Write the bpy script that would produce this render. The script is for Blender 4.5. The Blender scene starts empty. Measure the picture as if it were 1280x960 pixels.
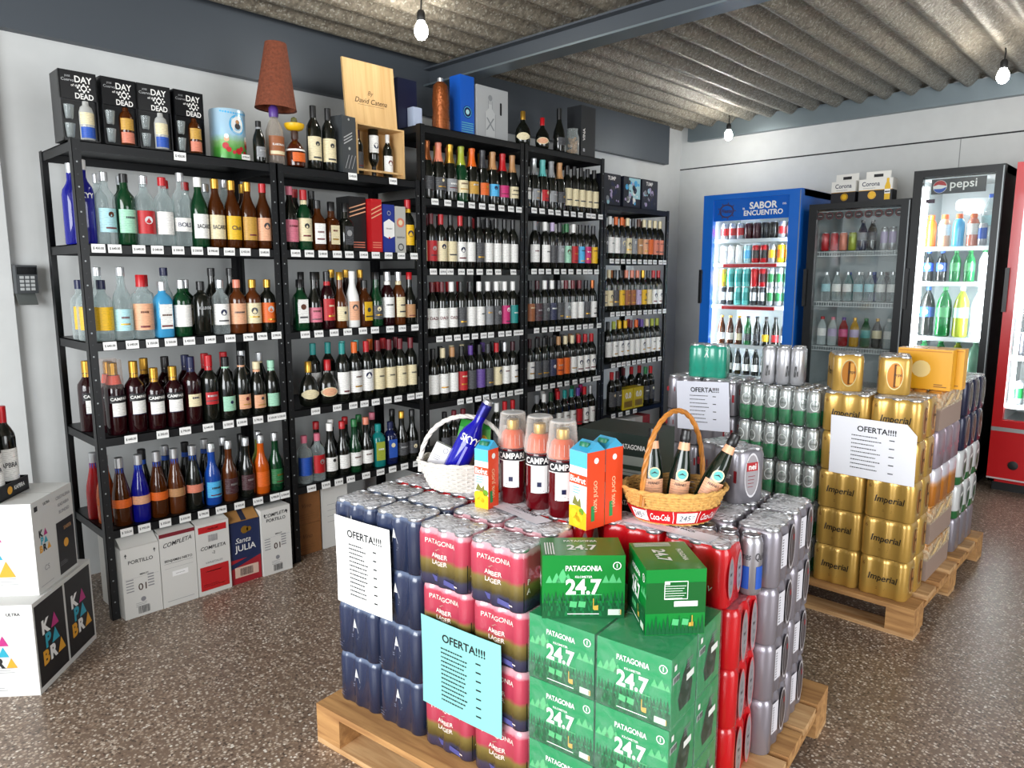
import bpy, math, random
from mathutils import Vector, Matrix
random.seed(11)
R = math.radians
PI = math.pi
SC = bpy.context.scene
COL = SC.collection

# ------------------------------------------------------------------ camera, world, light, exposure
cam_d = bpy.data.cameras.new('camera')
cam_d.sensor_width = 36.0
cam_d.sensor_fit = 'HORIZONTAL'
cam_d.lens = 900.0 / 1280.0 * 36.0
cam_d.clip_start = 0.02
cam = bpy.data.objects.new('camera', cam_d)
COL.objects.link(cam)
cam.location = (0.0, 0.0, 1.37)
cam.rotation_euler = (R(90 - 8.531), 0.0, R(43.711))
SC.camera = cam

SC.view_settings.view_transform = 'Standard'
SC.view_settings.look = 'None'
SC.view_settings.gamma = 1.0
SC.view_settings.use_curve_mapping = False
SC.view_settings.exposure = 0.18
SC.cycles.use_denoising = True
SC.cycles.max_bounces = 8
SC.cycles.transparent_max_bounces = 24
SC.cycles.caustics_reflective = False
SC.cycles.caustics_refractive = False
SC.cycles.sample_clamp_indirect = 6.0

W = bpy.data.worlds.new('daylight')
SC.world = W
W.use_nodes = True
W.node_tree.nodes['Background'].inputs['Color'].default_value = (0.80, 0.90, 1.0, 1)
W.node_tree.nodes['Background'].inputs['Strength'].default_value = 1.2


def area_light(name, loc, rot, sx, sy, power, color=(1, 1, 1)):
    d = bpy.data.lights.new(name, 'AREA')
    d.shape = 'RECTANGLE'
    d.size, d.size_y, d.energy, d.color = sx, sy, power, color
    o = bpy.data.objects.new(name, d)
    o.location, o.rotation_euler = loc, rot
    COL.objects.link(o)
    return o


# daylight that enters through the open shop front behind the camera
area_light('shopfront_daylight', (-0.5, -2.3, 1.65), (R(84), 0, 0), 3.2, 1.8, 230, (0.97, 0.99, 1.0))
# unseen area light near the right-hand wall, aimed at the racks
area_light('side_area_light', (2.9, 1.6, 1.4), (R(88), 0, R(90)), 2.4, 2.2, 110, (0.95, 0.98, 1.0))

# ------------------------------------------------------------------ colours and materials
PAL = {
    'white': 'efeeea', 'cream': 'e2d5ae', 'silver': 'c4c6c8', 'grey': '8b8d90', 'charcoal': '37383c', 'black': '0d0d0f',
    'red': 'b5121b', 'dark red': '650f1c', 'maroon': '3a0d18', 'pink': 'd67388', 'magenta': 'c4246f', 'orange': 'db6215',
    'gold': 'c2953a', 'bronze': '9c5c34', 'yellow': 'e5b514', 'green': '156a33', 'dark green': '0e3a20', 'teal': '1a8a86',
    'turquoise': '62b7b3', 'pale blue': 'a9d5dc', 'blue': '1c4fae', 'cobalt': '13168f', 'navy': '121a42', 'purple': '57388a',
    'lilac': 'b6a6c8', 'brown': '54290f', 'amber': '4a2206', 'salmon': 'd67f66', 'tan': 'b6875a', 'mint': '9cd0b4',
    'lime': '9aa632', 'sky blue': '4db0e3', 'peach': 'e2a883', 'clear': 'dfe8e8', 'dark': '0c0d0a',
}
METALLIC = {'gold', 'silver', 'bronze'}


def lin(hexs, k=1.0):
    out = []
    for i in (0, 2, 4):
        c = int(hexs[i:i + 2], 16) / 255.0
        out.append((c / 12.92 if c <= 0.04045 else ((c + 0.055) / 1.055) ** 2.4) * k)
    return (out[0], out[1], out[2], 1.0)


def rgb(c):
    if isinstance(c, tuple):
        return c if len(c) == 4 else c + (1.0,)
    return lin(PAL.get(c, c))


_M = {}


def _new(name):
    m = bpy.data.materials.new(name)
    m.use_nodes = True
    nt = m.node_tree
    return m, nt, nt.nodes['Principled BSDF']


def S(color, rough=0.5, metal=0.0, spec=0.5, bump=0.0, bscale=60.0, coat=0.0, vary=0.0):
    """plain surface; bump and vary add a procedural noise relief and tone"""
    key = ('S', str(color), rough, metal, spec, bump, bscale, coat, vary)
    if key in _M:
        return _M[key]
    m, nt, b = _new('surface')
    b.inputs['Base Color'].default_value = rgb(color)
    b.inputs['Roughness'].default_value = rough
    b.inputs['Metallic'].default_value = metal
    b.inputs['Specular IOR Level'].default_value = spec
    b.inputs['Coat Weight'].default_value = coat
    b.inputs['Coat Roughness'].default_value = 0.06
    if bump or vary:
        tc = nt.nodes.new('ShaderNodeTexCoord')
        nz = nt.nodes.new('ShaderNodeTexNoise')
        nz.inputs['Scale'].default_value = bscale
        nz.inputs['Detail'].default_value = 4
        nt.links.new(tc.outputs['Object'], nz.inputs['Vector'])
        if bump:
            bp = nt.nodes.new('ShaderNodeBump')
            bp.inputs['Strength'].default_value = bump
            bp.inputs['Distance'].default_value = 0.01
            nt.links.new(nz.outputs['Fac'], bp.inputs['Height'])
            nt.links.new(bp.outputs['Normal'], b.inputs['Normal'])
        if vary:
            rp = nt.nodes.new('ShaderNodeValToRGB')
            c = rgb(color)
            rp.color_ramp.elements[0].position = 0.3
            rp.color_ramp.elements[1].position = 0.7
            rp.color_ramp.elements[0].color = (c[0] * (1 - vary), c[1] * (1 - vary), c[2] * (1 - vary), 1)
            rp.color_ramp.elements[1].color = tuple(min(1, x * (1 + vary)) for x in c[:3]) + (1,)
            nt.links.new(nz.outputs['Fac'], rp.inputs['Fac'])
            nt.links.new(rp.outputs['Color'], b.inputs['Base Color'])
    _M[key] = m
    return m


def C(name, rough=0.42):
    """palette colour, metal foil where the name is a metal"""
    if name in METALLIC:
        return S(name, 0.32, 0.75)
    return S(name, rough)


def G(color, opacity=0.35, rough=0.05, edge=0.6):
    """see-through glass or plastic of a tint; opacity is how much of it is body colour"""
    key = ('G', str(color), opacity, rough, edge)
    if key in _M:
        return _M[key]
    m, nt, b = _new('glass')
    c = rgb(color)
    b.inputs['Base Color'].default_value = c
    b.inputs['Roughness'].default_value = rough
    b.inputs['Specular IOR Level'].default_value = 0.6
    tr = nt.nodes.new('ShaderNodeBsdfTransparent')
    tr.inputs['Color'].default_value = (0.35 + 0.65 * c[0], 0.35 + 0.65 * c[1], 0.35 + 0.65 * c[2], 1)
    mx = nt.nodes.new('ShaderNodeMixShader')
    lw = nt.nodes.new('ShaderNodeLayerWeight')
    lw.inputs['Blend'].default_value = 0.35
    ad = nt.nodes.new('ShaderNodeMath')
    ad.operation = 'MULTIPLY_ADD'
    ad.inputs[1].default_value = edge
    ad.inputs[2].default_value = opacity
    ad.use_clamp = True
    nt.links.new(lw.outputs['Facing'], ad.inputs[0])
    nt.links.new(ad.outputs[0], mx.inputs[0])
    nt.links.new(tr.outputs[0], mx.inputs[1])
    nt.links.new(b.outputs[0], mx.inputs[2])
    nt.links.new(mx.outputs[0], nt.nodes['Material Output'].inputs['Surface'])
    _M[key] = m
    return m


def door_glass(fac):
    """clean pane: mostly clear with mirror-like glints"""
    key = ('door', fac)
    if key in _M:
        return _M[key]
    m, nt, b = _new('door_glass')
    gl = nt.nodes.new('ShaderNodeBsdfGlossy')
    gl.inputs['Roughness'].default_value = 0.05
    tr = nt.nodes.new('ShaderNodeBsdfTransparent')
    tr.inputs['Color'].default_value = (.95, .97, .97, 1)
    mx = nt.nodes.new('ShaderNodeMixShader')
    mx.inputs[0].default_value = fac
    nt.links.new(tr.outputs[0], mx.inputs[1])
    nt.links.new(gl.outputs[0], mx.inputs[2])
    nt.links.new(mx.outputs[0], nt.nodes['Material Output'].inputs['Surface'])
    nt.nodes.remove(b)
    _M[key] = m
    return m


def film_mat(tint=(0.9, 0.92, 0.93), fac=0.16, scale=35.0):
    """crinkled clear shrink film"""
    key = ('film', tint, fac, scale)
    if key in _M:
        return _M[key]
    m, nt, b = _new('shrink_film')
    b.inputs['Base Color'].default_value = tint + (1,)
    b.inputs['Roughness'].default_value = 0.16
    b.inputs['Specular IOR Level'].default_value = 0.7
    tc = nt.nodes.new('ShaderNodeTexCoord')
    nz = nt.nodes.new('ShaderNodeTexNoise')
    nz.inputs['Scale'].default_value = scale
    nz.inputs['Detail'].default_value = 3
    nz.inputs['Distortion'].default_value = 1.5
    nt.links.new(tc.outputs['Object'], nz.inputs['Vector'])
    bp = nt.nodes.new('ShaderNodeBump')
    bp.inputs['Strength'].default_value = 0.8
    bp.inputs['Distance'].default_value = 0.008
    nt.links.new(nz.outputs['Fac'], bp.inputs['Height'])
    nt.links.new(bp.outputs['Normal'], b.inputs['Normal'])
    tr = nt.nodes.new('ShaderNodeBsdfTransparent')
    mx = nt.nodes.new('ShaderNodeMixShader')
    rp = nt.nodes.new('ShaderNodeMapRange')
    rp.inputs['From Min'].default_value = 0.35
    rp.inputs['From Max'].default_value = 0.75
    rp.inputs['To Min'].default_value = fac * 0.5
    rp.inputs['To Max'].default_value = fac * 2.0
    nt.links.new(nz.outputs['Fac'], rp.inputs['Value'])
    nt.links.new(rp.outputs[0], mx.inputs[0])
    nt.links.new(tr.outputs[0], mx.inputs[1])
    nt.links.new(b.outputs[0], mx.inputs[2])
    nt.links.new(mx.outputs[0], nt.nodes['Material Output'].inputs['Surface'])
    _M[key] = m
    return m


def LB(color, ink=0.36, scale=1.0):
    """printed paper label: palette colour with broken rows of small print"""
    key = ('LB', color, ink, scale)
    if key in _M:
        return _M[key]
    m, nt, b = _new('label_paper')
    c = rgb(color)
    b.inputs['Roughness'].default_value = 0.5
    tc = nt.nodes.new('ShaderNodeTexCoord')
    mp = nt.nodes.new('ShaderNodeMapping')
    mp.inputs['Scale'].default_value = (90 * scale, 90 * scale, 190 * scale)
    nz = nt.nodes.new('ShaderNodeTexNoise')
    nz.inputs['Scale'].default_value = 1.0
    nz.inputs['Detail'].default_value = 1
    nt.links.new(tc.outputs['Object'], mp.inputs['Vector'])
    nt.links.new(mp.outputs[0], nz.inputs['Vector'])
    sx = nt.nodes.new('ShaderNodeSeparateXYZ')
    nt.links.new(tc.outputs['Object'], sx.inputs[0])
    wv = nt.nodes.new('ShaderNodeMath')
    wv.operation = 'SINE'
    sc_ = nt.nodes.new('ShaderNodeMath')
    sc_.operation = 'MULTIPLY'
    sc_.inputs[1].default_value = 950 * scale
    nt.links.new(sx.outputs['Z'], sc_.inputs[0])
    nt.links.new(sc_.outputs[0], wv.inputs[0])
    ml = nt.nodes.new('ShaderNodeMath')
    ml.operation = 'MULTIPLY'
    nt.links.new(wv.outputs[0], ml.inputs[0])
    nt.links.new(nz.outputs['Fac'], ml.inputs[1])
    rp = nt.nodes.new('ShaderNodeValToRGB')
    rp.color_ramp.elements[0].position = 0.36
    rp.color_ramp.elements[1].position = 0.44
    dark = sum(c[:3]) < 0.45
    k = (1 - ink)
    ic = (c[0] * k, c[1] * k, c[2] * k, 1) if not dark else tuple(x + (0.6 - x) * ink * 0.5 for x in c[:3]) + (1,)
    rp.color_ramp.elements[0].color = c
    rp.color_ramp.elements[1].color = ic
    nt.links.new(ml.outputs[0], rp.inputs['Fac'])
    nt.links.new(rp.outputs['Color'], b.inputs['Base Color'])
    _M[key] = m
    return m


def ramp_z(stops, rough=0.3, metal=0.0, wob=0.0, coat=0.3):
    """print whose colour changes with height on the object; stops are (metres, colour)"""
    key = ('RZ', str(stops), rough, metal, wob)
    if key in _M:
        return _M[key]
    m, nt, b = _new('printed_film')
    b.inputs['Roughness'].default_value = rough
    b.inputs['Metallic'].default_value = metal
    b.inputs['Coat Weight'].default_value = coat
    tc = nt.nodes.new('ShaderNodeTexCoord')
    sx = nt.nodes.new('ShaderNodeSeparateXYZ')
    nt.links.new(tc.outputs['Object'], sx.inputs[0])
    src = sx.outputs['Z']
    if wob:
        nz = nt.nodes.new('ShaderNodeTexNoise')
        nz.inputs['Scale'].default_value = 70
        nz.inputs['Detail'].default_value = 3
        nt.links.new(tc.outputs['Object'], nz.inputs['Vector'])
        ma = nt.nodes.new('ShaderNodeMath')
        ma.operation = 'MULTIPLY_ADD'
        ma.inputs[1].default_value = wob
        nt.links.new(nz.outputs['Fac'], ma.inputs[0])
        nt.links.new(src, ma.inputs[2])
        src = ma.outputs[0]
    h = stops[-1][0]
    dv = nt.nodes.new('ShaderNodeMath')
    dv.operation = 'DIVIDE'
    dv.inputs[1].default_value = h
    nt.links.new(src, dv.inputs[0])
    rp = nt.nodes.new('ShaderNodeValToRGB')
    els = rp.color_ramp.elements
    while len(els) < len(stops):
        els.new(0.5)
    for e, (z, c) in zip(els, stops):
        e.position = z / h
        e.color = rgb(c)
    nt.links.new(dv.outputs[0], rp.inputs['Fac'])
    nt.links.new(rp.outputs['Color'], b.inputs['Base Color'])
    _M[key] = m
    return m


def EM(color, strength):
    key = ('EM', str(color), strength)
    if key in _M:
        return _M[key]
    m, nt, b = _new('lamp_glow')
    b.inputs['Base Color'].default_value = (0, 0, 0, 1)
    b.inputs['Emission Color'].default_value = rgb(color)
    b.inputs['Emission Strength'].default_value = strength
    _M[key] = m
    return m


def wood_mat(c0, c1, scale=14.0, stretch=(0.5, 5.0, 5.0)):
    key = ('wood', c0, c1, scale, stretch)
    if key in _M:
        return _M[key]
    m, nt, b = _new('sawn_wood')
    b.inputs['Roughness'].default_value = 0.75
    tc = nt.nodes.new('ShaderNodeTexCoord')
    mp = nt.nodes.new('ShaderNodeMapping')
    mp.inputs['Scale'].default_value = stretch
    nz = nt.nodes.new('ShaderNodeTexNoise')
    nz.inputs['Scale'].default_value = scale
    nz.inputs['Detail'].default_value = 6
    nz.inputs['Distortion'].default_value = 0.6
    nt.links.new(tc.outputs['Object'], mp.inputs[0])
    nt.links.new(mp.outputs[0], nz.inputs['Vector'])
    rp = nt.nodes.new('ShaderNodeValToRGB')
    rp.color_ramp.elements[0].position = 0.3
    rp.color_ramp.elements[1].position = 0.72
    rp.color_ramp.elements[0].color = lin(c0)
    rp.color_ramp.elements[1].color = lin(c1)
    nt.links.new(nz.outputs['Fac'], rp.inputs[0])
    nt.links.new(rp.outputs[0], b.inputs['Base Color'])
    bp = nt.nodes.new('ShaderNodeBump')
    bp.inputs['Strength'].default_value = 0.25
    bp.inputs['Distance'].default_value = 0.004
    nt.links.new(nz.outputs['Fac'], bp.inputs['Height'])
    nt.links.new(bp.outputs[0], b.inputs['Normal'])
    _M[key] = m
    return m


# ------------------------------------------------------------------ mesh building
_TXT = {}


def text_geo(s, bold=0.0, shear=0.0):
    """outline letters of a string, 1 unit cap size, centred: (verts, faces)"""
    key = (s, bold, shear)
    if key in _TXT:
        return _TXT[key]
    cu = bpy.data.curves.new('lettering', 'FONT')
    cu.body = s
    cu.size = 1.0
    cu.align_x = 'CENTER'
    cu.align_y = 'CENTER'
    cu.offset = bold
    cu.shear = shear
    cu.resolution_u = 3
    ob = bpy.data.objects.new('lettering', cu)
    me = bpy.data.meshes.new_from_object(ob)
    vs = [(v.co.x, v.co.y) for v in me.vertices]
    if bold and vs:                                                # offset outlines can spike at sharp corners: fall back to plain
        pl = text_geo(s, 0.0, shear)
        if max(v[0] for v in vs) - min(v[0] for v in vs) > pl[2] + 4 * bold + .03 or max(v[1] for v in vs) - min(v[1] for v in vs) > pl[3] + 4 * bold + .03:
            vs, fs_ = pl[0], pl[1]
            bpy.data.objects.remove(ob); bpy.data.meshes.remove(me); bpy.data.curves.remove(cu)
            _TXT[key] = pl
            return pl
    fs = [tuple(p.vertices) for p in me.polygons]
    bpy.data.objects.remove(ob)
    bpy.data.meshes.remove(me)
    bpy.data.curves.remove(cu)
    if vs:
        x0, x1 = min(v[0] for v in vs), max(v[0] for v in vs)
        y0, y1 = min(v[1] for v in vs), max(v[1] for v in vs)
        vs = [(x - (x0 + x1) / 2, y - (y0 + y1) / 2) for x, y in vs]
    _TXT[key] = (vs, fs, (x1 - x0) if vs else 0, (y1 - y0) if vs else 0)
    return _TXT[key]


class MB:
    """collects faces and builds ONE mesh"""

    def __init__(s):
        s.v, s.f, s.m, s.mats = [], [], [], []

    def mi(s, mat):
        if mat not in s.mats:
            s.mats.append(mat)
        return s.mats.index(mat)

    def add(s, vs, fs, mat):
        o, k = len(s.v), s.mi(mat)
        s.v.extend(tuple(v) for v in vs)
        for f in fs:
            s.f.append(tuple(i + o for i in f))
            s.m.append(k)

    def box(s, x0, x1, y0, y1, z0, z1, mat, T=None):
        vs = [(x, y, z) for z in (z0, z1) for y in (y0, y1) for x in (x0, x1)]
        if T is not None:
            vs = [tuple(T @ Vector(v)) for v in vs]
        s.add(vs, [(0, 2, 3, 1), (4, 5, 7, 6), (0, 1, 5, 4), (2, 6, 7, 3), (0, 4, 6, 2), (1, 3, 7, 5)], mat)

    def quad(s, a, b, c, d, mat):
        s.add([a, b, c, d], [(0, 1, 2, 3)], mat)

    def lathe(s, prof, mat, seg=16, n=2.0, sy=1.0, T=None, caps=True):
        """profile [(r, z)] or [(r, z, exponent)]; n > 2 squares the section, sy flattens it"""
        vs, fs = [], []
        for p in prof:
            r, z = p[0], p[1]
            e = p[2] if len(p) > 2 else n
            for k in range(seg):
                a = 2 * PI * (k + 0.5) / seg
                ca, sa = math.cos(a), math.sin(a)
                q = 1.0 if e == 2 else (abs(ca) ** e + abs(sa) ** e) ** (-1.0 / e)
                vs.append((r * q * ca, r * q * sa * sy, z))
        for i in range(len(prof) - 1):
            for k in range(seg):
                a, b = i * seg + k, i * seg + (k + 1) % seg
                fs.append((a, b, b + seg, a + seg))
        if caps:
            fs.append(tuple(range(seg - 1, -1, -1)))
            o = (len(prof) - 1) * seg
            fs.append(tuple(range(o, o + seg)))
        if T is not None:
            vs = [tuple(T @ Vector(v)) for v in vs]
        s.add(vs, fs, mat)

    def tube(s, pts, r, mat, seg=6, closed=False):
        pts = [Vector(p) for p in pts]
        n = len(pts)
        vs, fs = [], []
        up = Vector((0.13, 0.31, 0.94))
        for i, p in enumerate(pts):
            if closed:
                t = pts[(i + 1) % n] - pts[i - 1]
            else:
                t = pts[min(i + 1, n - 1)] - pts[max(i - 1, 0)]
            t.normalize()
            a = t.cross(up)
            if a.length < 1e-3:
                a = t.cross(Vector((1, 0, 0)))
            a.normalize()
            b = t.cross(a)
            for k in range(seg):
                w = 2 * PI * k / seg
                vs.append(tuple(p + (a * math.cos(w) + b * math.sin(w)) * r))
        for i in range(n if closed else n - 1):
            for k in range(seg):
                k2, j = (k + 1) % seg, (i + 1) % n
                fs.append((i * seg + k, i * seg + k2, j * seg + k2, j * seg + k))
        if not closed:
            fs.append(tuple(range(seg - 1, -1, -1)))
            fs.append(tuple(range((n - 1) * seg, n * seg)))
        s.add(vs, fs, mat)

    def band(s, r, z0, z1, a0, a1, mat, seg=8, sy=1.0, n=2.0, r1=None):
        """curved label on a lathe, centred on angle 0 (+X)"""
        vs, fs = [], []
        for z, rr in ((z0, r), (z1, r if r1 is None else r1)):
            for k in range(seg + 1):
                a = a0 + (a1 - a0) * k / seg
                ca, sa = math.cos(a), math.sin(a)
                q = 1.0 if n == 2 else (abs(ca) ** n + abs(sa) ** n) ** (-1.0 / n)
                vs.append((rr * q * ca, rr * q * sa * sy, z))
        for k in range(seg):
            fs.append((k, k + 1, k + 2 + seg, k + 1 + seg))
        s.add(vs, fs, mat)

    def text(s, string, size, fn, mat, bold=0.0, shear=0.0, fit=None, cx=0.0, cy=0.0, sx=1.0):
        """letters through fn(x, y) -> 3-D point; fit limits the width"""
        vs, fs, w, h = text_geo(string, bold, shear)
        k = size
        kx = size * sx
        if fit and w * kx > fit:
            kx = fit / w
        s.add([fn(cx + x * kx, cy + y * k) for x, y in vs], fs, mat)

    def poly(s, pts, fn, mat):
        s.add([fn(x, y) for x, y in pts], [tuple(range(len(pts)))], mat)

    def disc(s, cx, cy, r, fn, mat, seg=20, sy=1.0):
        s.poly([(cx + r * math.cos(2 * PI * k / seg), cy + r * sy * math.sin(2 * PI * k / seg)) for k in range(seg)], fn, mat)

    def ring(s, cx, cy, r0, r1, fn, mat, seg=24, sy=1.0):
        vs = []
        for rr in (r0, r1):
            for k in range(seg):
                a = 2 * PI * k / seg
                vs.append(fn(cx + rr * math.cos(a), cy + rr * sy * math.sin(a)))
        s.add(vs, [(k, (k + 1) % seg, seg + (k + 1) % seg, seg + k) for k in range(seg)], mat)

    def mesh(s, name, smooth=True, angle=40):
        me = bpy.data.meshes.new(name)
        me.from_pydata(s.v, [], s.f)
        for m in s.mats:
            me.materials.append(m)
        me.polygons.foreach_set('material_index', s.m)
        if smooth:
            me.polygons.foreach_set('use_smooth', [True] * len(s.f))
            me.set_sharp_from_angle(angle=R(angle))
        me.update()
        return me


def link(name, me, parent=None, loc=(0, 0, 0), rot=(0, 0, 0)):
    o = bpy.data.objects.new(name, me)
    COL.objects.link(o)
    o.location, o.rotation_euler = loc, rot
    if parent is not None:
        o.parent = parent
    return o


def tag(o, label, cat, group=None, kind=None):
    o['label'] = label
    o['category'] = cat
    if group:
        o['group'] = group
    if kind:
        o['kind'] = kind
    return o


def thing(name, label, cat, loc=(0, 0, 0), rot=(0, 0, 0), group=None):
    o = bpy.data.objects.new(name, None)
    COL.objects.link(o)
    o.empty_display_size = 0.05
    o.location = loc
    o.rotation_euler = (0, 0, rot) if isinstance(rot, (int, float)) else tuple(rot)
    return tag(o, label, cat, group)


def part(name, mb, parent, label=None, loc=(0, 0, 0), rot=(0, 0, 0), smooth=True):
    o = link(name, mb.mesh(name, smooth) if isinstance(mb, MB) else mb, parent, loc, rot)
    if label:
        o['label'] = label
    return o


def struct(name, mb, label, smooth=False):
    o = link(name, mb.mesh(name, smooth))
    o['kind'] = 'structure'
    o['label'] = label
    o['category'] = name.split('_')[0]
    return o


ORD = ['zeroth', 'first', 'second', 'third', 'fourth', 'fifth', 'sixth', 'seventh', 'eighth', 'ninth', 'tenth', 'eleventh', 'twelfth',
       'thirteenth', 'fourteenth', 'fifteenth', 'sixteenth', 'seventeenth', 'eighteenth', 'nineteenth', 'twentieth']

# ------------------------------------------------------------------ the room
XW, YW, XR, YF = -3.60, 6.00, 3.20, -3.0     # shelf wall, cooler wall, far side wall, open front


def floor_mat():
    m, nt, b = _new('terrazzo')
    b.inputs['Roughness'].default_value = 0.32
    b.inputs['Specular IOR Level'].default_value = 0.45
    tc = nt.nodes.new('ShaderNodeTexCoord')

    def chips(scale, lo, hi):
        v = nt.nodes.new('ShaderNodeTexVoronoi')
        v.inputs['Scale'].default_value = scale
        v.inputs['Randomness'].default_value = 1.0
        nt.links.new(tc.outputs['Object'], v.inputs['Vector'])
        hs = nt.nodes.new('ShaderNodeSeparateColor')
        nt.links.new(v.outputs['Color'], hs.inputs[0])
        d = nt.nodes.new('ShaderNodeMapRange')
        d.inputs['From Min'].default_value = lo
        d.inputs['From Max'].default_value = hi
        d.inputs['To Min'].default_value = 1.0
        d.inputs['To Max'].default_value = 0.0
        nt.links.new(v.outputs['Distance'], d.inputs['Value'])
        return hs, d
    hs, d = chips(120.0, 0.42, 0.62)
    rp = nt.nodes.new('ShaderNodeValToRGB')
    rp.color_ramp.interpolation = 'CONSTANT'
    e = rp.color_ramp.elements
    cols = [(0.0, '52453c'), (0.12, '725f52'), (0.32, '8e7967'), (0.52, 'a3907e'), (0.70, 'b3a292'), (0.85, 'c9bbab'), (0.95, 'e0d7cb')]
    while len(e) < len(cols):
        e.new(0.5)
    for el, (p, c) in zip(e, cols):
        el.position, el.color = p, lin(c)
    nt.links.new(hs.outputs['Red'], rp.inputs['Fac'])
    mx = nt.nodes.new('ShaderNodeMix')
    mx.data_type = 'RGBA'
    nt.links.new(d.outputs[0], mx.inputs['Factor'])
    mx.inputs[6].default_value = lin('786556')
    nt.links.new(rp.outputs[0], mx.inputs[7])
    nz = nt.nodes.new('ShaderNodeTexNoise')
    nz.inputs['Scale'].default_value = 1.1
    nz.inputs['Detail'].default_value = 3
    nt.links.new(tc.outputs['Object'], nz.inputs['Vector'])
    mr = nt.nodes.new('ShaderNodeMapRange')
    mr.inputs['To Min'].default_value = 0.75
    mr.inputs['To Max'].default_value = 1.2
    nt.links.new(nz.outputs['Fac'], mr.inputs['Value'])
    sc = nt.nodes.new('ShaderNodeVectorMath')
    sc.operation = 'SCALE'
    nt.links.new(mx.outputs[2], sc.inputs[0])
    nt.links.new(mr.outputs[0], sc.inputs['Scale'])
    nt.links.new(sc.outputs[0], b.inputs['Base Color'])
    return m


def roof_mat():
    m, nt, b = _new('corrugated_roof')
    tc = nt.nodes.new('ShaderNodeTexCoord')
    nz = nt.nodes.new('ShaderNodeTexNoise')
    nz.inputs['Scale'].default_value = 38
    nz.inputs['Detail'].default_value = 6
    nz.inputs['Roughness'].default_value = 0.7
    nt.links.new(tc.outputs['Object'], nz.inputs['Vector'])
    rp = nt.nodes.new('ShaderNodeValToRGB')
    e = rp.color_ramp.elements
    e[0].position, e[0].color = 0.30, lin('5e564a')
    e[1].position, e[1].color = 0.72, lin('aea593')
    nt.links.new(nz.outputs['Fac'], rp.inputs[0])
    vo = nt.nodes.new('ShaderNodeTexVoronoi')
    vo.inputs['Scale'].default_value = 120
    nt.links.new(tc.outputs['Object'], vo.inputs['Vector'])
    hs = nt.nodes.new('ShaderNodeSeparateColor')
    nt.links.new(vo.outputs['Color'], hs.inputs[0])
    gt = nt.nodes.new('ShaderNodeMath')
    gt.operation = 'GREATER_THAN'
    gt.inputs[1].default_value = 0.89
    nt.links.new(hs.outputs['Green'], gt.inputs[0])
    mx = nt.nodes.new('ShaderNodeMix')
    mx.data_type = 'RGBA'
    nt.links.new(gt.outputs[0], mx.inputs['Factor'])
    nt.links.new(rp.outputs[0], mx.inputs[6])
    mx.inputs[7].default_value = lin('b5b1a4')
    nt.links.new(mx.outputs[2], b.inputs['Base Color'])
    b.inputs['Roughness'].default_value = 0.36
    b.inputs['Metallic'].default_value = 0.35
    bp = nt.nodes.new('ShaderNodeBump')
    bp.inputs['Strength'].default_value = 1.0
    bp.inputs['Distance'].default_value = 0.012
    nt.links.new(nz.outputs['Fac'], bp.inputs['Height'])
    nt.links.new(bp.outputs[0], b.inputs['Normal'])
    return m


WALL = S('c9cbca', 0.75, bump=0.05, bscale=9, vary=0.03)
STEEL = S('50565d', 0.5, 0.4, bump=0.05, bscale=12)
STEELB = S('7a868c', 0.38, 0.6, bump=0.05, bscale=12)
b = MB(); b.box(XW - 0.1, XR, YF, YW + 0.1, -0.08, 0.0, floor_mat())
struct('floor', b, 'dark brown speckled terrazzo floor with a dull shine')
b = MB()
b.box(XW - 0.12, XW, YF, YW + 0.12, 0, 2.75, WALL)
b.box(XW, XW + 0.035, YF, 0.745, 0, 2.34, WALL)                    # thicker panel near the front
struct('wall_left', b, 'pale grey plastered wall behind the black bottle racks')
b = MB()
b.box(XW - 0.12, XR, YW, YW + 0.12, 0, 2.75, WALL)
b.box(-1.36, -1.355, YW - 0.002, YW, 0, 2.325, S('8d8f8f', 0.8))
struct('wall_back', b, 'pale grey panel wall behind the drinks coolers')
b = MB(); b.box(XR, XR + 0.12, YF, YW + 0.12, 0, 2.75, WALL)
struct('wall_right', b, 'pale grey wall on the side away from the racks')
b = MB(); b.box(XW, XR, YW - 0.004, YW, 2.326, 2.336, S('1c1d1f', 0.7))
struct('trim_1', b, 'thin dark joint line across the wall above the coolers')


def corrugated(y0, y1, z, x0=XW, x1=XR, pitch=0.177, amp=0.031, th=0.007):
    mb = MB()
    n = int((x1 - x0) / pitch * 12)
    vs = []
    for y in (y0, y1):
        for k in range(n + 1):
            x = x0 + (x1 - x0) * k / n
            zz = z + amp * math.cos(2 * PI * x / pitch)
            vs.append((x, y, zz))
            vs.append((x, y, zz + th))
    w = 2 * (n + 1)
    fs = []
    for k in range(n):
        a = 2 * k
        fs += [(a, a + 2, w + a + 2, w + a), (a + 1, w + a + 1, w + a + 3, a + 3), (a, a + 1, a + 3, a + 2), (w + a, w + a + 2, w + a + 3, w + a + 1)]
    mb.add(vs, fs, RM)
    return mb


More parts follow.
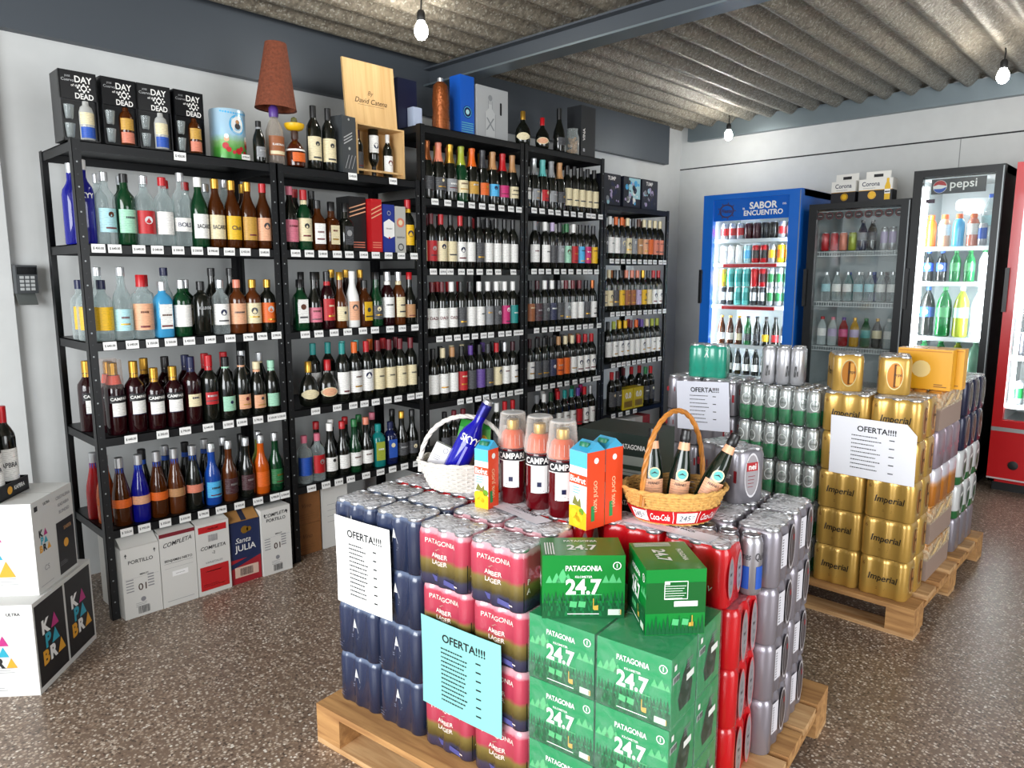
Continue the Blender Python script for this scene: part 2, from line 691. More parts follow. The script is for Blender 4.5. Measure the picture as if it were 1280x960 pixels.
RM = roof_mat()
ceil = corrugated(2.96, YW, 2.69)
c2 = corrugated(YF, 3.06, 2.655)
ceil.add(c2.v, c2.f, RM)
struct('ceiling', ceil, 'rough grey corrugated roof sheets running towards the coolers', True)
b = MB()
b.box(XW, XR, 2.94, 3.06, 2.505, 2.515, STEELB)                     # lower flange, its bright reflection painted as a lighter steel
b.box(XW, XR, 2.985, 3.005, 2.515, 2.60, STEEL)
b.box(XW, XR, 2.94, 3.06, 2.60, 2.61, STEEL)
struct('trim_2', b, 'steel roof beam crossing the shop under the corrugated sheets')
b = MB(); b.box(XW, XW + 0.05, YF, 5.72, 2.345, 2.67, STEEL)
struct('trim_3', b, 'dark steel plate along the top of the rack wall')
b = MB()
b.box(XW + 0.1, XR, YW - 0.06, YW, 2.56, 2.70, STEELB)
struct('trim_4', b, 'grey steel channel along the top of the cooler wall')

# ------------------------------------------------------------------ bulbs on cords


def bulb(x, y, z, label):
    t = thing('hanging_bulb', label, 'bulb', (x, y, z), 0, 'bare bulbs on cords')
    c = MB(); c.tube([(0, 0, 0.07), (0.004, 0, 0.12), (0, 0, 2.64 - z)], 0.004, S('0b0b0c', 0.6))
    part('cord', c, t)
    h = MB(); h.lathe([(0.017, 0.03), (0.019, 0.035), (0.019, 0.065), (0.012, 0.078)], S('111213', 0.5), 14)
    part('socket', h, t)
    g = MB(); g.lathe([(0.004, -0.052), (0.018, -0.047), (0.029, -0.030), (0.032, -0.012), (0.028, 0.008), (0.018, 0.024), (0.016, 0.032)], EM((1.0, 0.97, 0.9), 130.0), 14)
    part('glass_bulb', g, t)


bulb(-2.74, 2.26, 2.50, 'lit bare bulb hanging in front of the roof beam, nearest the racks')
bulb(-2.90, 5.55, 2.50, 'lit bare bulb hanging near the wall above the blue cooler')
bulb(-0.955, 5.02, 2.50, 'lit bare bulb on a long cord above the black cooler with the round emblem')

# ------------------------------------------------------------------ racks
RB = S('0e1013', 0.42, 0.25)
RHOLE = S('9aa0a2', 0.5)  # pale discs paint the light showing through the post holes
XF, XB = -3.037, -3.46                                              # front and rear face of the racks


def price_tag(parent, y, z, txt, w=0.047):
    mb = MB()
    mb.box(0, 0.0025, -w / 2, w / 2, -0.016, 0.016, S('f4f4f2', 0.4))
    mb.text(txt, 0.013, lambda x, q: (0.0032, x, q), S('1c1c1e', 0.6), 0.015, fit=w * 0.8)
    part('price_tag', mb, parent, None, (XF + 0.0035, y, z), (0, R(random.uniform(-6, 3)), 0), False)


TAGTXT = ['$ 350.00', '$ 550.00', '$ 790.00', '$ 450.00', '$ 640.00', '$ 990.00']


def rack(y0, y1, top, levels, label, tags):
    t = thing('bottle_rack', label, 'shelving rack', (0, 0, 0), 0, 'black steel bottle racks along the wall')
    for y, s in ((y0, 1), (y1, -1)):
        for x, d in ((XF, -1), (XB, 1)):
            mb = MB()
            a, c = sorted((y, y + s * 0.030))
            x0, x1 = sorted((x, x + d * 0.002))
            mb.box(x0, x1, a, c, 0, top, RB)
            x0, x1 = sorted((x, x + d * 0.034))
            a2, c2_ = sorted((y, y + s * 0.002))
            mb.box(x0, x1, a2, c2_, 0, top, RB)
            if d < 0:
                for k in range(int(top / 0.045)):
                    zz = 0.03 + k * 0.045
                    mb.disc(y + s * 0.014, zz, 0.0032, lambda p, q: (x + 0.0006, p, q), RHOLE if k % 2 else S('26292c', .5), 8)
            part('post', mb, t, None, smooth=False)
    for lv in [top - 0.004] + levels:
        mb = MB()
        mb.box(XB + 0.003, XF - 0.003, y0 + 0.003, y1 - 0.003, lv - 0.004, lv, RB)
        mb.box(XF - 0.005, XF - 0.003, y0 + 0.003, y1 - 0.003, lv - 0.036, lv, RB)
        mb.box(XB + 0.003, XB + 0.005, y0 + 0.003, y1 - 0.003, lv - 0.036, lv, RB)
        for y in (y0 + 0.003, y1 - 0.005):
            mb.box(XB + 0.003, XF - 0.003, y, y + 0.002, lv - 0.036, lv, RB)
        sh = part('shelf_board', mb, t, None, smooth=False)
        for y in tags.get(round(lv, 3), []):
            price_tag(sh, y, lv - 0.017, random.choice(TAGTXT))
    return t
# rack geometry: y0, y1, top, shelf heights
RACKS = [(0.857, 1.662, 1.866, [1.49, 1.12, 0.745, 0.37]), (1.668, 2.478, 1.866, [1.49, 1.115, 0.745, 0.37]), (2.486, 3.283, 2.155, [1.78, 1.41, 1.042, 0.672, 0.302]), (3.289, 4.086, 2.155, [1.785, 1.415, 1.046, 0.676, 0.306]), (4.092, 4.925, 1.862, [1.49, 1.117, 0.748, 0.376])]
# bottles per rack and shelf: front row (y, x, kind, glass, cap, label, lettering), rear row (y, kind, glass, cap), price tags (y)
ROWS = [
 (0, 0,
  [(0.897, -3.22, 'skyy', 'cobalt', 'silver', '-', ''), (0.898, -3.092, 'skyy', 'cobalt', 'white', '-', 'SKYY'), (0.971, -3.092, 'vodka', 'clear', 'silver', 'pale blue', ''), (1.043, -3.092, 'vodka', 'dark green', 'black', 'mint', ''), (1.115, -3.092, 'vodka', 'clear', 'silver', 'red', ''), (1.187, -3.092, 'vodka', 'clear', 'red', 'white', ''), (1.259, -3.092, 'vodkat', 'clear', 'silver', 'white', 'BOLS'), (1.331, -3.092, 'rum', 'dark green', 'white', 'white', 'BACARDI'), (1.403, -3.092, 'rum', 'amber', 'gold', 'cream', 'BACARDI'), (1.475, -3.092, 'rum', 'amber', 'gold', 'yellow', 'Club'), (1.547, -3.092, 'rum', 'amber', 'gold', 'gold', ''), (1.619, -3.092, 'rum', 'amber', 'red', 'peach', '')],
  [(0.974, 'vodka', 'clear', 'silver'), (1.059, 'vodka', 'green', 'silver'), (1.144, 'vodka', 'clear', 'silver'), (1.229, 'vodka', 'clear', 'red'), (1.314, 'vodka', 'clear', 'red'), (1.399, 'vodka', 'clear', 'silver'), (1.484, 'vodkat', 'clear', 'silver'), (1.569, 'rum', 'amber', 'gold')],
  [0.917, 0.974, 1.061, 1.13, 1.211, 1.288, 1.355, 1.425, 1.496, 1.585]),
 (0, 1,
  [(0.897, -3.24, 'gin', 'clear', 'navy', 'yellow', ''), (0.897, -3.165, 'gin', 'clear', 'navy', 'yellow', ''), (0.932, -3.092, 'gin', 'clear', 'navy', 'yellow', ''), (1.004, -3.092, 'gint', 'clear', 'silver', 'pale blue', ''), (1.079, -3.092, 'ginw', 'clear', 'red', 'peach', ''), (1.158, -3.092, 'ginsq', 'sky blue', 'silver', 'white', ''), (1.234, -3.092, 'gin', 'dark green', 'silver', 'white', ''), (1.316, -3.092, 'ginsq', 'dark', 'black', '-', 'BULLDOG'), (1.399, -3.092, 'gin', 'clear', 'silver', 'white', ''), (1.475, -3.092, 'gin', 'brown', 'salmon', 'peach', ''), (1.547, -3.092, 'gin', 'brown', 'gold', 'cream', ''), (1.619, -3.092, 'gin', 'dark', 'gold', 'orange', '')],
  [(0.946, 'gint', 'clear', 'silver'), (1.031, 'gint', 'clear', 'silver'), (1.116, 'ginw', 'clear', 'red'), (1.201, 'gint', 'clear', 'navy'), (1.286, 'gin', 'green', 'silver'), (1.403, 'gint', 'dark', 'black'), (1.488, 'gint', 'dark', 'black'), (1.592, 'gin', 'brown', 'gold')],
  [0.929, 1.01, 1.085, 1.157, 1.231, 1.319, 1.406, 1.49, 1.554, 1.623]),
 (0, 2,
  [(0.897, -3.24, 'campari', 'maroon', 'gold', 'white', 'CAMPARI'), (0.953, -3.158, 'campglass', 'maroon', 'gold', 'white', 'CAMPARI'), (0.949, -3.092, 'campglass', 'maroon', 'gold', 'white', 'CAMPARI'), (1.025, -3.092, 'campari', 'maroon', 'gold', 'white', 'CAMPARI'), (1.101, -3.092, 'camps', 'maroon', 'gold', 'white', 'CAMPARI'), (1.177, -3.092, 'camps', 'maroon', 'gold', 'white', 'CAMPARI'), (1.253, -3.092, 'campari', 'maroon', 'navy', 'cream', ''), (1.329, -3.092, 'campari', 'dark', 'red', 'red', ''), (1.403, -3.092, 'amaro', 'dark', 'black', 'mint', ''), (1.475, -3.092, 'amaro', 'dark', 'black', 'peach', ''), (1.547, -3.092, 'amaros', 'dark', 'cream', 'peach', ''), (1.619, -3.092, 'amaros', 'dark', 'mint', 'mint', '')],
  [(1.095, 'campari', 'maroon', 'gold'), (1.18, 'campari', 'maroon', 'black'), (1.265, 'campari', 'maroon', 'navy'), (1.35, 'campari', 'maroon', 'red'), (1.435, 'campari', 'dark', 'red'), (1.52, 'campari', 'dark', 'silver'), (1.605, 'amaro', 'dark', 'silver')],
  [0.977, 1.099, 1.19, 1.288, 1.376, 1.438, 1.514, 1.584, 1.627]),
 (0, 3,
  [(0.899, -3.26, 'aper', 'red', 'silver', '-', ''), (0.911, -3.17, 'aper', 'orange', 'silver', 'orange', ''), (0.943, -3.092, 'aper', 'amber', 'silver', 'orange', ''), (1.015, -3.092, 'aper', 'cobalt', 'silver', 'peach', ''), (1.087, -3.092, 'aper2', 'amber', 'silver', 'orange', ''), (1.159, -3.092, 'aper2', 'brown', 'silver', 'tan', ''), (1.236, -3.092, 'aper2', 'dark', 'silver', 'salmon', ''), (1.317, -3.092, 'liq', 'blue', 'silver', 'sky blue', ''), (1.394, -3.092, 'liq', 'brown', 'silver', 'maroon', ''), (1.475, -3.092, 'liq', 'dark', 'silver', 'maroon', ''), (1.547, -3.092, 'liq', 'orange', 'silver', 'orange', ''), (1.619, -3.092, 'liq', 'dark green', 'silver', 'green', '')],
  [(1.059, 'aper', 'dark', 'black'), (1.154, 'aper2', 'dark', 'silver'), (1.239, 'aper2', 'dark', 'black'), (1.324, 'aper2', 'dark', 'silver'), (1.409, 'liq', 'dark', 'silver'), (1.494, 'liq', 'dark', 'black'), (1.579, 'liq', 'lime', 'silver')],
  [0.934, 1.001, 1.083, 1.165, 1.243, 1.321, 1.405, 1.493, 1.576, 1.627]),
 (1, 0,
  [(1.75, -3.092, 'rum', 'dark', 'pink', 'pink', ''), (1.822, -3.092, 'whis', 'dark green', 'red', 'cream', ''), (1.894, -3.092, 'whiss', 'amber', 'black', 'white', ''), (1.969, -3.092, 'jack', 'amber', 'black', 'cream', ''), (2.047, -3.092, 'jack', 'dark', 'black', 'charcoal', ''), (2.435, -3.092, 'whis', 'dark', 'red', 'yellow', '')],
  [(1.826, 'rum', 'dark', 'red'), (1.915, 'rum', 'dark', 'black')],
  [1.738, 1.808, 1.88, 1.958, 2.026, 2.11, 2.182, 2.261, 2.342, 2.426]),
 (1, 1,
  [(1.784, -3.092, 'jager', 'dark green', 'black', 'white', ''), (1.859, -3.092, 'liq', 'dark', 'black', 'pink', ''), (1.931, -3.092, 'whis', 'maroon', 'black', 'red', ''), (2.003, -3.092, 'liq', 'brown', 'gold', 'cream', ''), (2.075, -3.092, 'liqw', 'white', 'white', 'peach', ''), (2.147, -3.092, 'whiss', 'amber', 'black', 'yellow', ''), (2.219, -3.092, 'liq', 'dark green', 'black', 'charcoal', ''), (2.291, -3.092, 'whis', 'maroon', 'silver', 'white', ''), (2.363, -3.092, 'whis', 'brown', 'silver', 'cream', ''), (2.435, -3.092, 'liq', 'dark', 'red', 'tan', '')],
  [(1.841, 'liq', 'dark', 'black'), (1.926, 'liq', 'dark', 'black'), (2.011, 'rum', 'dark', 'gold'), (2.096, 'rum', 'maroon', 'gold'), (2.181, 'rum', 'brown', 'gold'), (2.266, 'liq', 'dark', 'black'), (2.351, 'whis', 'green', 'black')],
  [1.769, 1.841, 1.925, 2.002, 2.091, 2.164, 2.259, 2.337, 2.422]),
 (1, 2,
  [(1.811, -3.092, 'bock', 'dark', 'gold', 'cream', ''), (1.917, -3.092, 'bock', 'dark', 'red', 'peach', ''), (2.003, -3.092, 'wine', 'dark', 'teal', 'white', ''), (2.075, -3.092, 'wine', 'dark', 'orange', 'white', ''), (2.147, -3.092, 'wine', 'dark', 'red', 'white', ''), (2.219, -3.092, 'wine', 'dark', 'dark red', 'cream', ''), (2.291, -3.092, 'wine', 'dark', 'dark red', 'cream', ''), (2.363, -3.092, 'wine', 'dark', 'dark red', 'cream', ''), (2.435, -3.092, 'wine', 'dark', 'dark red', 'cream', '')],
  [(1.89, 'wine', 'dark', 'teal'), (1.975, 'wine', 'dark', 'teal'), (2.06, 'wine', 'dark', 'turquoise'), (2.145, 'wine', 'dark', 'turquoise'), (2.23, 'wine', 'dark', 'orange'), (2.315, 'wine', 'dark', 'red'), (2.4, 'wine', 'dark', 'dark red')],
  [1.807, 1.927, 2.02, 2.087, 2.156, 2.232, 2.3, 2.385, 2.443]),
 (1, 3,
  [(1.771, -3.092, 'gin', 'clear', 'pink', 'blue', ''), (1.843, -3.092, 'gin', 'clear', 'pink', 'red', ''), (1.915, -3.092, 'liq', 'dark', 'white', 'white', ''), (1.987, -3.092, 'liq', 'dark', 'red', 'white', ''), (2.059, -3.092, 'liq', 'dark green', 'green', 'white', ''), (2.131, -3.092, 'liq', 'dark', 'salmon', 'white', ''), (2.207, -3.092, 'ginsq', 'teal', 'teal', 'lime', ''), (2.287, -3.092, 'ginsq', 'navy', 'navy', 'blue', ''), (2.363, -3.092, 'liq', 'dark', 'gold', 'charcoal', ''), (2.435, -3.092, 'liq', 'dark', 'black', 'charcoal', '')],
  [(1.89, 'liq', 'dark', 'red'), (1.975, 'liq', 'dark', 'white'), (2.06, 'liq', 'dark', 'red'), (2.145, 'liq', 'dark green', 'green'), (2.23, 'liq', 'dark', 'pink'), (2.364, 'liq', 'dark', 'black')],
  [1.768, 1.848, 1.921, 1.991, 2.084, 2.174, 2.252, 2.332, 2.414]),
 (2, 0,
  [(2.571, -3.092, 'spark', 'dark', 'bronze', 'charcoal', ''), (2.654, -3.092, 'spark', 'dark', 'salmon', 'charcoal', ''), (2.737, -3.092, 'spark', 'dark', 'gold', 'grey', ''), (2.82, -3.092, 'spark', 'dark green', 'lime', 'cream', ''), (2.903, -3.092, 'spark', 'dark', 'orange', 'gold', ''), (2.986, -3.092, 'spark', 'dark', 'charcoal', 'orange', ''), (3.069, -3.092, 'spark', 'dark', 'tan', 'sky blue', ''), (3.152, -3.092, 'spark', 'dark', 'red', 'magenta', ''), (3.235, -3.092, 'spark', 'dark', 'tan', 'cream', '')],
  [(2.629, 'spark', 'dark', 'bronze'), (2.714, 'spark', 'dark', 'gold'), (2.799, 'spark', 'dark', 'salmon'), (2.884, 'spark', 'dark', 'bronze'), (2.969, 'spark', 'dark', 'gold'), (3.054, 'spark', 'dark', 'gold'), (3.139, 'spark', 'dark', 'bronze'), (3.224, 'spark', 'dark', 'charcoal')],
  [2.575, 2.666, 2.76, 2.845, 2.926, 3.003, 3.082, 3.163, 3.233]),
 (3, 0,
  [(3.346, -3.092, 'spark', 'dark', 'silver', 'white', ''), (3.429, -3.092, 'spark', 'dark', 'silver', 'grey', ''), (3.512, -3.092, 'spark', 'dark', 'turquoise', 'red', ''), (3.595, -3.092, 'spark', 'dark', 'grey', 'grey', ''), (3.678, -3.092, 'spark', 'dark', 'tan', 'charcoal', ''), (3.755, -3.092, 'wine', 'dark', 'black', 'cream', ''), (3.827, -3.092, 'wine', 'dark', 'black', 'cream', ''), (3.899, -3.092, 'wine', 'dark', 'black', 'cream', ''), (3.971, -3.092, 'wine', 'dark', 'black', 'cream', ''), (4.043, -3.092, 'wine', 'dark', 'black', 'cream', '')],
  [(3.514, 'spark', 'dark', 'silver'), (3.599, 'spark', 'dark', 'turquoise'), (3.684, 'spark', 'dark', 'charcoal'), (3.769, 'spark', 'dark', 'salmon'), (3.854, 'spark', 'dark', 'tan'), (3.939, 'wine', 'dark', 'black'), (4.024, 'wine', 'dark', 'black')],
  [3.369, 3.443, 3.527, 3.597, 3.677, 3.751, 3.826, 3.912, 3.965, 4.045]),
 (2, 1,
  [(2.52, -3.092, 'wine', 'dark', 'maroon', 'cream', ''), (2.592, -3.092, 'wine', 'dark', 'dark red', 'red', ''), (2.664, -3.092, 'wine', 'dark', 'red', 'cream', ''), (2.736, -3.092, 'wine', 'dark', 'black', 'cream', ''), (2.808, -3.092, 'wine', 'dark', 'red', 'white', ''), (2.88, -3.092, 'wine', 'dark', 'black', 'white', ''), (2.952, -3.092, 'wine', 'dark', 'black', 'charcoal', ''), (3.024, -3.092, 'wine', 'dark', 'black', 'white', ''), (3.096, -3.092, 'wine', 'dark', 'black', 'white', ''), (3.168, -3.092, 'wine', 'dark', 'black', 'white', ''), (3.24, -3.092, 'wine', 'dark', 'black', 'white', '')],
  [(2.638, 'wine', 'dark', 'dark red'), (2.723, 'wine', 'dark', 'black'), (2.808, 'wine', 'dark', 'red'), (2.893, 'wine', 'dark', 'black'), (2.978, 'wine', 'dark', 'red'), (3.063, 'wine', 'dark', 'black'), (3.148, 'wine', 'dark', 'black')],
  [2.556, 2.625, 2.677, 2.761, 2.828, 2.903, 2.981, 3.054, 3.184]),
 (3, 1,
  [(3.439, -3.092, 'wine', 'dark', 'grey', 'white', ''), (3.539, -3.092, 'wine', 'dark', 'white', 'white', ''), (3.611, -3.092, 'wine', 'dark', 'lilac', 'charcoal', ''), (3.683, -3.092, 'wine', 'dark', 'charcoal', 'grey', ''), (3.755, -3.092, 'wine', 'dark', 'green', 'mint', ''), (3.827, -3.092, 'wine', 'dark', 'white', 'red', ''), (3.899, -3.092, 'wine', 'dark', 'black', 'sky blue', ''), (3.971, -3.092, 'wine', 'dark', 'black', 'magenta', ''), (4.043, -3.092, 'wine', 'dark', 'charcoal', 'yellow', '')],
  [(3.563, 'wine', 'dark', 'grey'), (3.648, 'wine', 'dark', 'white'), (3.733, 'wine', 'dark', 'white'), (3.818, 'wine', 'dark', 'green'), (3.903, 'wine', 'dark', 'white'), (3.988, 'wine', 'dark', 'white')],
  [3.371, 3.439, 3.508, 3.587, 3.659, 3.733, 3.817, 3.886, 3.939, 4.011]),
 (2, 2,
  [(2.52, -3.092, 'wine', 'dark', 'dark red', 'white', 'DADA'), (2.592, -3.092, 'wine', 'dark', 'dark red', 'white', 'DADA'), (2.664, -3.092, 'wine', 'dark', 'dark red', 'white', 'DADA'), (2.736, -3.092, 'wine', 'dark', 'white', 'white', 'DADA'), (2.808, -3.092, 'wine', 'dark', 'black', 'charcoal', ''), (2.88, -3.092, 'wine', 'dark', 'black', 'white', ''), (2.952, -3.092, 'wine', 'dark', 'white', 'white', ''), (3.024, -3.092, 'wine', 'dark', 'white', 'grey', ''), (3.096, -3.092, 'wine', 'dark', 'white', 'charcoal', ''), (3.168, -3.092, 'wine', 'dark', 'white', 'magenta', ''), (3.24, -3.092, 'wine', 'dark', 'white', 'teal', '')],
  [(2.7, 'wine', 'dark', 'red'), (2.785, 'wine', 'dark', 'red'), (2.87, 'wine', 'dark', 'red'), (2.955, 'wine', 'dark', 'white'), (3.04, 'wine', 'dark', 'grey'), (3.125, 'wine', 'dark', 'grey'), (3.21, 'wine', 'dark', 'white')],
  [2.594, 2.659, 2.725, 2.792, 2.862, 2.932, 2.992, 3.079, 3.142, 3.212, 3.248]),
 (3, 2,
  [(3.323, -3.092, 'wine', 'dark', 'maroon', 'maroon', ''), (3.395, -3.092, 'wine', 'dark', 'black', 'bronze', ''), (3.467, -3.092, 'wine', 'dark', 'maroon', 'maroon', ''), (3.539, -3.092, 'wine', 'dark', 'white', 'charcoal', ''), (3.611, -3.092, 'wine', 'dark', 'white', 'navy', ''), (3.683, -3.092, 'wine', 'dark', 'charcoal', 'charcoal', ''), (3.755, -3.092, 'wine', 'dark', 'dark red', 'grey', ''), (3.827, -3.092, 'wine', 'dark', 'dark red', 'white', ''), (3.899, -3.092, 'wine', 'dark', 'dark red', 'white', ''), (3.971, -3.092, 'wine', 'dark', 'black', 'charcoal', ''), (4.043, -3.092, 'wine', 'dark', 'bronze', 'white', '')],
  [(3.558, 'wine', 'dark', 'black'), (3.643, 'wine', 'dark', 'lilac'), (3.728, 'wine', 'dark', 'charcoal'), (3.813, 'wine', 'dark', 'white'), (3.898, 'wine', 'dark', 'white'), (3.983, 'wine', 'dark', 'maroon')],
  [3.397, 3.473, 3.544, 3.608, 3.682, 3.749, 3.826, 3.895, 3.958, 4.049]),
 (2, 3,
  [(2.52, -3.092, 'wine', 'dark', 'black', 'white', ''), (2.592, -3.092, 'wine', 'dark', 'black', 'white', ''), (2.664, -3.092, 'wine', 'dark', 'cream', 'white', ''), (2.736, -3.092, 'wine', 'dark', 'tan', 'white', ''), (2.808, -3.092, 'wine', 'dark', 'black', 'red', ''), (2.88, -3.092, 'wine', 'dark', 'purple', 'charcoal', ''), (2.952, -3.092, 'wine', 'dark', 'black', 'purple', ''), (3.024, -3.092, 'wine', 'dark', 'charcoal', 'charcoal', ''), (3.096, -3.092, 'wine', 'dark', 'red', 'cream', ''), (3.168, -3.092, 'wine', 'dark', 'silver', 'white', ''), (3.24, -3.092, 'wine', 'dark', 'maroon', 'white', '')],
  [(2.717, 'wine', 'dark', 'black'), (2.804, 'wine', 'dark', 'cream'), (2.889, 'wine', 'dark', 'cream'), (2.974, 'wine', 'dark', 'black'), (3.059, 'wine', 'dark', 'purple'), (3.144, 'wine', 'dark', 'black'), (3.229, 'wine', 'dark', 'charcoal')],
  [2.744, 2.813, 2.884, 2.949, 3.016, 3.085, 3.155, 3.22, 3.248]),
 (3, 3,
  [(3.323, -3.092, 'wine', 'dark', 'maroon', 'white', ''), (3.395, -3.092, 'wine', 'dark', 'maroon', 'white', ''), (3.467, -3.092, 'wine', 'dark', 'black', 'charcoal', ''), (3.539, -3.092, 'wine', 'dark', 'black', 'charcoal', ''), (3.611, -3.092, 'wine', 'dark', 'black', 'navy', ''), (3.683, -3.092, 'wine', 'dark', 'tan', 'orange', ''), (3.755, -3.092, 'wine', 'dark', 'cream', 'orange', ''), (3.827, -3.092, 'wine', 'dark', 'cream', 'white', ''), (3.899, -3.092, 'wine', 'dark', 'red', 'white', ''), (3.971, -3.092, 'wine', 'dark', 'red', 'white', ''), (4.043, -3.092, 'wine', 'dark', 'red', 'white', '')],
  [(3.569, 'wine', 'dark', 'maroon'), (3.654, 'wine', 'dark', 'black'), (3.739, 'wine', 'dark', 'charcoal'), (3.824, 'wine', 'dark', 'charcoal'), (3.909, 'wine', 'dark', 'tan'), (3.994, 'wine', 'dark', 'tan')],
  [3.415, 3.485, 3.557, 3.63, 3.705, 3.79, 3.869, 3.94, 4.013, 4.051]),
 (2, 4,
  [(2.672, -3.092, 'wine', 'dark', 'black', 'charcoal', ''), (2.744, -3.092, 'wine', 'dark', 'dark red', 'charcoal', ''), (2.816, -3.092, 'wine', 'dark', 'dark red', 'charcoal', ''), (2.953, -3.092, 'wine', 'dark', 'black', 'charcoal', ''), (3.096, -3.092, 'wine', 'dark', 'white', 'charcoal', ''), (3.168, -3.092, 'wine', 'dark', 'red', 'white', ''), (3.24, -3.092, 'wine', 'dark', 'red', 'white', '')],
  [],
  []),
 (3, 4,
  [(3.467, -3.092, 'wine', 'dark', 'grey', 'charcoal', ''), (3.539, -3.092, 'wine', 'dark', 'white', 'white', ''), (3.611, -3.092, 'wine', 'dark', 'dark green', 'charcoal', ''), (3.683, -3.092, 'wine', 'dark', 'red', 'white', ''), (3.755, -3.092, 'wine', 'dark', 'teal', 'white', ''), (3.827, -3.092, 'wine', 'dark', 'teal', 'white', ''), (3.899, -3.092, 'wine', 'dark', 'purple', 'red', ''), (3.971, -3.092, 'wine', 'dark', 'red', 'white', ''), (4.043, -3.092, 'wine', 'dark', 'silver', 'white', '')],
  [(3.62, 'wine', 'dark', 'white'), (3.771, 'wine', 'dark', 'red'), (3.938, 'wine', 'dark', 'green'), (4.034, 'wine', 'dark', 'magenta')],
  []),
 (4, 0,
  [(4.162, -3.092, 'wine', 'dark', 'white', 'charcoal', ''), (4.234, -3.092, 'wine', 'dark', 'white', 'white', ''), (4.306, -3.092, 'wine', 'dark', 'orange', 'white', ''), (4.378, -3.092, 'wine', 'dark', 'orange', 'grey', ''), (4.45, -3.092, 'wine', 'dark', 'cream', 'cream', ''), (4.522, -3.092, 'wine', 'dark', 'charcoal', 'grey', ''), (4.594, -3.092, 'wine', 'dark', 'brown', 'tan', ''), (4.666, -3.092, 'wine', 'dark', 'cream', 'peach', ''), (4.738, -3.092, 'wine', 'dark', 'cream', 'orange', ''), (4.81, -3.092, 'wine', 'dark', 'cream', 'salmon', ''), (4.882, -3.092, 'wine', 'dark', 'cream', 'salmon', '')],
  [(4.386, 'wine', 'dark', 'white'), (4.517, 'wine', 'dark', 'orange'), (4.642, 'wine', 'dark', 'black'), (4.771, 'wine', 'dark', 'brown')],
  [4.184, 4.251, 4.319, 4.389, 4.46, 4.532, 4.606, 4.67, 4.735, 4.813, 4.87]),
 (4, 1,
  [(4.162, -3.092, 'wine', 'dark', 'salmon', 'cream', ''), (4.234, -3.092, 'wine', 'dark', 'cream', 'cream', ''), (4.306, -3.092, 'wine', 'dark', 'black', 'charcoal', ''), (4.378, -3.092, 'wine', 'dark', 'black', 'yellow', ''), (4.45, -3.092, 'wine', 'dark', 'salmon', 'bronze', ''), (4.522, -3.092, 'wine', 'dark', 'salmon', 'bronze', ''), (4.594, -3.092, 'wine', 'dark', 'salmon', 'lilac', ''), (4.666, -3.092, 'wine', 'dark', 'gold', 'yellow', ''), (4.738, -3.092, 'wine', 'dark', 'charcoal', 'cream', ''), (4.81, -3.092, 'wine', 'dark', 'red', 'white', ''), (4.882, -3.092, 'wine', 'dark', 'red', 'white', '')],
  [(4.39, 'wine', 'dark', 'bronze'), (4.511, 'wine', 'dark', 'black'), (4.648, 'wine', 'dark', 'salmon'), (4.789, 'wine', 'dark', 'black')],
  [4.206, 4.274, 4.334, 4.404, 4.476, 4.549, 4.624, 4.689, 4.755, 4.823, 4.89]),
 (4, 2,
  [(4.234, -3.092, 'wine', 'dark', 'charcoal', 'white', ''), (4.306, -3.092, 'wine', 'dark', 'lime', 'white', ''), (4.378, -3.092, 'wine', 'dark', 'yellow', 'white', ''), (4.45, -3.092, 'wine', 'dark', 'yellow', 'white', ''), (4.522, -3.092, 'wine', 'dark', 'dark red', 'white', ''), (4.594, -3.092, 'wine', 'dark', 'orange', 'white', ''), (4.666, -3.092, 'wine', 'dark', 'purple', 'white', ''), (4.738, -3.092, 'wine', 'dark', 'cream', 'white', ''), (4.81, -3.092, 'wine', 'dark', 'lime', 'white', ''), (4.882, -3.092, 'wine', 'dark', 'lime', 'white', '')],
  [(4.484, 'wine', 'dark', 'yellow'), (4.61, 'wine', 'dark', 'red'), (4.751, 'wine', 'dark', 'purple')],
  [4.229, 4.298, 4.358, 4.419, 4.492, 4.556, 4.62, 4.697, 4.764, 4.843]),
 (4, 3,
  [(4.294, -3.092, 'wine', 'dark', 'red', 'charcoal', ''), (4.366, -3.092, 'wine', 'dark', 'maroon', 'charcoal', ''), (4.738, -3.092, 'wine', 'dark', 'green', 'charcoal', ''), (4.81, -3.092, 'wine', 'dark', 'red', 'charcoal', '')],
  [(4.561, 'wine', 'dark', 'dark red'), (4.669, 'wine', 'dark', 'red'), (4.779, 'wine', 'dark', 'red')],
  [4.242, 4.332, 4.424, 4.519]),
]

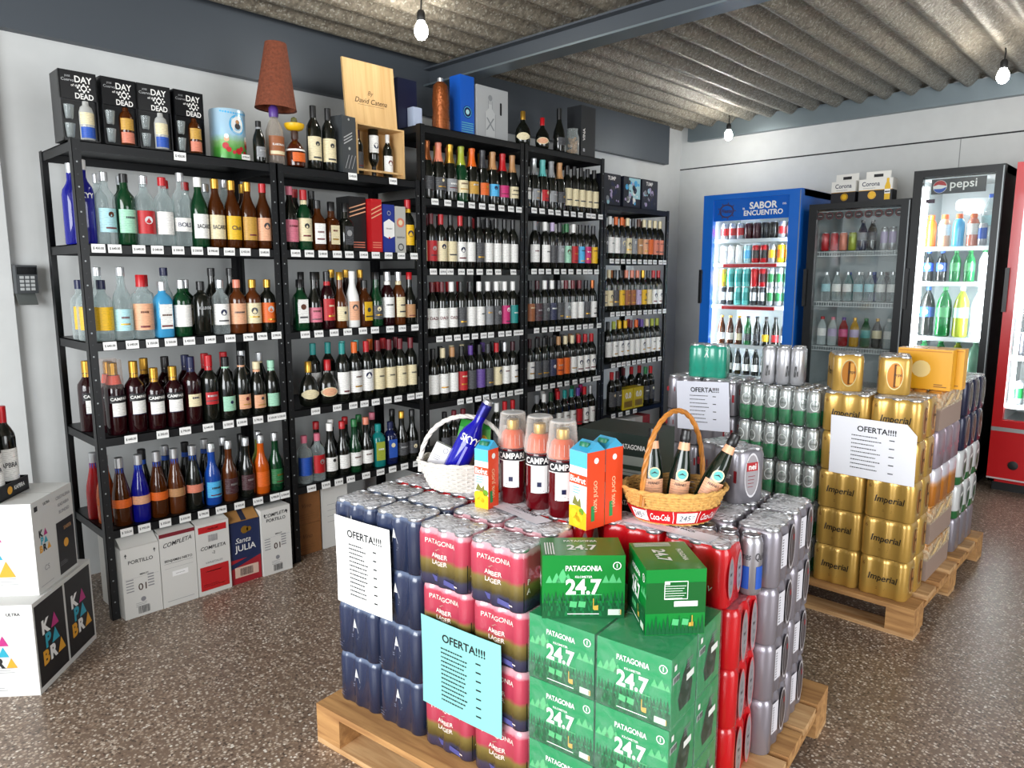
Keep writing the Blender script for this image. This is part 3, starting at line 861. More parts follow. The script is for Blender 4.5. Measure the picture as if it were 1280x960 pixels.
# ------------------------------------------------------------------ bottles
# kind: name, body profile, cap profile, label (z0, z1, half angle), section exponent, flattening
KIND = {
    'wine': ('wine_bottle', [(.0325, 0), (.0349, .004), (.0349, .185), (.0325, .200), (.024, .218), (.0155, .233), (.0142, .25), (.0142, .286)], [(.0150, .234), (.0152, .24), (.0156, .276), (.0156, .294), (.013, .295)], (.040, .150, 80)),
    'spark': ('sparkling_wine_bottle', [(.038, 0), (.0405, .006), (.0405, .135), (.037, .165), (.027, .205), (.0185, .235), (.0165, .26), (.016, .28)], [(.0285, .202), (.0195, .236), (.0175, .262), (.0175, .284), (.0192, .288), (.0192, .302), (.014, .305)], (.05, .118, 62)),
    'skyy': ('spirit_bottle', [(.034, 0), (.0365, .005), (.0365, .19), (.033, .208), (.019, .232), (.015, .245), (.015, .28)], [(.0165, .272), (.0165, .308), (.014, .31)], (.165, .19, 60)),
    'vodka': ('spirit_bottle', [(.033, 0), (.0355, .005), (.0355, .17), (.033, .187), (.018, .207), (.0145, .218), (.0145, .25)], [(.016, .238), (.016, .27), (.014, .272)], (.045, .135, 70)),
    'vodkat': ('spirit_bottle', [(.032, 0), (.0345, .005), (.0345, .19), (.032, .207), (.0165, .23), (.014, .24), (.014, .275)], [(.0155, .262), (.0155, .295), (.0135, .297)], (.06, .115, 70)),
    'rum': ('spirit_bottle', [(.033, 0), (.0355, .005), (.0355, .155), (.032, .178), (.021, .205), (.0145, .228), (.0145, .265)], [(.0160, .246), (.0165, .284), (.014, .286)], (.035, .135, 70)),
    'gin': ('gin_bottle', [(.033, 0), (.0355, .005), (.0355, .145), (.032, .163), (.018, .178), (.0145, .185), (.0145, .215)], [(.016, .198), (.016, .232), (.014, .234)], (.04, .13, 70)),
    'gint': ('gin_bottle', [(.032, 0), (.0345, .005), (.0345, .15), (.03, .175), (.018, .2), (.0145, .22), (.0145, .262)], [(.016, .25), (.016, .282), (.014, .284)], (.035, .12, 72)),
    'ginw': ('gin_bottle', [(.036, 0), (.0385, .005), (.0385, .16), (.036, .178), (.022, .19), (.016, .198), (.016, .225)], [(.0195, .206), (.0195, .252), (.018, .254)], (.035, .14, 70)),
    'ginsq': ('gin_bottle', [(.03, 0), (.0325, .004), (.0325, .15), (.029, .168), (.018, .178), (.0145, .183), (.0145, .21)], [(.017, .19), (.017, .225), (.015, .227)], (.035, .135, 38), 5),
    'campari': ('aperitif_bottle', [(.0345, 0), (.037, .005), (.037, .178), (.035, .192), (.021, .212), (.0158, .222), (.0155, .255)], [(.0168, .238), (.0168, .284), (.015, .286)], (.075, .128, 45)),
    'camps': ('aperitif_bottle', [(.0345, 0), (.037, .005), (.037, .155), (.035, .168), (.021, .185), (.0158, .195), (.0155, .225)], [(.0168, .208), (.0168, .25), (.015, .252)], (.065, .115, 45)),
    'amaro': ('bitters_bottle', [(.0335, 0), (.0358, .005), (.0358, .15), (.031, .175), (.021, .205), (.0155, .225), (.0152, .25)], [(.0168, .232), (.0168, .27), (.015, .272)], (.035, .1, 60)),
    'amaros': ('bitters_bottle', [(.0335, 0), (.0358, .005), (.0358, .13), (.031, .152), (.021, .178), (.0155, .195), (.0152, .22)], [(.0168, .206), (.0168, .238), (.015, .24)], (.03, .09, 60)),
    'aper': ('liqueur_bottle', [(.033, 0), (.0358, .005), (.0358, .115), (.033, .14), (.024, .178), (.0165, .215), (.015, .25)], [(.0165, .236), (.0165, .276), (.0145, .278)], (.075, .11, 80)),
    'aper2': ('liqueur_bottle', [(.033, 0), (.0358, .005), (.0358, .115), (.033, .14), (.024, .178), (.0165, .215), (.015, .25)], [(.0165, .236), (.0165, .276), (.0145, .278)], (.075, .11, 80)),
    'liq': ('liqueur_bottle', [(.032, 0), (.0348, .005), (.0348, .12), (.031, .145), (.019, .175), (.0152, .2), (.0148, .25)], [(.0162, .236), (.0162, .272), (.0145, .274)], (.035, .105, 68)),
    'liqw': ('liqueur_bottle', [(.032, 0), (.0348, .005), (.0348, .13), (.031, .16), (.019, .2), (.0152, .22), (.0148, .255)], [(.0162, .24), (.0162, .276), (.0145, .278)], (.035, .13, 50)),
    'whis': ('whisky_bottle', [(.033, 0), (.0355, .005), (.0355, .16), (.03, .182), (.019, .2), (.0158, .21), (.0155, .25)], [(.017, .23), (.017, .274), (.015, .276)], (.04, .145, 65)),
    'whiss': ('whisky_bottle', [(.031, 0), (.033, .005), (.033, .14), (.029, .155), (.019, .168), (.0158, .176), (.0155, .21)], [(.017, .195), (.017, .232), (.015, .234)], (.03, .125, 42), 4),
    'jack': ('whisky_bottle', [(.0315, 0), (.0335, .004), (.0335, .135), (.03, .15), (.0185, .158), (.0165, .185), (.0155, .2)], [(.018, .188), (.018, .23), (.0165, .232)], (.03, .12, 36), 6),
    'jager': ('liqueur_bottle', [(.0315, 0), (.0335, .004), (.0335, .145), (.03, .165), (.018, .178), (.0155, .19), (.0155, .21)], [(.018, .2), (.018, .236), (.0165, .238)], (.035, .145, 38), 5),
    'bock': ('flagon_bottle', [(.030, 0), (.044, .012), (.0505, .045), (.0505, .075), (.044, .108), (.028, .135), (.016, .15), (.0145, .165), (.0145, .205)], [(.0165, .165), (.0165, .215), (.014, .218)], (.035, .085, 42), 2, .62),
    'burg': ('wine_bottle', [(.037, 0), (.040, .005), (.040, .11), (.036, .14), (.026, .17), (.017, .2), (.0148, .22), (.0148, .27)], [(.0165, .215), (.0165, .285), (.0145, .287)], (.05, .1, 50)),
}
KIND['campglass'] = ('aperitif_bottle',) + KIND['campari'][1:]


def glass_of(g):
    if g == 'dark':
        return S((0.006, 0.007, 0.005), 0.09, 0, 0.6)
    if g in ('black', 'charcoal'):
        return S(g, 0.12, 0, 0.6)
    if g == 'white':
        return S('e9e9e6', 0.2)
    if g == 'clear':
        return G('dfe8e8', 0.10, .03, .55)
    if g in ('sky blue', 'teal', 'pale blue'):
        return G(g, 0.6)
    if g == 'maroon':
        return G('22050a', 0.9)
    if g == 'green':
        return G('0c4220', 0.8)
    if g in ('dark green', 'brown', 'navy'):
        return G(g, 0.86)
    return G(g, 0.66)


_B = {}


def bottle_meshes(kind, glass, cap, label, txt, seg):
    key = (kind, glass, cap, label, txt, seg)
    if key in _B:
        return _B[key]
    sp = KIND[kind]
    n = sp[4] if len(sp) > 4 else 2.0
    sy = sp[5] if len(sp) > 5 else 1.0
    body = MB()
    prof = [(r, z, n if (n == 2 or z < sp[3][1] + 0.02) else 2.0) for r, z in sp[1]]
    T = Matrix.Rotation(PI / 4 * 0, 4, 'Z')
    if sy != 1:
        T = Matrix.Rotation(PI / 2, 4, 'Z')
        body.lathe(prof, glass_of(glass), seg, n, sy, T)
    else:
        body.lathe(prof, glass_of(glass), seg, n)
    out = [('glass_body', body.mesh('glass_body'))]
    cp = MB()
    cp.lathe(sp[2], C(cap, 0.35), max(10, seg - 4))
    out.append(('cap' if sp[0] not in ('wine_bottle', 'sparkling_wine_bottle') else 'foil', cp.mesh('cap')))
    z0, z1, ha = sp[3]
    if label not in ('-', None):
        lb = MB()
        r = max(p[0] for p in sp[1]) + 0.0007
        a = R(ha)
        if sy != 1:
            def hull(p, q, o):
                pr = sp[1]
                rz = pr[0][0]
                for (ra, za), (rb_, zb_) in zip(pr, pr[1:]):
                    if za <= q <= zb_:
                        rz = ra + (rb_ - ra) * (q - za) / (zb_ - za)
                return (sy * math.sqrt(max(rz * rz - p * p, 1e-6)) + o, p, q)
            zm, ry_ = (z0 + z1) / 2, (z1 - z0) / 2
            for sc_, o, mt in ((1.18, .0012, C('cream')), (1.0, .0022, LB(label))):
                for k in range(6):
                    x0, x1 = -.036 * sc_ + .072 * sc_ * k / 6, -.036 * sc_ + .072 * sc_ * (k + 1) / 6
                    h0, h1 = [ry_ * .8 * sc_ * math.sqrt(max(0.05, 1 - (x / (.037 * sc_)) ** 2)) for x in (x0, x1)]
                    lb.add([hull(x0, zm - h0, o), hull(x1, zm - h1, o), hull(x1, zm, o), hull(x0, zm, o)], [(0, 1, 2, 3)], mt)
                    lb.add([hull(x0, zm, o), hull(x1, zm, o), hull(x1, zm + h1, o), hull(x0, zm + h0, o)], [(0, 1, 2, 3)], mt)
        else:
            lb.band(r, z0, z1, -a, a, LB(label), 8 if ha > 40 else 4, 1.0, n)
        if sy == 1 and not txt and (z1 - z0) > .05:
            # printed emblem, heading bar and foot line, different for every label
            rg = random.Random(key.__repr__())
            fl = (lambda p, q: (r + .0007, p, q)) if n != 2 else (lambda p, q: ((r + .0007) * math.cos(p / r), (r + .0007) * math.sin(p / r), q))
            lt_ = sum(rgb(label)[:3]) > .9
            ink_ = C(rg.choice(['charcoal', 'dark red', 'navy', 'charcoal', 'brown', 'black'] if lt_ else ['silver', 'cream', 'white', 'gold']))
            ht = z1 - z0
            zc_ = z0 + ht * rg.uniform(.55, .78)
            wd_ = r * rg.uniform(.35, .6)
            ch = rg.random()
            if ch < .4:
                lb.disc(0, zc_, ht * rg.uniform(.10, .17), fl, ink_, 12)
            elif ch < .8:
                x_ = -wd_
                while x_ < wd_:
                    w_ = rg.uniform(.002, .005)
                    lb.poly([(x_, zc_ - .004), (x_ + w_, zc_ - .004), (x_ + w_, zc_ + .004), (x_, zc_ + .004)], fl, ink_)
                    x_ += w_ + .0014
            if rg.random() < .55:
                zz_ = z0 + ht * rg.uniform(.08, .3)
                for k in range(4):
                    xa, xb = -wd_ * 1.3 + wd_ * 2.6 * k / 4, -wd_ * 1.3 + wd_ * 2.6 * (k + 1) / 4
                    lb.poly([(xa, zz_), (xb, zz_), (xb, zz_ + ht * .07), (xa, zz_ + ht * .07)], fl, C(rg.choice(['gold', 'dark red', 'charcoal'])) if k == 0 else lb.mats[-1])
        if kind in ('campari', 'campglass', 'camps') and txt:
            zz = z1 + 0.016
            lb.band(r, z1, z1 + 0.030, -a * 1.3, a * 1.3, S('101014', .4), 8)
            lb.text(txt, 0.017, lambda p, q: ((r + .001) * math.cos(p / r), (r + .001) * math.sin(p / r), zz + q), C('white'), 0.02, fit=r * 1.9)
            lb.band(r + .0005, z0 - 0.003, z0, -a, a, C('navy'), 6)
        elif txt:
            zz = (z0 + z1) / 2
            ink = C('white') if label in ('-',) else C('dark red' if txt == 'DADA' else 'navy' if txt == 'BOLS' else 'charcoal')
            lb.text(txt, 0.024, lambda p, q: ((r + .001) * math.cos(p / r), (r + .001) * math.sin(p / r), zz + q), ink, 0.02, fit=r * 1.7)
        out.append(('label', lb.mesh('label')))
    elif txt:
        lb = MB()
        r = max(p[0] for p in sp[1]) + 0.0007
        if n != 2:
            lb.text(txt, 0.016, lambda p, q: (r + 0.0006, p, (z0 + z1) / 2 + 0.03 + q), C('silver'), 0.02, fit=r * 1.6)
        else:
            lb.text(txt, 0.026, lambda p, q: (r * math.cos(p / r), r * math.sin(p / r), (z0 + z1) / 2 + q), C('white'), 0.03, fit=r * 1.7)
        out.append(('lettering', lb.mesh('lettering')))
    if kind == 'campglass':
        t = MB()
        t.lathe([(.0362, .170), (.0355, .20), (.0335, .26), (.033, .292), (.030, .298)], G('f4ece8', 0.05, .04, .4), 18, caps=False)
        t.lathe([(.0345, .172), (.028, .205), (.022, .236)], S('d8503a', .45), 14, caps=False)  # orange sleeve imitates the glow of the neck label magnified by the glass
        out.append(('tumbler', t.mesh('tumbler')))
    if kind in ('campari', 'camps', 'amaro', 'amaros', 'aper', 'aper2', 'whis') and glass != 'clear':
        nl = MB()
        zt = sp[2][0][1]
        nl.lathe([(.0166, zt - 0.022), (.0162, zt - 0.002)], C(cap if kind.startswith('camp') else ('blue' if kind.startswith('aper') else label if label != '-' else cap)), 10, caps=False)
        out.append(('neck_band', nl.mesh('neck_band')))
    _B[key] = out
    return out


def bottle(kind, glass, cap, label, txt, loc, label_text, group=None, cat='bottle', seg=14, rot=None, tilt=None, scale=1.0):
    t = thing(KIND[kind][0], label_text, cat, loc, tilt if tilt else (0, 0, rot if rot is not None else R(random.uniform(-14, 14))), group)
    t.scale = (scale, scale, scale)
    for nm, me in bottle_meshes(kind, glass, cap, label, txt, seg):
        link(nm, me, t)
    return t


NOUN = {'wine': 'wine bottle', 'spark': 'sparkling bottle', 'bock': 'round flask bottle'}


def gname(g):
    return {'dark': 'dark', 'clear': 'clear'}.get(g, g)


RLAB = ['black steel rack of spirits at the end nearest the white wine cartons',
        'black steel rack with the wooden wine case standing on its top board',
        'tall black steel rack with the blue carton and bronze bottle on top',
        'tall black steel rack with two round flasks and a cork jar on top',
        'shorter black steel rack in the corner, three dark cartons on top']
tags = {}
for r_, s_, fr, bk, tg in ROWS:
    tags.setdefault(r_, {})[round(RACKS[r_][3][s_], 3)] = tg
for i, (y0, y1, top, lv) in enumerate(RACKS):
    td = dict(tags.get(i, {}))
    if i == 0:
        td[round(top - 0.004, 3)] = [1.243]
    if i == 1:
        td[round(top - 0.004, 3)] = [2.06, 2.30]
    rack(y0, y1, top, lv, RLAB[i], td)

for r_, s_, fr, bk, tg in ROWS:
    z = RACKS[r_][3][s_]
    where = '%s shelf, %s rack' % (ORD[s_ + 1], ORD[r_ + 1])
    grp = 'bottles on the %s shelf of the %s rack' % (ORD[s_ + 1], ORD[r_ + 1])
    for k, (y, x, kind, glass, cap, label, txt) in enumerate(fr):
        noun = NOUN.get(kind, 'bottle')
        lt = '%s %s, %s, %s cap, %s along %s' % (gname(glass), noun, ('%s label' % label) if label != '-' else 'no paper label', cap, ORD[k + 1], where)
        bottle(kind, glass, cap, label, txt, (x, y, z + .0009), lt, grp, seg=16 if r_ < 2 else 12, rot=R(-14) if kind == 'bock' else None)
    for k, (y, kind, glass, cap) in enumerate(bk):
        lt = '%s bottle standing behind the front row, %s cap, %s along %s' % (gname(glass), cap, ORD[k + 1], where)
        bottle(kind, glass, cap, 'white' if kind == 'wine' else 'cream' if glass not in ('clear',) else '-', '', (XF - 0.139, y, z + .0009), lt, grp, seg=10)


def fX(xf, yc, zc):
    return lambda p, q: (xf + 0.0007, yc + p, zc + q)


# ------------------------------------------------------------------ things on top of the racks
Z1, Z3, Z5 = 1.866, 2.155, 1.862
BC = S('101114', 0.28, 0, 0.5)
GRAY = S('5d6063', 0.4)
for i, (y0, y1, liq) in enumerate([(.850, .974, 'cream'), (.986, 1.112, 'amber'), (1.119, 1.244, 'white'), (1.252, 1.374, 'amber')]):
    yc, w, h = (y0 + y1) / 2, y1 - y0, 0.25
    lab = ['dark gift carton with a pale bottle, at the outer end of the top board',
           'dark gift carton with an amber bottle, second from the outer end of the top board',
           'dark gift carton with a pale bottle, third from the outer end of the top board',
           'dark gift carton with an amber bottle, beside the pale blue tin'][i]
    t = thing('gift_carton', lab, 'carton', (-3.145, yc, Z1), R(random.uniform(-5, 5)), 'dark gift cartons on the first rack')
    cb = MB()
    cb.box(-.055, .040, -w / 2, w / 2, 0, h, BC)
    cb.box(.040, .055, -w / 2, -w / 2 + .004, 0, h, BC)
    cb.box(.040, .055, w / 2 - .004, w / 2, 0, h, BC)
    cb.box(.040, .055, -w / 2, w / 2, 0, .008, BC)
    cb.box(.040, .055, -w / 2, w / 2, h * .60, h, BC)
    f = fX(.0551, .018, 0)
    wt = C('white')
    cb.text('DAY', .032, lambda p, q: f(p, q + .222), wt, .02, sx=.9)
    cb.text('of the', .012, lambda p, q: f(p - .028, q + .199), wt, .01)
    cb.text('DEAD', .028, lambda p, q: f(p, q + .163), wt, .02, sx=.85)
    cb.text('JOSE', .009, lambda p, q: f(p - .052, q + .228), C('silver'), .01)
    cb.text('Cuervo', .014, lambda p, q: f(p - .052, q + .216), C('silver'), .01)
    cb.ring(0, .192, .007, .011, f, wt, 14)
    for a in range(8):
        cb.disc(.020 * math.cos(a * PI / 4), .192 + .013 * math.sin(a * PI / 4), .0035, f, wt, 8)
    part('carton_body', cb, t, smooth=False)
    bt = MB()
    TT = Matrix.Translation((.045, .022, .008))
    bt.lathe([(.023, 0), (.025, .004), (.025, .10), (.02, .118), (.011, .126), (.010, .14)], G('amber', .8) if liq == 'amber' else G('dfe0dc', .5), 14, T=TT)
    part('bottle', bt, t)
    lb = MB()
    lb.add([(v[0] + .045, v[1] + .022, v[2] + .008) for v in []], [], BC)
    m2 = MB(); m2.band(.0256, .055, .098, -1.2, 1.2, LB('gold' if liq == 'amber' else 'cream'), 8)
    m2.band(.0256, .006, .046, -1.2, 1.2, LB('salmon' if liq == 'amber' else 'blue'), 8)
    part('bottle_label', m2, t, loc=(.045, .022, .008))
    for zz in (.012, .078):
        g = MB(); g.lathe([(.011, 0), (.014, .004), (.019, .05), (.0185, .05), (.0125, .006)], G('c8d0d0', .25), 12, caps=False)
        part('shot_glass', g, t, loc=(.045, -.036, zz))

t = thing('tin_drum', 'pale blue round tin with poppies and green field, beside the dark gift cartons', 'tin', (-3.150, 1.503, Z1), R(8))
b = MB(); r = .074
b.lathe([(r - .003, 0), (r, .003), (r, .206), (r - .002, .21), (r - .006, .206)], ramp_z([(0, '2f7a35'), (.055, '4f9a3a'), (.085, '8ab87a'), (.115, 'a9cfe6'), (.21, 'b5d6ea')], .3, .2, .02), 28)
part('tin_body', b, t)
cyl = lambda rr: (lambda p, q: (rr * math.cos(p / rr), rr * math.sin(p / rr), q))
b = MB(); f = cyl(r + .0006)
b.disc(.0, .145, .036, f, C('sky blue'), 24, 1.15); f = cyl(r + .001)
b.disc(.0, .145, .028, f, C('white'), 24, 1.15); f = cyl(r + .0013)
b.disc(0, .138, .013, f, C('charcoal'), 14); b.disc(0, .156, .009, f, C('tan'), 12)
for p, q, s_ in [(-.055, .055, .014), (-.042, .04, .011), (.0, .035, .013), (.014, .046, .01), (.05, .062, .013), (.034, .03, .01), (-.02, .03, .008)]:
    b.disc(p, q, s_, f, C('red'), 12)
for p, q, s_ in [(-.05, .083, .011), (.046, .08, .012)]:
    b.disc(p, q, s_, f, C('peach'), 10); b.disc(p, q + .012, s_ * .9, f, C('white'), 10)
for k in range(14):
    b.disc(-.07 + .0108 * k, .197 - .006 * math.sin(k / 13 * PI), .0045, f, C('sky blue'), 6)
part('printed_picture', b, t)
b = MB(); b.box(r + .001, r + .0025, .012, .052, .004, .026, C('white'))
b.text('$ 990.00', .009, lambda p, q: (r + .0031, .032 + p, .015 + q), C('black'), .01)
part('price_tag', b, t, smooth=False)

bottle('amaros', 'dark', 'black', 'grey', '', (-3.09, 1.615, Z1), 'small black bottle with a grey oval label between tin and bottle lamp', seg=14, scale=.74, rot=.2)
t = thing('bottle_lamp', 'table lamp made from a clear bottle under a tall rust brown shade', 'lamp', (-3.115, 1.705, Z1))
b = MB(); b.lathe([(.035, 0), (.040, .006), (.041, .11), (.038, .15), (.026, .185), (.017, .20), (.016, .215)], G('d8cfc4', .2), 20)
part('bottle', b, t)
b = MB(); b.lathe([(.034, .008), (.036, .012), (.036, .075), (.0355, .078)], G('amber', .7), 18); part('liquor', b, t)
b = MB(); b.band(.0416, .04, .125, -1.15, 1.15, LB('bronze'), 10)
b.text('ELABORADA', .012, lambda p, q: (.0422 * math.cos(p / .042), .0422 * math.sin(p / .042), .088 + q), C('white'), .02, fit=.06)
b.band(.0421, .045, .06, -1.0, 1.0, C('cream'), 8)
part('label', b, t)
b = MB(); b.lathe([(.019, .21), (.021, .218), (.021, .25), (.012, .262)], C('purple'), 14); part('lamp_holder', b, t)
b = MB(); b.lathe([(.092, .245), (.090, .250), (.047, .525), (.046, .527), (.044, .525), (.086, .250), (.092, .245)], S('7a3f28', .8, bump=.5, bscale=90, vary=.25), 28, caps=False)
b.lathe([(.0895, .2465), (.087, .249)], S('14121f', .6), 28, caps=False)
part('lamp_shade', b, t, rot=(R(-2), R(1.5), 0))
t = thing('figurine_bottle', 'novelty liquor bottle with a yellow bowl-shaped hat, beside the bottle lamp', 'bottle', (-3.10, 1.797, Z1))
b = MB(); b.lathe([(.034, 0), (.042, .006), (.044, .06), (.040, .085), (.026, .105), (.014, .118), (.014, .15)], G('4a1c08', .85), 18); part('glass_body', b, t)
b = MB(); b.band(.0448, .022, .062, -.8, .8, LB('orange'), 8); part('label', b, t)
for zz, cc in ((.075, 'white'), (.083, 'brown'), (.092, 'white')):
    b = MB(); b.lathe([(.050 - (zz - .07) * .7, zz - .006), (.046 - (zz - .07) * .7, zz + .003)], C(cc), 18, sy=1.0, caps=False); part('poncho_stripe', b, t)
b = MB(); b.lathe([(.012, .118), (.0165, .13), (.0165, .155), (.012, .168)], S('3a2216', .5), 14); part('neck_figure', b, t)
b = MB(); b.lathe([(.018, .162), (.036, .168), (.044, .180), (.045, .192), (.041, .194), (.015, .176)], C('yellow'), 20); part('hat_brim', b, t)
b = MB(); b.lathe([(.004, .205 + .018), (.012, .218), (.015, .205), (.013, .19), (.006, .18)], S('5a5a28', .6), 12); part('hat_crown', b, t)
bottle('wine', 'dark', 'black', 'cream', '', (-3.10, 1.896, Z1), 'black wine bottle with big cream label, beside the yellow-hatted bottle', 'two matching wine bottles on the second rack', seg=18, rot=0, scale=.98)
bottle('wine', 'dark', 'black', 'cream', '', (-3.10, 1.975, Z1), 'black wine bottle with big cream label, beside the grey striped carton', 'two matching wine bottles on the second rack', seg=18, rot=0, scale=.98)
t = thing('whisky_carton', 'slim dark grey carton with slanted white stripes, in front of the wooden case', 'carton', (-3.11, 2.065, Z1), R(10))
b = MB(); b.box(-.04, .04, -.045, .045, 0, .265, S('3b3f42', .35)); f = fX(.04, 0, 0)
for k in range(3):
    z_ = .13 + k * .014
    b.poly([(-.035, z_), (.02, z_ + .03), (.02, z_ + .036), (-.035, z_ + .006)], f, C('silver'))
for p in (-.02, .0, .022):
    b.poly([(p - .01, .02), (p - .007, .02), (p + .018, .085), (p + .015, .085)], f, C('silver'))
b.disc(0, .115, .007, f, C('silver'), 10); b.disc(.0, .25, .006, f, C('silver'), 10)
part('carton_body', b, t, smooth=False)
WD = wood_mat('c39a62', 'dcb983', 5, (6.0, 6.0, 0.35))
t = thing('wooden_wine_case', 'pale wooden wine case with its lid standing upright and three bottles inside', 'wooden case', (-3.20, 2.30, Z1))
b = MB(); b.box(-.075, .075, -.15, .15, 0, .010, WD); b.box(-.075, -.067, -.15, .15, 0, .25, WD)
for y in (-.15, .14):
    b.box(-.075, .075, y, y + .010, 0, .25, WD)
b.box(.055, .063, -.14, .14, .030, .040, WD)
part('case_body', b, t, smooth=False)
b = MB(); b.box(-.075, .075, -.15, .15, .25, .258, WD); part('top_board', b, t, smooth=False)
b = MB(); b.box(-.006, .006, -.155, .155, 0, .31, WD); f = fX(.006, 0, 0)
ink = S('4a2f17', .7)
b.text('By', .032, lambda p, q: f(p, q + .155), ink, .0, .35)
b.text('David Catena', .036, lambda p, q: f(p, q + .118), ink, .006, .35, fit=.20)
b.box(.0062, .0066, -.08, .08, .096, .0972, ink)
part('lid', b, t, 'pale board lid with lettering', loc=(.045, -.03, .259), rot=(0, R(-5), 0), smooth=False)
for k, (y, lbl) in enumerate([(2.20, 'dark red'), (2.295, 'pale grey'), (2.385, 'zebra-striped')]):
    lt = ['dark wine bottle inside the wooden case, at the side of the grey carton', 'dark wine bottle in the middle of the wooden case, set upside down',
          'dark wine bottle with striped black-and-white label at the end of the wooden case'][k]
    if k == 1:
        o = bottle('wine', 'dark', 'black', 'white', '', (-3.185, y, Z1 + .2485), lt, 'bottles in the wooden case', tilt=(PI, 0, 0), scale=.78)
    else:
        bottle('wine', 'dark', 'white' if k == 2 else 'maroon', ['charcoal', '', 'white'][k], '', (-3.185, y, Z1 + .0112), lt, 'bottles in the wooden case', scale=.76, rot=0)


def plain_carton(name, label, loc, size, mat, deco=None, rot=0, cat='carton', group=None):
    """closed carton with a lid seam; +X is its front"""
    t = thing(name, label, cat, loc, rot, group)
    sx, sy, sz = size
    b = MB(); b.box(-sx / 2, sx / 2, -sy / 2, sy / 2, 0, sz, mat)
    b.box(-sx / 2 + .002, sx / 2 - .002, -.0015, .0015, sz, sz + .0006, S('1a1a1a', .8))
    if deco:
        deco(b, fX(sx / 2, 0, 0), sy, sz)
    part('carton_body', b, t, smooth=False)
    return t


plain_carton('gift_carton', 'tall navy carton behind, between the wooden case and the bronze bottle', (-3.30, 2.575, Z3), (.10, .13, .27), S('0d1330', .45))
plain_carton('small_carton', 'small white and blue carton standing behind the bronze bottle', (-3.22, 2.60, Z3), (.05, .06, .12), S('aab6cc', .45))
t = thing('bronze_bottle', 'bronze coloured carved bottle standing at the end of the third rack', 'bottle', (-3.12, 2.70, Z3))
b = MB(); b.lathe([(.040, 0), (.043, .01), (.042, .06), (.039, .10), (.042, .14), (.039, .19), (.036, .235), (.022, .252), (.018, .255)], S('8a4a22', .35, .6, bump=.6, bscale=70), 16, 3); part('bottle_body', b, t)
b = MB(); b.lathe([(.016, .252), (.016, .274), (.012, .276)], C('silver'), 12); part('stopper', b, t)
for zz in (.03, .045, .06):
    b = MB(); b.lathe([(.0432, zz), (.0432, zz + .005)], C('bronze'), 16, 3, caps=False); part('raised_ring', b, t)


def deco_blue(d, f, w, h):
    d.disc(0, .13, .034, f, C('navy'), 20); d.ring(0, .13, .026, .030, lambda p, q: tuple(Vector(f(p, q)) + Vector((.0006, 0, 0))), C('sky blue'))
    d.disc(0, .13, .014, lambda p, q: tuple(Vector(f(p, q)) + Vector((.0006, 0, 0))), C('pale blue'), 12)
    for k in range(5):
        d.poly([(-.045, .02 + k * .012), (.045, .02 + k * .012), (.045, .024 + k * .012), (-.045, .024 + k * .012)], f, C('turquoise'))


plain_carton('blue_gift_carton', 'tall bright blue carton with a round emblem, between bronze bottle and white carton', (-3.16, 2.895, Z3), (.09, .105, .325), S('1556b8', .35), deco_blue)


def deco_grey(d, f, w, h):
    k = S('85888b', .6)
    d.poly([(-.06, .02), (.02, .02), (.02, .15), (-.005, .175), (-.005, .20), (-.035, .20), (-.035, .175), (-.06, .15)], f, S('b9bbbb', .6))
    f2 = lambda p, q: tuple(Vector(f(p, q)) + Vector((.0006, 0, 0)))
    for a, c in (((-.06, .02), (-.06, .15)), ((.02, .02), (.02, .15)), ((-.035, .175), (-.035, .22)), ((-.005, .175), (-.005, .22))):
        d.poly([(a[0] - .0015, a[1]), (a[0] + .0015, a[1]), (c[0] + .0015, c[1]), (c[0] - .0015, c[1])], f2, k)
    d.disc(-.02, .235, .017, f2, k, 14)
    d.text('X', .10, lambda p, q: f2(p - .02, q + .09), k, .0)
    d.poly([(.062, .15), (.072, .15), (.075, .155), (.075, .215), (.072, .22), (.062, .22), (.059, .215), (.059, .155)], f2, S('1a1a1c', .8))


plain_carton('handled_carton', 'wide pale grey carton with drawn bottle and a slot handle', (-3.17, 3.095, Z3), (.11, .255, .295), S('a9abac', .55), deco_grey)
bottle('bock', 'dark', 'gold', 'cream', '', (-3.12, 3.36, Z3), 'round dark flask bottle with gold cap and oval label on the tall rack', 'round flasks on the fourth rack', seg=18, rot=R(-40), scale=.95)
bottle('bock', 'dark', 'red', 'peach', '', (-3.12, 3.54, Z3), 'round dark flask bottle with red cap and oval label on the tall rack', 'round flasks on the fourth rack', seg=18, rot=R(-40), scale=.90)
bottle('burg', 'dark', 'black', 'charcoal', '', (-3.13, 3.715, Z3), 'wide-shouldered black bottle between the red-capped flask and the cork jar', seg=16, scale=.98)
t = thing('cork_jar', 'clear glass jar full of wine corks, beside the tall dark carton', 'jar', (-3.12, 3.84, Z3))
b = MB(); b.lathe([(.040, 0), (.045, .006), (.045, .115), (.036, .14), (.034, .165), (.037, .17)], G('dde4e2', .14), 18); part('glass_jar', b, t)
for k in range(26):
    a, rr = random.uniform(0, 2 * PI), random.uniform(.005, .029)
    b = MB(); b.lathe([(.0085, -.017), (.0085, .017)], S('b58a5c', .85, vary=.2), 8)
    part('cork', b, t, loc=(rr * math.cos(a), rr * math.sin(a), .016 + .0036 * k), rot=(random.uniform(0, 3), random.uniform(0, 3), 0))


def deco_dark(d, f, w, h):
    vs, fs, ww, hh = text_geo('VINA', .02, 0)
    d.add([f(-.045 - y * .034, .15 + x * .034) for x, y in vs], fs, C('white'))
    d.poly([(-.055, .04), (-.035, .04), (-.035, .06), (-.055, .06)], f, C('silver'))


plain_carton('gift_carton', 'tall dark carton with white vertical lettering, beside the cork jar', (-3.17, 3.995, Z3), (.12, .155, .335), S('26282b', .45), deco_dark)


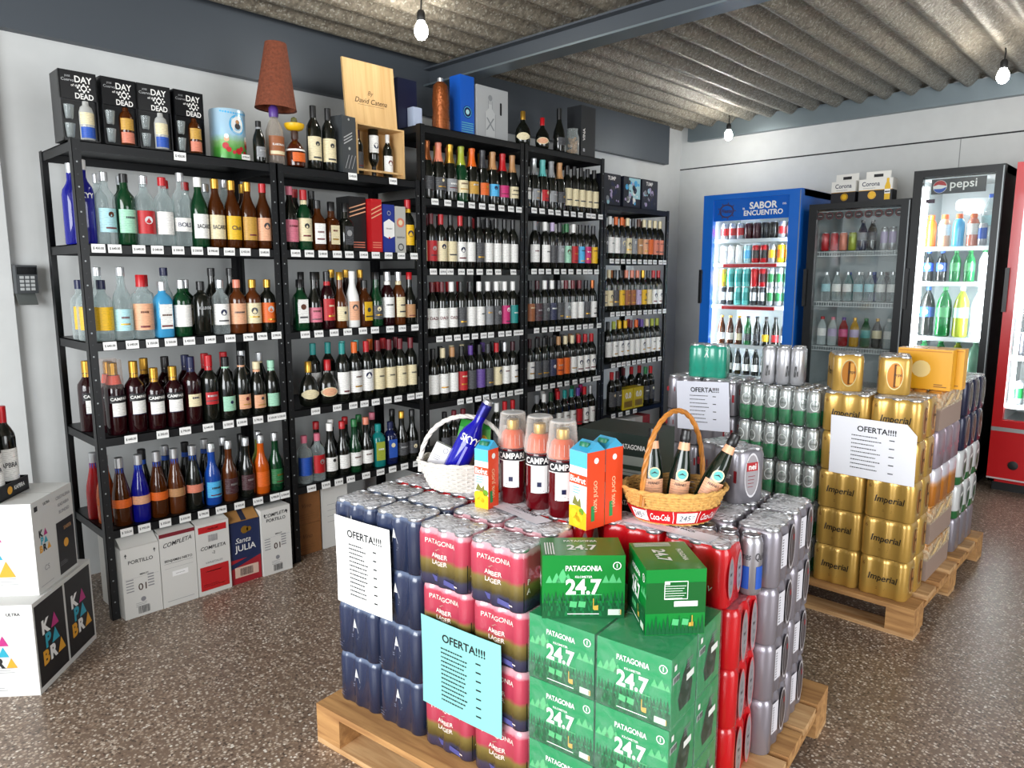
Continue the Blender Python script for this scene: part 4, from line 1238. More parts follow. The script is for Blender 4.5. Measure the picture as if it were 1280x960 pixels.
def deco_pump(d, f, w, h):
    f2 = lambda p, q: tuple(Vector(f(p, q)) + Vector((.0006, 0, 0)))
    rr = random.Random(int(w * 1e4))
    for k in range(26):
        d.disc(rr.uniform(-w * .4, w * .4), rr.uniform(.02, h * .68), rr.uniform(.006, .02), f if k % 2 else f2, C(rr.choice(['navy', 'grey', 'lilac', 'charcoal', 'charcoal', 'navy', 'pale blue'])), 9)
    d.text('TUMP', .036, lambda p, q: f2(p - w * .05, q + h * .86), C('white'), .03, fit=w * .6)


def deco_photo(d, f, w, h):
    f2 = lambda p, q: tuple(Vector(f(p, q)) + Vector((.0006, 0, 0)))
    rr = random.Random(5)
    d.poly([(-w * .2, h * .3), (w * .48, h * .3), (w * .48, h * .97), (-w * .2, h * .97)], f, C('pale blue'))
    for k in range(22):
        d.disc(rr.uniform(-w * .4, w * .4), rr.uniform(.02, h * .85), rr.uniform(.006, .024), f2, C(rr.choice(['navy', 'white', 'sky blue', 'lilac', 'cream', 'charcoal'])), 9)


for k, (y0, y1, lab) in enumerate([(4.150, 4.345, 'dark gift carton with white heading, next to the taller rack, on the corner rack'),
                                   (4.385, 4.595, 'gift carton with pale blue picture, the middle one on the corner rack'),
                                   (4.61, 4.83, 'dark gift carton with white heading, next to the wall corner')]):
    plain_carton('gift_carton', lab, (-3.15, (y0 + y1) / 2, Z5), (.13, y1 - y0, .215), S('171a26', .4), deco_photo if k == 1 else deco_pump, R(random.uniform(-3, 3)), group='three cartons on the corner rack')

# cartons standing on shelves among the bottles
def deco_stripes(d, f, w, h):
    for k in range(3):
        z_ = h * .62 + k * .02
        d.poly([(-w * .48, z_), (w * .48, z_ + .03), (w * .48, z_ + .036), (-w * .48, z_ + .006)], f, C('peach'))
    for k in range(3):
        d.poly([(-w * .4, .02 + k * .012), (w * .4, .02 + k * .012), (w * .4, .025 + k * .012), (-w * .4, .025 + k * .012)], f, C('salmon'))


def deco_shield(d, f, w, h):
    f2 = lambda p, q: tuple(Vector(f(p, q)) + Vector((.0006, 0, 0)))
    d.poly([(-w * .49, h * .34), (0, h * .28), (w * .49, h * .34), (w * .49, h * .62), (0, h * .70), (-w * .49, h * .62)], f, C('white'))
    d.disc(0, h * .3, .006, f2, C('red'), 8); d.ring(0, h * .82, .008, .012, f2, C('silver'), 12)
    d.text('blended', .012, lambda p, q: f2(p, q + h * .5), C('charcoal'), fit=w * .7)


def deco_crest(d, f, w, h):
    f2 = lambda p, q: tuple(Vector(f(p, q)) + Vector((.0006, 0, 0)))
    d.disc(0, h * .65, w * .36, f, C('salmon'), 16); d.disc(0, h * .65, w * .2, f2, C('cream'), 12)
    d.ring(0, h * .12, w * .2, w * .28, f2, C('charcoal'), 12)
    d.text('SCOTCH', .012, lambda p, q: f2(p, q + h * .33), C('charcoal'), .02, fit=w * .7)


plain_carton('whisky_carton', 'large black carton with faint slanted stripes on the second rack', (-3.16, 2.130, 1.491), (.11, .10, .27), S('141416', .35), deco_stripes)
plain_carton('whisky_carton', 'bright red carton with slanted stripes on the second rack', (-3.105, 2.218, 1.491), (.075, .066, .262), S('b8151b', .38), deco_stripes)
plain_carton('whisky_carton', 'blue carton with a white shield panel on the second rack', (-3.10, 2.291, 1.491), (.075, .070, .24), S('1b2f86', .38), deco_shield)
plain_carton('whisky_carton', 'pale grey carton with a salmon crest on the second rack', (-3.10, 2.364, 1.491), (.075, .068, .235), S('b3b2ab', .42), deco_crest)
# yellow alcohol-free six-packs and small white cartons low on the corner rack
for k, y in enumerate((4.46, 4.60)):
    def deco_zero(d, f, w, h):
        d.text('0.0', .06, lambda p, q: f(p, q + h * .68), C('white'), .04, fit=w * .8)
        d.poly([(-w * .4, h * .1), (w * .4, h * .1), (w * .4, h * .4), (-w * .4, h * .4)], f, C('gold'))
    plain_carton('beer_carrier', ['yellow beer carrier marked 0.0, beside the red-capped bottle', 'yellow beer carrier marked 0.0, beside the green-capped bottle'][k], (-3.10, y, .377), (.09, .125, .155), S('cdb31a', .45), deco_zero, group='yellow beer carriers')

# ------------------------------------------------------------------ cartons under the racks
CW = S('d9d8d4', 0.6)


def fY(yf, xc, zc):
    return lambda p, q: (xc + p, yf - 0.0007, zc + q)


def rect(d, f, x0, x1, y0, y1, m):
    d.poly([(x0, y0), (x1, y0), (x1, y1), (x0, y1)], f, m)


def arrow(d, f, x, y, s, m):
    d.poly([(x - s * .5, y), (x + s * .5, y), (x, y + s)], f, m)
    rect(d, f, x - s * .15, x + s * .15, y - s * .9, y, m)


def barcode(d, f, x, y, w, h, m):
    rr = random.Random(3)
    px = x
    while px < x + w:
        k = rr.uniform(.0008, .0025)
        rect(d, f, px, min(px + k, x + w), y, y + h, m)
        px += k + rr.uniform(.0012, .0025)


INK = S('2b2b2e', 0.6)
LITE = S('8b8b90', 0.6)


def lines(d, f, x0, x1, y0, n, dy, m, th=.0016):
    rr = random.Random(n * 7 + int(x1 * 1e4))
    for k in range(n):
        rect(d, f, x0, x0 + (x1 - x0) * rr.uniform(.6, 1), y0 - k * dy, y0 - k * dy + th, m)


def portillo(hand):
    def deco(d, f, w, h):
        if hand:
            d.text('COMPLETA', .022, lambda p, q: f(p, q + h - .03 + p * .05), INK, .012, .2, fit=w * .85)
        d.text('PORTILLO', .021, lambda p, q: f(p, q + h - (.055 if hand else .06)), INK, .015, fit=w * .7)
        arrow(d, f, -w * .38, h - .03, .010, INK); arrow(d, f, w * .38, h - .03, .010, INK)
        d.text('MERLOT', .009, lambda p, q: f(p + .01, q + h * .60), INK, .02)
        rect(d, f, -w * .45, w * .45, h * .565, h * .567, LITE)
        for k in range(5):
            lines(d, f, -w * .42, -w * .2, h * .54 - k * .012, 1, .01, LITE, .004)
            lines(d, f, w * .15, w * .42, h * .56 - k * .012, 1, .01, LITE, .005)
        d.text('01', .040, lambda p, q: f(p, q + h * .42), S('4a3430', .6), .01)
        d.disc(0, h * .24, .010, f, LITE, 12); lines(d, f, -.03, .03, h * .19, 3, .007, LITE)
        barcode(d, f, -.022, h * .04, .045, .03, INK)
    return deco


def d2(d, f, w, h):
    rect(d, f, -w / 2, w / 2, h - .016, h, S('7a1a28', .6))
    d.text('COMPLETA', .026, lambda p, q: f(p, q + h - .045 + p * .12), INK, .012, .25, fit=w * .8)
    d.text('BENJAMIN NIETO', .015, lambda p, q: f(p, q + h * .62), INK, .015, fit=w * .78)
    rect(d, f, -w * .4, w * .4, h * .585, h * .588, INK); rect(d, f, -w * .4, w * .4, h * .52, h * .5225, LITE)
    rect(d, f, -w * .2, w * .25, h * .40, h * .47, S('f6f6f6', .5)); lines(d, f, -w * .1, w * .18, h * .43, 1, .01, INK)
    lines(d, f, -w * .38, w * .38, h * .07, 1, .01, LITE)


def d3(d, f, w, h):
    rd = S('c02025', .5)
    rect(d, f, -w * .42, w * .42, h - .04, h - .012, rd)
    d.text('TRAPICHE', .011, lambda p, q: f(p, q + h - .026), C('white'), .02, fit=w * .5)
    barcode(d, f, -.02, h * .74, .04, .03, LITE)
    d.text('COMPLETA', .022, lambda p, q: f(p, q + h * .66), INK, .012, .2, fit=w * .75)
    d.text('-2', .018, lambda p, q: f(p, q + h * .58), INK, .012)
    d.text('VARIETALES', .014, lambda p, q: f(p, q + h * .45), LITE, .0, fit=w * .8)
    rect(d, f, -w * .43, w * .43, .02, h * .40, rd)
    lines(d, f, -w * .25, w * .25, h * .32, 1, .01, C('white'), .003); lines(d, f, -w * .35, w * .35, h * .14, 2, .008, C('white'))


def d4(d, f, w, h):
    f2 = lambda p, q: tuple(Vector(f(p, q)) + Vector((.0006, 0, 0)))
    rect(d, f, -w / 2, w / 2, 0, h * .40, S('a0202c', .5))
    d.poly([(-w / 2, h * .25), (w / 2, h * .40), (w / 2, h * .46), (-w / 2, h * .33)], f2, S('1e2a50', .5))
    d.text('Santa', .034, lambda p, q: f2(p - .01, q + h * .70), C('white'), .0, .35)
    d.text('JULIA', .040, lambda p, q: f2(p, q + h * .56), C('white'), .01, fit=w * .75)
    d.disc(0, h * .86, .018, f2, C('gold'), 9); d.disc(.02, h * .86, .012, f2, C('gold'), 7)
    rect(d, f2, -w * .38, w * .40, h * .10, h * .27, S('d8b9a8', .5))
    barcode(d, lambda p, q: tuple(Vector(f2(p, q)) + Vector((.0006, 0, 0))), -.03, h * .12, .06, .035, INK)


def wine_carton(name, label, loc, size, mat, deco, flaps, rot=0):
    t = thing(name, label, 'carton', loc, rot, 'wine cartons on the floor under the first rack')
    sx, sy, sz = size
    b = MB(); b.box(-sx, 0, -sy / 2, sy / 2, 0, sz, mat)
    deco(b, fX(0, 0, 0), sy, sz)
    part('carton_body', b, t, smooth=False)
    for (a, m, z) in flaps:
        fl = MB(); fl.box(-.09, 0, -sy / 2 + .002, sy / 2 - .002, 0, .002, m)
        part('lid_flap', fl, t, None, (0, 0, sz + .001) if z >= 0 else (-.11, 0, sz + .001), (0, R(a), 0), False)
    return t


XC = -3.0
wine_carton('wine_carton', 'white wine carton with raised flap and a large 01, nearest the end post', (XC, .966, 0), (.27, .145, .295), CW, portillo(False), [(32, CW, 0)])
wine_carton('wine_carton', 'white wine carton with dark red top edge and handwriting, second under the rack', (XC, 1.114, 0), (.27, .145, .318), CW, d2, [(9, CW, 0), (4, CW, -1)])
wine_carton('wine_carton', 'white wine carton with a large red panel and handwriting', (XC, 1.262, 0), (.27, .145, .318), CW, d3, [(12, CW, 0), (3, CW, -1)])
wine_carton('wine_carton', 'navy and red wine carton with white script, under the first rack', (XC - .01, 1.410, 0), (.27, .142, .285), S('1e2a50', .5), d4, [])
t4 = thing('cardboard_flap', 'brown open flap leaning up from the navy and red wine carton', 'flap', (XC - .012, 1.410, .286), 0)
b = MB(); T = Matrix.Rotation(R(38), 4, 'Y')
b.box(-.09, 0, -.068, .068, 0, .003, S('a5763f', .7), T); part('flap', b, t4, smooth=False)
b = MB(); b.box(-.088, -.002, -.012, .012, .003, .0036, S('1a2038', .6), T); part('dark_tape', b, t4, smooth=False)
wine_carton('wine_carton', 'white wine carton with handwriting and a large 01, nearest the middle post', (XC, 1.558, 0), (.27, .145, .315), CW, portillo(True), [(5, CW, -1)])
for k in range(2):
    def dbr(d, f, w, h):
        d.text('Vino', .03, lambda p, q: f(p, q + h * .6), S('5a3418', .7), .0, .3, fit=w * .8)
        lines(d, f, -w * .3, w * .3, h * .3, 3, .012, S('6b4422', .7))
    plain_carton('wine_carton', ['brown cardboard carton on the floor under the second rack', 'brown cardboard carton stacked on another under the second rack'][k],
                 (-3.20, 1.775, .157 * k), (.2, .15, .155), S('8a5a30', .75, vary=.08), dbr, 0, group='brown cartons under the second rack')
plain_carton('wine_carton', 'white carton on the floor under the second rack, beside the brown cartons', (-3.20, 1.935, 0), (.2, .15, .32), CW, lambda d, f, w, h: lines(d, f, -w * .3, w * .3, h * .7, 4, .03, LITE))
for k, (y, cc) in enumerate(((4.46, 'd5d5d0'), (4.56, 'c8c2bc'), (4.66, '9a3030'))):
    plain_carton('small_carton', ['white carton under the yellow beer carriers', 'grey-white carton under the yellow beer carriers', 'red carton under the yellow beer carriers'][k],
                 (-3.12, y, 0), (.2, .095, .31), S(cc, .55), lambda d, f, w, h: lines(d, f, -w * .35, w * .35, h * .8, 4, .02, INK, .004))

# ------------------------------------------------------------------ white wine cartons by the wall, near the camera
KC = {'k': S('17181c', .5), 'm': S('b8307c', .5), 'c': S('2aa0b8', .5), 'o': S('e0a030', .5), 'w': S('eeeeec', .5), 'w2': S('f2f2f0', .5)}


def kap(d, f, x, y, s, k1):
    tri = lambda cx, cy, m: d.poly([(cx - s * .5, cy - s * .5), (cx + s * .5, cy - s * .5), (cx, cy + s * .5)], f, m)
    d.text('K', s * 1.35, lambda p, q: f(p + x - s * .55, q + y + s), k1, .05)
    tri(x + s * .55, y + s, KC['m'])
    d.text('P', s * 1.35, lambda p, q: f(p + x - s * .4, q + y - .1 * s), KC['c'], .05)
    tri(x + s * .5, y - .1 * s, KC['c'])
    d.text('B', s * 1.35, lambda p, q: f(p + x - s * .8, q + y - 1.2 * s), KC['o'], .05)
    d.text('R', s * 1.35, lambda p, q: f(p + x + s * .15, q + y - 1.2 * s), k1, .05)
    tri(x + s * 1.15, y - 1.2 * s, KC['o'])


KX = S('d2d2cf', .55)
base = thing('wine_carton', 'white wine carton on the floor with black printed panels, lower of two by the wall', 'carton', (-2.646, .515, 0), R(48.8), 'two white wine cartons by the wall')
d = MB(); d.box(-.40, 0, 0, .384, 0, .317, KX); f = fX(0, 0, 0); f2 = lambda p, q: tuple(Vector(f(p, q)) + Vector((.0007, 0, 0)))
for y0 in (.008, .196):
    rect(d, f, y0, y0 + .176, .02, .302, KC['k'])
    kap(d, f2, y0 + .083, .165, .048, KC['w'])
g = fY(0, 0, 0)
kap(d, g, -.12, .16, .035, KC['k']); d.text('CS', .028, lambda p, q: g(p - .14, q + .085), INK, .01)
d.text('ULTRA', .014, lambda p, q: g(p - .06, q + .285), INK, .02); lines(d, g, -.16, -.07, .10, 3, .008, LITE)
lines(d, g, -.36, -.02, .03, 2, .008, LITE); rect(d, g, -.24, -.205, .28, .295, INK)
part('carton_body', d, base, smooth=False)
top = thing('wine_carton', 'white wine carton with coloured letters, stacked on the lower one by the wall', 'carton', (-2.646, .515, .3175), R(48.8), 'two white wine cartons by the wall')
b = MB(); b.box(-.42, -.012, .070, .325, 0, .315, KX)
b.box(-.42, -.012, .196, .199, .315, .3156, S('9c9c98', .7)); b.box(-.215, -.213, .07, .325, .315, .3156, S('9c9c98', .7))
d = b; f = fX(-.012, 0, 0); f2 = lambda p, q: tuple(Vector(f(p, q)) + Vector((.0007, 0, 0)))
d.text('ULTRA', .013, lambda p, q: f(p + .16, q + .292), INK, .02); rect(d, f, .085, .105, .28, .297, INK)
kap(d, f, .125, .175, .024, KC['k'])
rect(d, f, .205, .318, .012, .20, KC['k']); d.disc(.258, .115, .016, f2, KC['o'], 12); d.text('SABEB', .018, lambda p, q: f2(p + .275, q + .17), C('tan'), .02, fit=.06)
for k, s in enumerate(('CRISTALERIA', 'KADABRA', 'BLENDED')):
    d.text(s, .016, lambda p, q, k=k: f(p + .265, q + .285 - k * .026), LITE, .01, fit=.1)
lines(d, f, .21, .26, .055, 3, .006, LITE); lines(d, f, .085, .2, .02, 1, .01, LITE)
d.text('CS', .026, lambda p, q: f(p + .13, q + .075), LITE, .0)
g = fY(.070, 0, 0)
kap(d, g, -.17, .16, .055, KC['k']); lines(d, g, -.13, -.06, .06, 3, .01, LITE); lines(d, g, -.40, -.1, .295, 1, .01, LITE)
part('carton_body', d, top, smooth=False)
t = thing('bottle_display_tray', 'low black carton tray holding two wine bottles on the stacked white carton', 'tray', (-2.646, .515, .633), R(48.8))
b = MB(); b.box(-.36, -.115, .075, .255, 0, .006, KC['k'])
for q in ((-.118, -.115, .075, .255, 0, .05), (-.36, -.357, .075, .255, 0, .05), (-.36, -.115, .075, .078, 0, .05), (-.36, -.115, .252, .255, 0, .05)):
    b.box(*q, KC['k'])
f = fX(-.115, 0, 0); g = fY(.075, 0, 0)
b.disc(.145, .026, .014, f, KC['o'], 12); b.disc(-.2, .026, .014, g, KC['o'], 12)
b.text('KAPBRA', .02, lambda p, q: f(p + .20, q + .028), KC['w'], .02, fit=.06); b.text('KAPBRA', .02, lambda p, q: g(p - .27, q + .028), KC['w'], .02, fit=.09)
part('tray_body', b, t, smooth=False)
ca, sa = math.cos(R(48.8)), math.sin(R(48.8))
for k, (lx, ly, cp) in enumerate(((-.158, .212, 'red'), (-.160, .130, 'turquoise'), (-.25, .212, 'turquoise'))):
    bottle('wine', 'dark', cp, 'white', 'KAPBRA', (-2.646 + ca * lx - sa * ly, .515 + sa * lx + ca * ly, .640),
           ['black wine bottle with red cap in the low black tray', 'black wine bottle with turquoise cap in the low black tray, beside the red-capped one',
            'black wine bottle with turquoise cap at the far end of the low black tray'][k], 'wine bottles in the low black tray', seg=18, rot=R(0), scale=1.0)

t = thing('card_terminal', 'grey card payment terminal hanging on the pale wall', 'card terminal', (XW + .038, .785, 1.30), (0, R(2), R(8)))
b = MB(); b.box(0, .03, -.040, .040, 0, .115, S('3f4245', .45)); b.box(.028, .034, -.036, .036, .078, .108, S('101214', .2))
part('body', b, t)
for r0 in range(4):
    for c0 in range(3):
        k_ = MB(); k_.box(.03, .034, -.027 + c0 * .02, -.013 + c0 * .02, .012 + r0 * .016, .023 + r0 * .016, S('b9bcbc', .5))
        part('key', k_, t)
b = MB(); b.box(0, .003, -.036, .036, -.055, 0, S('5a5e5c', .6), Matrix.Rotation(R(-28), 4, 'Y')); part('paper_flap', b, t, smooth=False)

# ------------------------------------------------------------------ cans and plastic bottles
_CAN = {}
ALU = S('b9bbbe', .28, .9)


def can_meshes(d, h, mat, band=None):
    key = (d, h, mat.name, str(band))
    if key in _CAN:
        return _CAN[key]
    r = d / 2
    b = MB()
    b.lathe([(r * .78, 0), (r * .84, h * .012), (r, h * .065), (r, h * .87), (r * .93, h * .92), (r * .80, h * .965)], mat, 18)
    out = [('can_body', b.mesh('can_body'))]
    b = MB()
    b.lathe([(r * .80, h * .962), (r * .83, h * .985), (r * .80, h), (r * .74, h * .975), (.0005, h * .972)], ALU, 18, caps=False)
    b.disc(r * .12, 0, r * .3, lambda p, q: (p, q, h * .978), S('8d9093', .35, .8), 10, .7)
    out.append(('can_lid', b.mesh('can_lid')))
    if band:
        b = MB()
        band(b, r + .0006, h)
        out.append(('print', b.mesh('print')))
    _CAN[key] = out
    return out


def can(label, loc, d, h, mat, band=None, rot=0, group=None, cat='can', parent=None):
    if parent is None:
        t = thing('drink_can', label, cat, loc, rot, group)
    else:
        t = None
    if parent is None:
        for nm, me in can_meshes(d, h, mat, band):
            link(nm, me, t)
        return t
    ms = can_meshes(d, h, mat, band)
    c0 = link('can', ms[0][1], parent, loc, (0, 0, rot))
    for nm, me in ms[1:]:
        link(nm, me, c0)
    return c0


PET = {
    'half': ([(.024, 0), (.030, .004), (.032, .015), (.032, .120), (.029, .143), (.018, .170), (.0125, .182), (.0125, .195)], [(.0145, .19), (.0145, .210), (.013, .211)], (.07, .125)),
    'sport': ([(.026, 0), (.034, .006), (.035, .02), (.033, .07), (.035, .12), (.034, .15), (.026, .172), (.018, .18), (.018, .19)], [(.0205, .182), (.0205, .21), (.017, .212)], (.075, .145)),
    'large': ([(.032, 0), (.044, .006), (.046, .02), (.044, .11), (.046, .15), (.046, .2), (.040, .24), (.022, .285), (.0135, .298), (.0135, .315)], [(.0155, .308), (.0155, .33), (.0135, .331)], (.13, .195)),
    'beer': ([(.026, 0), (.0295, .004), (.0295, .13), (.026, .15), (.0165, .178), (.0125, .2), (.0125, .222)], [(.0142, .214), (.0148, .228), (.012, .23)], (.035, .09)),
}
_P = {}


def pet(kind, liquid, cap, label, loc, label_text, group, rot=-PI / 2, opacity=.75):
    t = thing('drink_bottle', label_text, 'bottle', (loc[0], loc[1], loc[2] + .002), rot, group)
    key = (kind, liquid, cap, label, opacity)
    if key not in _P:
        pr, cpf, (z0, z1) = PET[kind]
        b = MB(); b.lathe(pr, G(liquid, opacity) if liquid != 'dark' else glass_of('dark'), 14)
        ms = [('bottle_body', b.mesh('bottle_body'))]
        b = MB(); b.lathe(cpf, C(cap), 10); ms.append(('cap', b.mesh('cap')))
        if label:
            b = MB(); r = max(p[0] for p in pr) + .0007
            b.band(r, z0, z1, -1.5, 1.5, LB(label), 10)
            if label == 'blue':
                b.disc(0, (z0 + z1) / 2, .016, lambda p, q: ((r + .001) * math.cos(p / r), (r + .001) * math.sin(p / r), q), C('white'), 14)
                b.poly([(-.016, (z0 + z1) / 2 + .003), (0, (z0 + z1) / 2 + .016), (.016, (z0 + z1) / 2 + .004), (0, (z0 + z1) / 2 + .002)], lambda p, q: ((r + .0015) * math.cos(p / r), (r + .0015) * math.sin(p / r), q), C('red'))
            ms.append(('label', b.mesh('label')))
        _P[key] = ms
    for nm, me in _P[key]:
        link(nm, me, t)
    return t


# ------------------------------------------------------------------ upright coolers
def cooler(label, x0, x1, h, body, frame, fw, zb, zt, inner, levels, shelf_mat, yf=5.36, depth=.6, tubes=(), lip=None, wire=False, glass_fac=.04, lamp=9.0):
    """fw: frame widths (side, side); zb, zt: glass bottom and top"""
    t = thing('drinks_cooler', label, 'cooler', ((x0 + x1) / 2, yf, 0), 0, 'upright drinks coolers')
    w = x1 - x0
    a, c = -w / 2, w / 2
    cb = MB()
    th = .035
    cb.box(a, a + th, .05, depth, .06, h, body); cb.box(c - th, c, .05, depth, .06, h, body)
    cb.box(a, c, .05, depth, h - .05, h, body); cb.box(a, c, .05, depth, .06, zb - .03, body)
    cb.box(a, c, depth - .02, depth, .06, h, body)
    cb.box(a + .02, c - .02, .08, depth - .05, 0, .06, S('0c0d0f', .6))
    part('cabinet', cb, t, smooth=False)
    lin_ = MB()
    lin_.box(a + th, a + th + .004, .06, depth - .02, zb - .03, h - .05, inner); lin_.box(c - th - .004, c - th, .06, depth - .02, zb - .03, h - .05, inner)
    lin_.box(a + th, c - th, depth - .026, depth - .02, zb - .03, h - .05, inner); lin_.box(a + th, c - th, .06, depth - .02, h - .056, h - .05, inner)
    lin_.box(a + th, c - th, .06, depth - .02, zb - .03, zb - .024, inner)
    part('lining', lin_, t, smooth=False)
    dr = MB()
    dr.box(a, a + fw[0], 0, .05, .09, h, frame); dr.box(c - fw[1], c, 0, .05, .09, h, frame)
    dr.box(a + fw[0], c - fw[1], 0, .05, zt, h, frame); dr.box(a + fw[0], c - fw[1], 0, .05, .09, zb, frame)
    do = part('door', dr, t, smooth=False)
    g = MB(); g.box(a + fw[0], c - fw[1], .020, .026, zb, zt, door_glass(glass_fac)); part('door_glass', g, do, smooth=False)
    et = MB(); et.box(c - .012, c - .006, -.002, .0, .10, h - .01, S('8d9294', .35, .5)); part('edge_trim', et, do, smooth=False)
    hd = MB(); hd.box(a - .004, a + .018, -.03, -.012, 1.15, 1.42, S('0e0f11', .4)); hd.box(a, a + .014, -.012, 0, 1.16, 1.18, S('0e0f11', .4)); hd.box(a, a + .014, -.012, 0, 1.39, 1.41, S('0e0f11', .4))
    part('handle', hd, do)
    for lv in levels:
        s = MB()
        if wire:
            for k in range(34):
                xx = a + th + .01 + (w - 2 * th - .02) * k / 33
                s.box(xx - .0015, xx + .0015, .08, depth - .06, lv - .004, lv, shelf_mat)
                s.box(xx - .002, xx + .002, .078, .081, lv - .035, lv, shelf_mat)
            for yy in (.078, .3, depth - .07):
                s.box(a + th + .006, c - th - .006, yy - .003, yy + .003, lv - .007, lv - .003, shelf_mat)
            s.box(a + th + .006, c - th - .006, .075, .08, lv - .037, lv - .032, shelf_mat)
        else:
            s.box(a + th + .005, c - th - .005, .08, depth - .04, lv - .006, lv, shelf_mat)
            s.box(a + th + .005, c - th - .005, .074, .08, lv - .024, lv + .004, shelf_mat)
        sh = part('shelf', s, t, smooth=False)
        if lip and lv in lip:
            l = MB(); l.box(a + th + .12, c - th - .16, .070, .0735, lv - .03, lv - .004, C('red')); part('red_strip', l, sh, smooth=False)
    for k, (tx, ty, z0, z1, st) in enumerate(tubes):
        tb = MB(); tb.lathe([(.011, z0), (.012, z0 + .004), (.012, z1 - .004), (.011, z1)], EM((.93, .97, 1.0), st), 10)
        part('light_tube', tb, t, loc=(tx, ty, 0))
        ld = bpy.data.lights.new('tube_light', 'AREA')               # the tube's own light, spread into the cabinet
        ld.shape, ld.size, ld.size_y, ld.energy, ld.color = 'RECTANGLE', .02, z1 - z0, lamp, (.93, .97, 1.0)
        lo = link('tube_light', ld, t, (tx + (.014 if tx < 0 else -.014), ty, (z0 + z1) / 2), (R(90), 0, R(-50) if tx < 0 else R(50)))
    return t, a, c


# blue cooler
BLUE = S('1567c8', .3, 0, .5, coat=.3)
t, a, c = cooler('bright blue drinks cooler with white lettering, beside the end of the racks', -2.99, -2.20, 2.005, BLUE, BLUE, (.085, .09), .42, 1.965, S('e6ecec', .5), [1.655, 1.468, 1.135, .82, .575], S('dfe4e4', .4), lip={1.468, 1.135},
                 tubes=[(-.336, .066, .55, 1.78, 30), (.338, .066, .55, 1.78, 22)], lamp=11)
d = MB(); d.box(a + .085, c - .09, .012, .0155, 1.80, 1.965, S('0f5cbc', .25)); sg = part('header_sign', d, t, smooth=False)
d = MB(); f = fY(.012, 0, 0)
d.text('SABOR', .070, lambda p, q: f(p + .10, q + 1.905), C('white'), .03, fit=.26)
d.text('ENCUENTRO', .052, lambda p, q: f(p + .10, q + 1.850), C('white'), .03, fit=.32)
d.text('EL', .02, lambda p, q: f(p - .055, q + 1.885), C('white'), .02); d.text('DEL', .018, lambda p, q: f(p + .265, q + 1.905), C('white'), .02)
bd = S('3a2a4a', .5)
d.ring(-.2, 1.875, .05, .062, f, bd, 20, .85); d.text('Fiesta', .04, lambda p, q: f(p - .2, q + 1.875), bd, .03, .2, fit=.11)
for k in range(9):
    an = k * 2 * PI / 9
    d.poly([(-.2 + .065 * math.cos(an - .1), 1.875 + .055 * math.sin(an - .1)), (-.2 + .065 * math.cos(an + .1), 1.875 + .055 * math.sin(an + .1)), (-.2 + .085 * math.cos(an), 1.875 + .07 * math.sin(an))], f, bd)
part('lettering', d, sg, smooth=False)
cx = (-2.99 - 2.20) / 2


def bandmat(c1, z0, z1):
    def fn(b, r, h):
        b.band(r, h * z0, h * z1, -1.25, 1.25, C(c1), 8)
    return fn


SIL = S('c3c5c9', .28, .75)


def canrow(y, z, xs, cols, d, h, where, grp):
    for k, (x, col) in enumerate(zip(xs, cols)):
        base, band = col if isinstance(col, tuple) else (col, None)
        m = SIL if base == 'silver' else S(base, .3, .15)
        can('%s can%s, %s along %s' % (base, ' with %s band' % band if band else '', ORD[k + 1], where), (x, y, z + .005), d if y < 5.4 or x > -2.2 else .0635, h, m, bandmat(band, .25, .7) if band else None, -PI / 2, grp)


def span(x0, x1, n):
    return [x0 + (x1 - x0) * k / (n - 1) for k in range(n)]


canrow(5.50, 1.655, span(-2.865, -2.325, 9), [('silver', 'red'), ('silver', 'red'), ('silver', 'maroon'), 'maroon', 'maroon', 'black', 'black', ('silver', 'salmon'), ('black', 'silver')], .056, .125, 'the top shelf of the blue cooler', 'cans on the top shelf of the blue cooler')
canrow(5.50, 1.468, span(-2.865, -2.325, 9), [('white', 'silver'), ('white', 'salmon'), 'white', ('pale blue', 'sky blue'), ('red', 'black'), ('red', 'black'), ('silver', 'yellow'), ('yellow', 'orange'), ('silver', 'orange')], .056, .14, 'the second shelf of the blue cooler', 'cans on the second shelf of the blue cooler')
canrow(5.50, 1.135, span(-2.865, -2.325, 9), [('charcoal', 'silver'), ('charcoal', 'silver'), ('turquoise', 'teal'), ('turquoise', 'teal'), ('charcoal', 'silver'), ('charcoal', 'silver'), ('silver', 'green'), ('silver', 'green'), ('silver', 'green')], .056, .145, 'the blue cooler, third shelf, lower layer', 'lower cans on the third shelf of the blue cooler')
canrow(5.50, 1.281, span(-2.865, -2.325, 9), [('gold', 'yellow'), ('turquoise', 'green'), ('turquoise', 'teal'), ('turquoise', 'teal'), 'red', ('red', 'maroon'), ('silver', 'green'), ('silver', 'green'), ('mint', 'green')], .056, .145, 'the blue cooler, third shelf, upper layer', 'upper cans on the third shelf of the blue cooler')
for k, (x, lq, lb) in enumerate(zip(span(-2.86, -2.33, 8), ['amber', 'amber', 'amber', 'green', 'dark', 'dark', 'dark', 'dark'], ['white', 'white', 'cream', 'charcoal', 'charcoal', 'yellow', 'red', 'white'])):
    pet('beer', lq, 'gold' if k < 3 else 'black', lb, (x, 5.50, .82), '%s bottle with %s label, %s along on the fourth shelf of the blue cooler' % (lq, lb, ORD[k + 1]), 'bottles on the fourth shelf of the blue cooler')
for k, x in enumerate(span(-2.86, -2.33, 8)):
    pet('beer', 'dark', 'black', 'white', (x, 5.50, .575), 'dark bottle with white label, %s along on the fifth shelf of the blue cooler' % ORD[k + 1], 'bottles on the fifth shelf of the blue cooler')

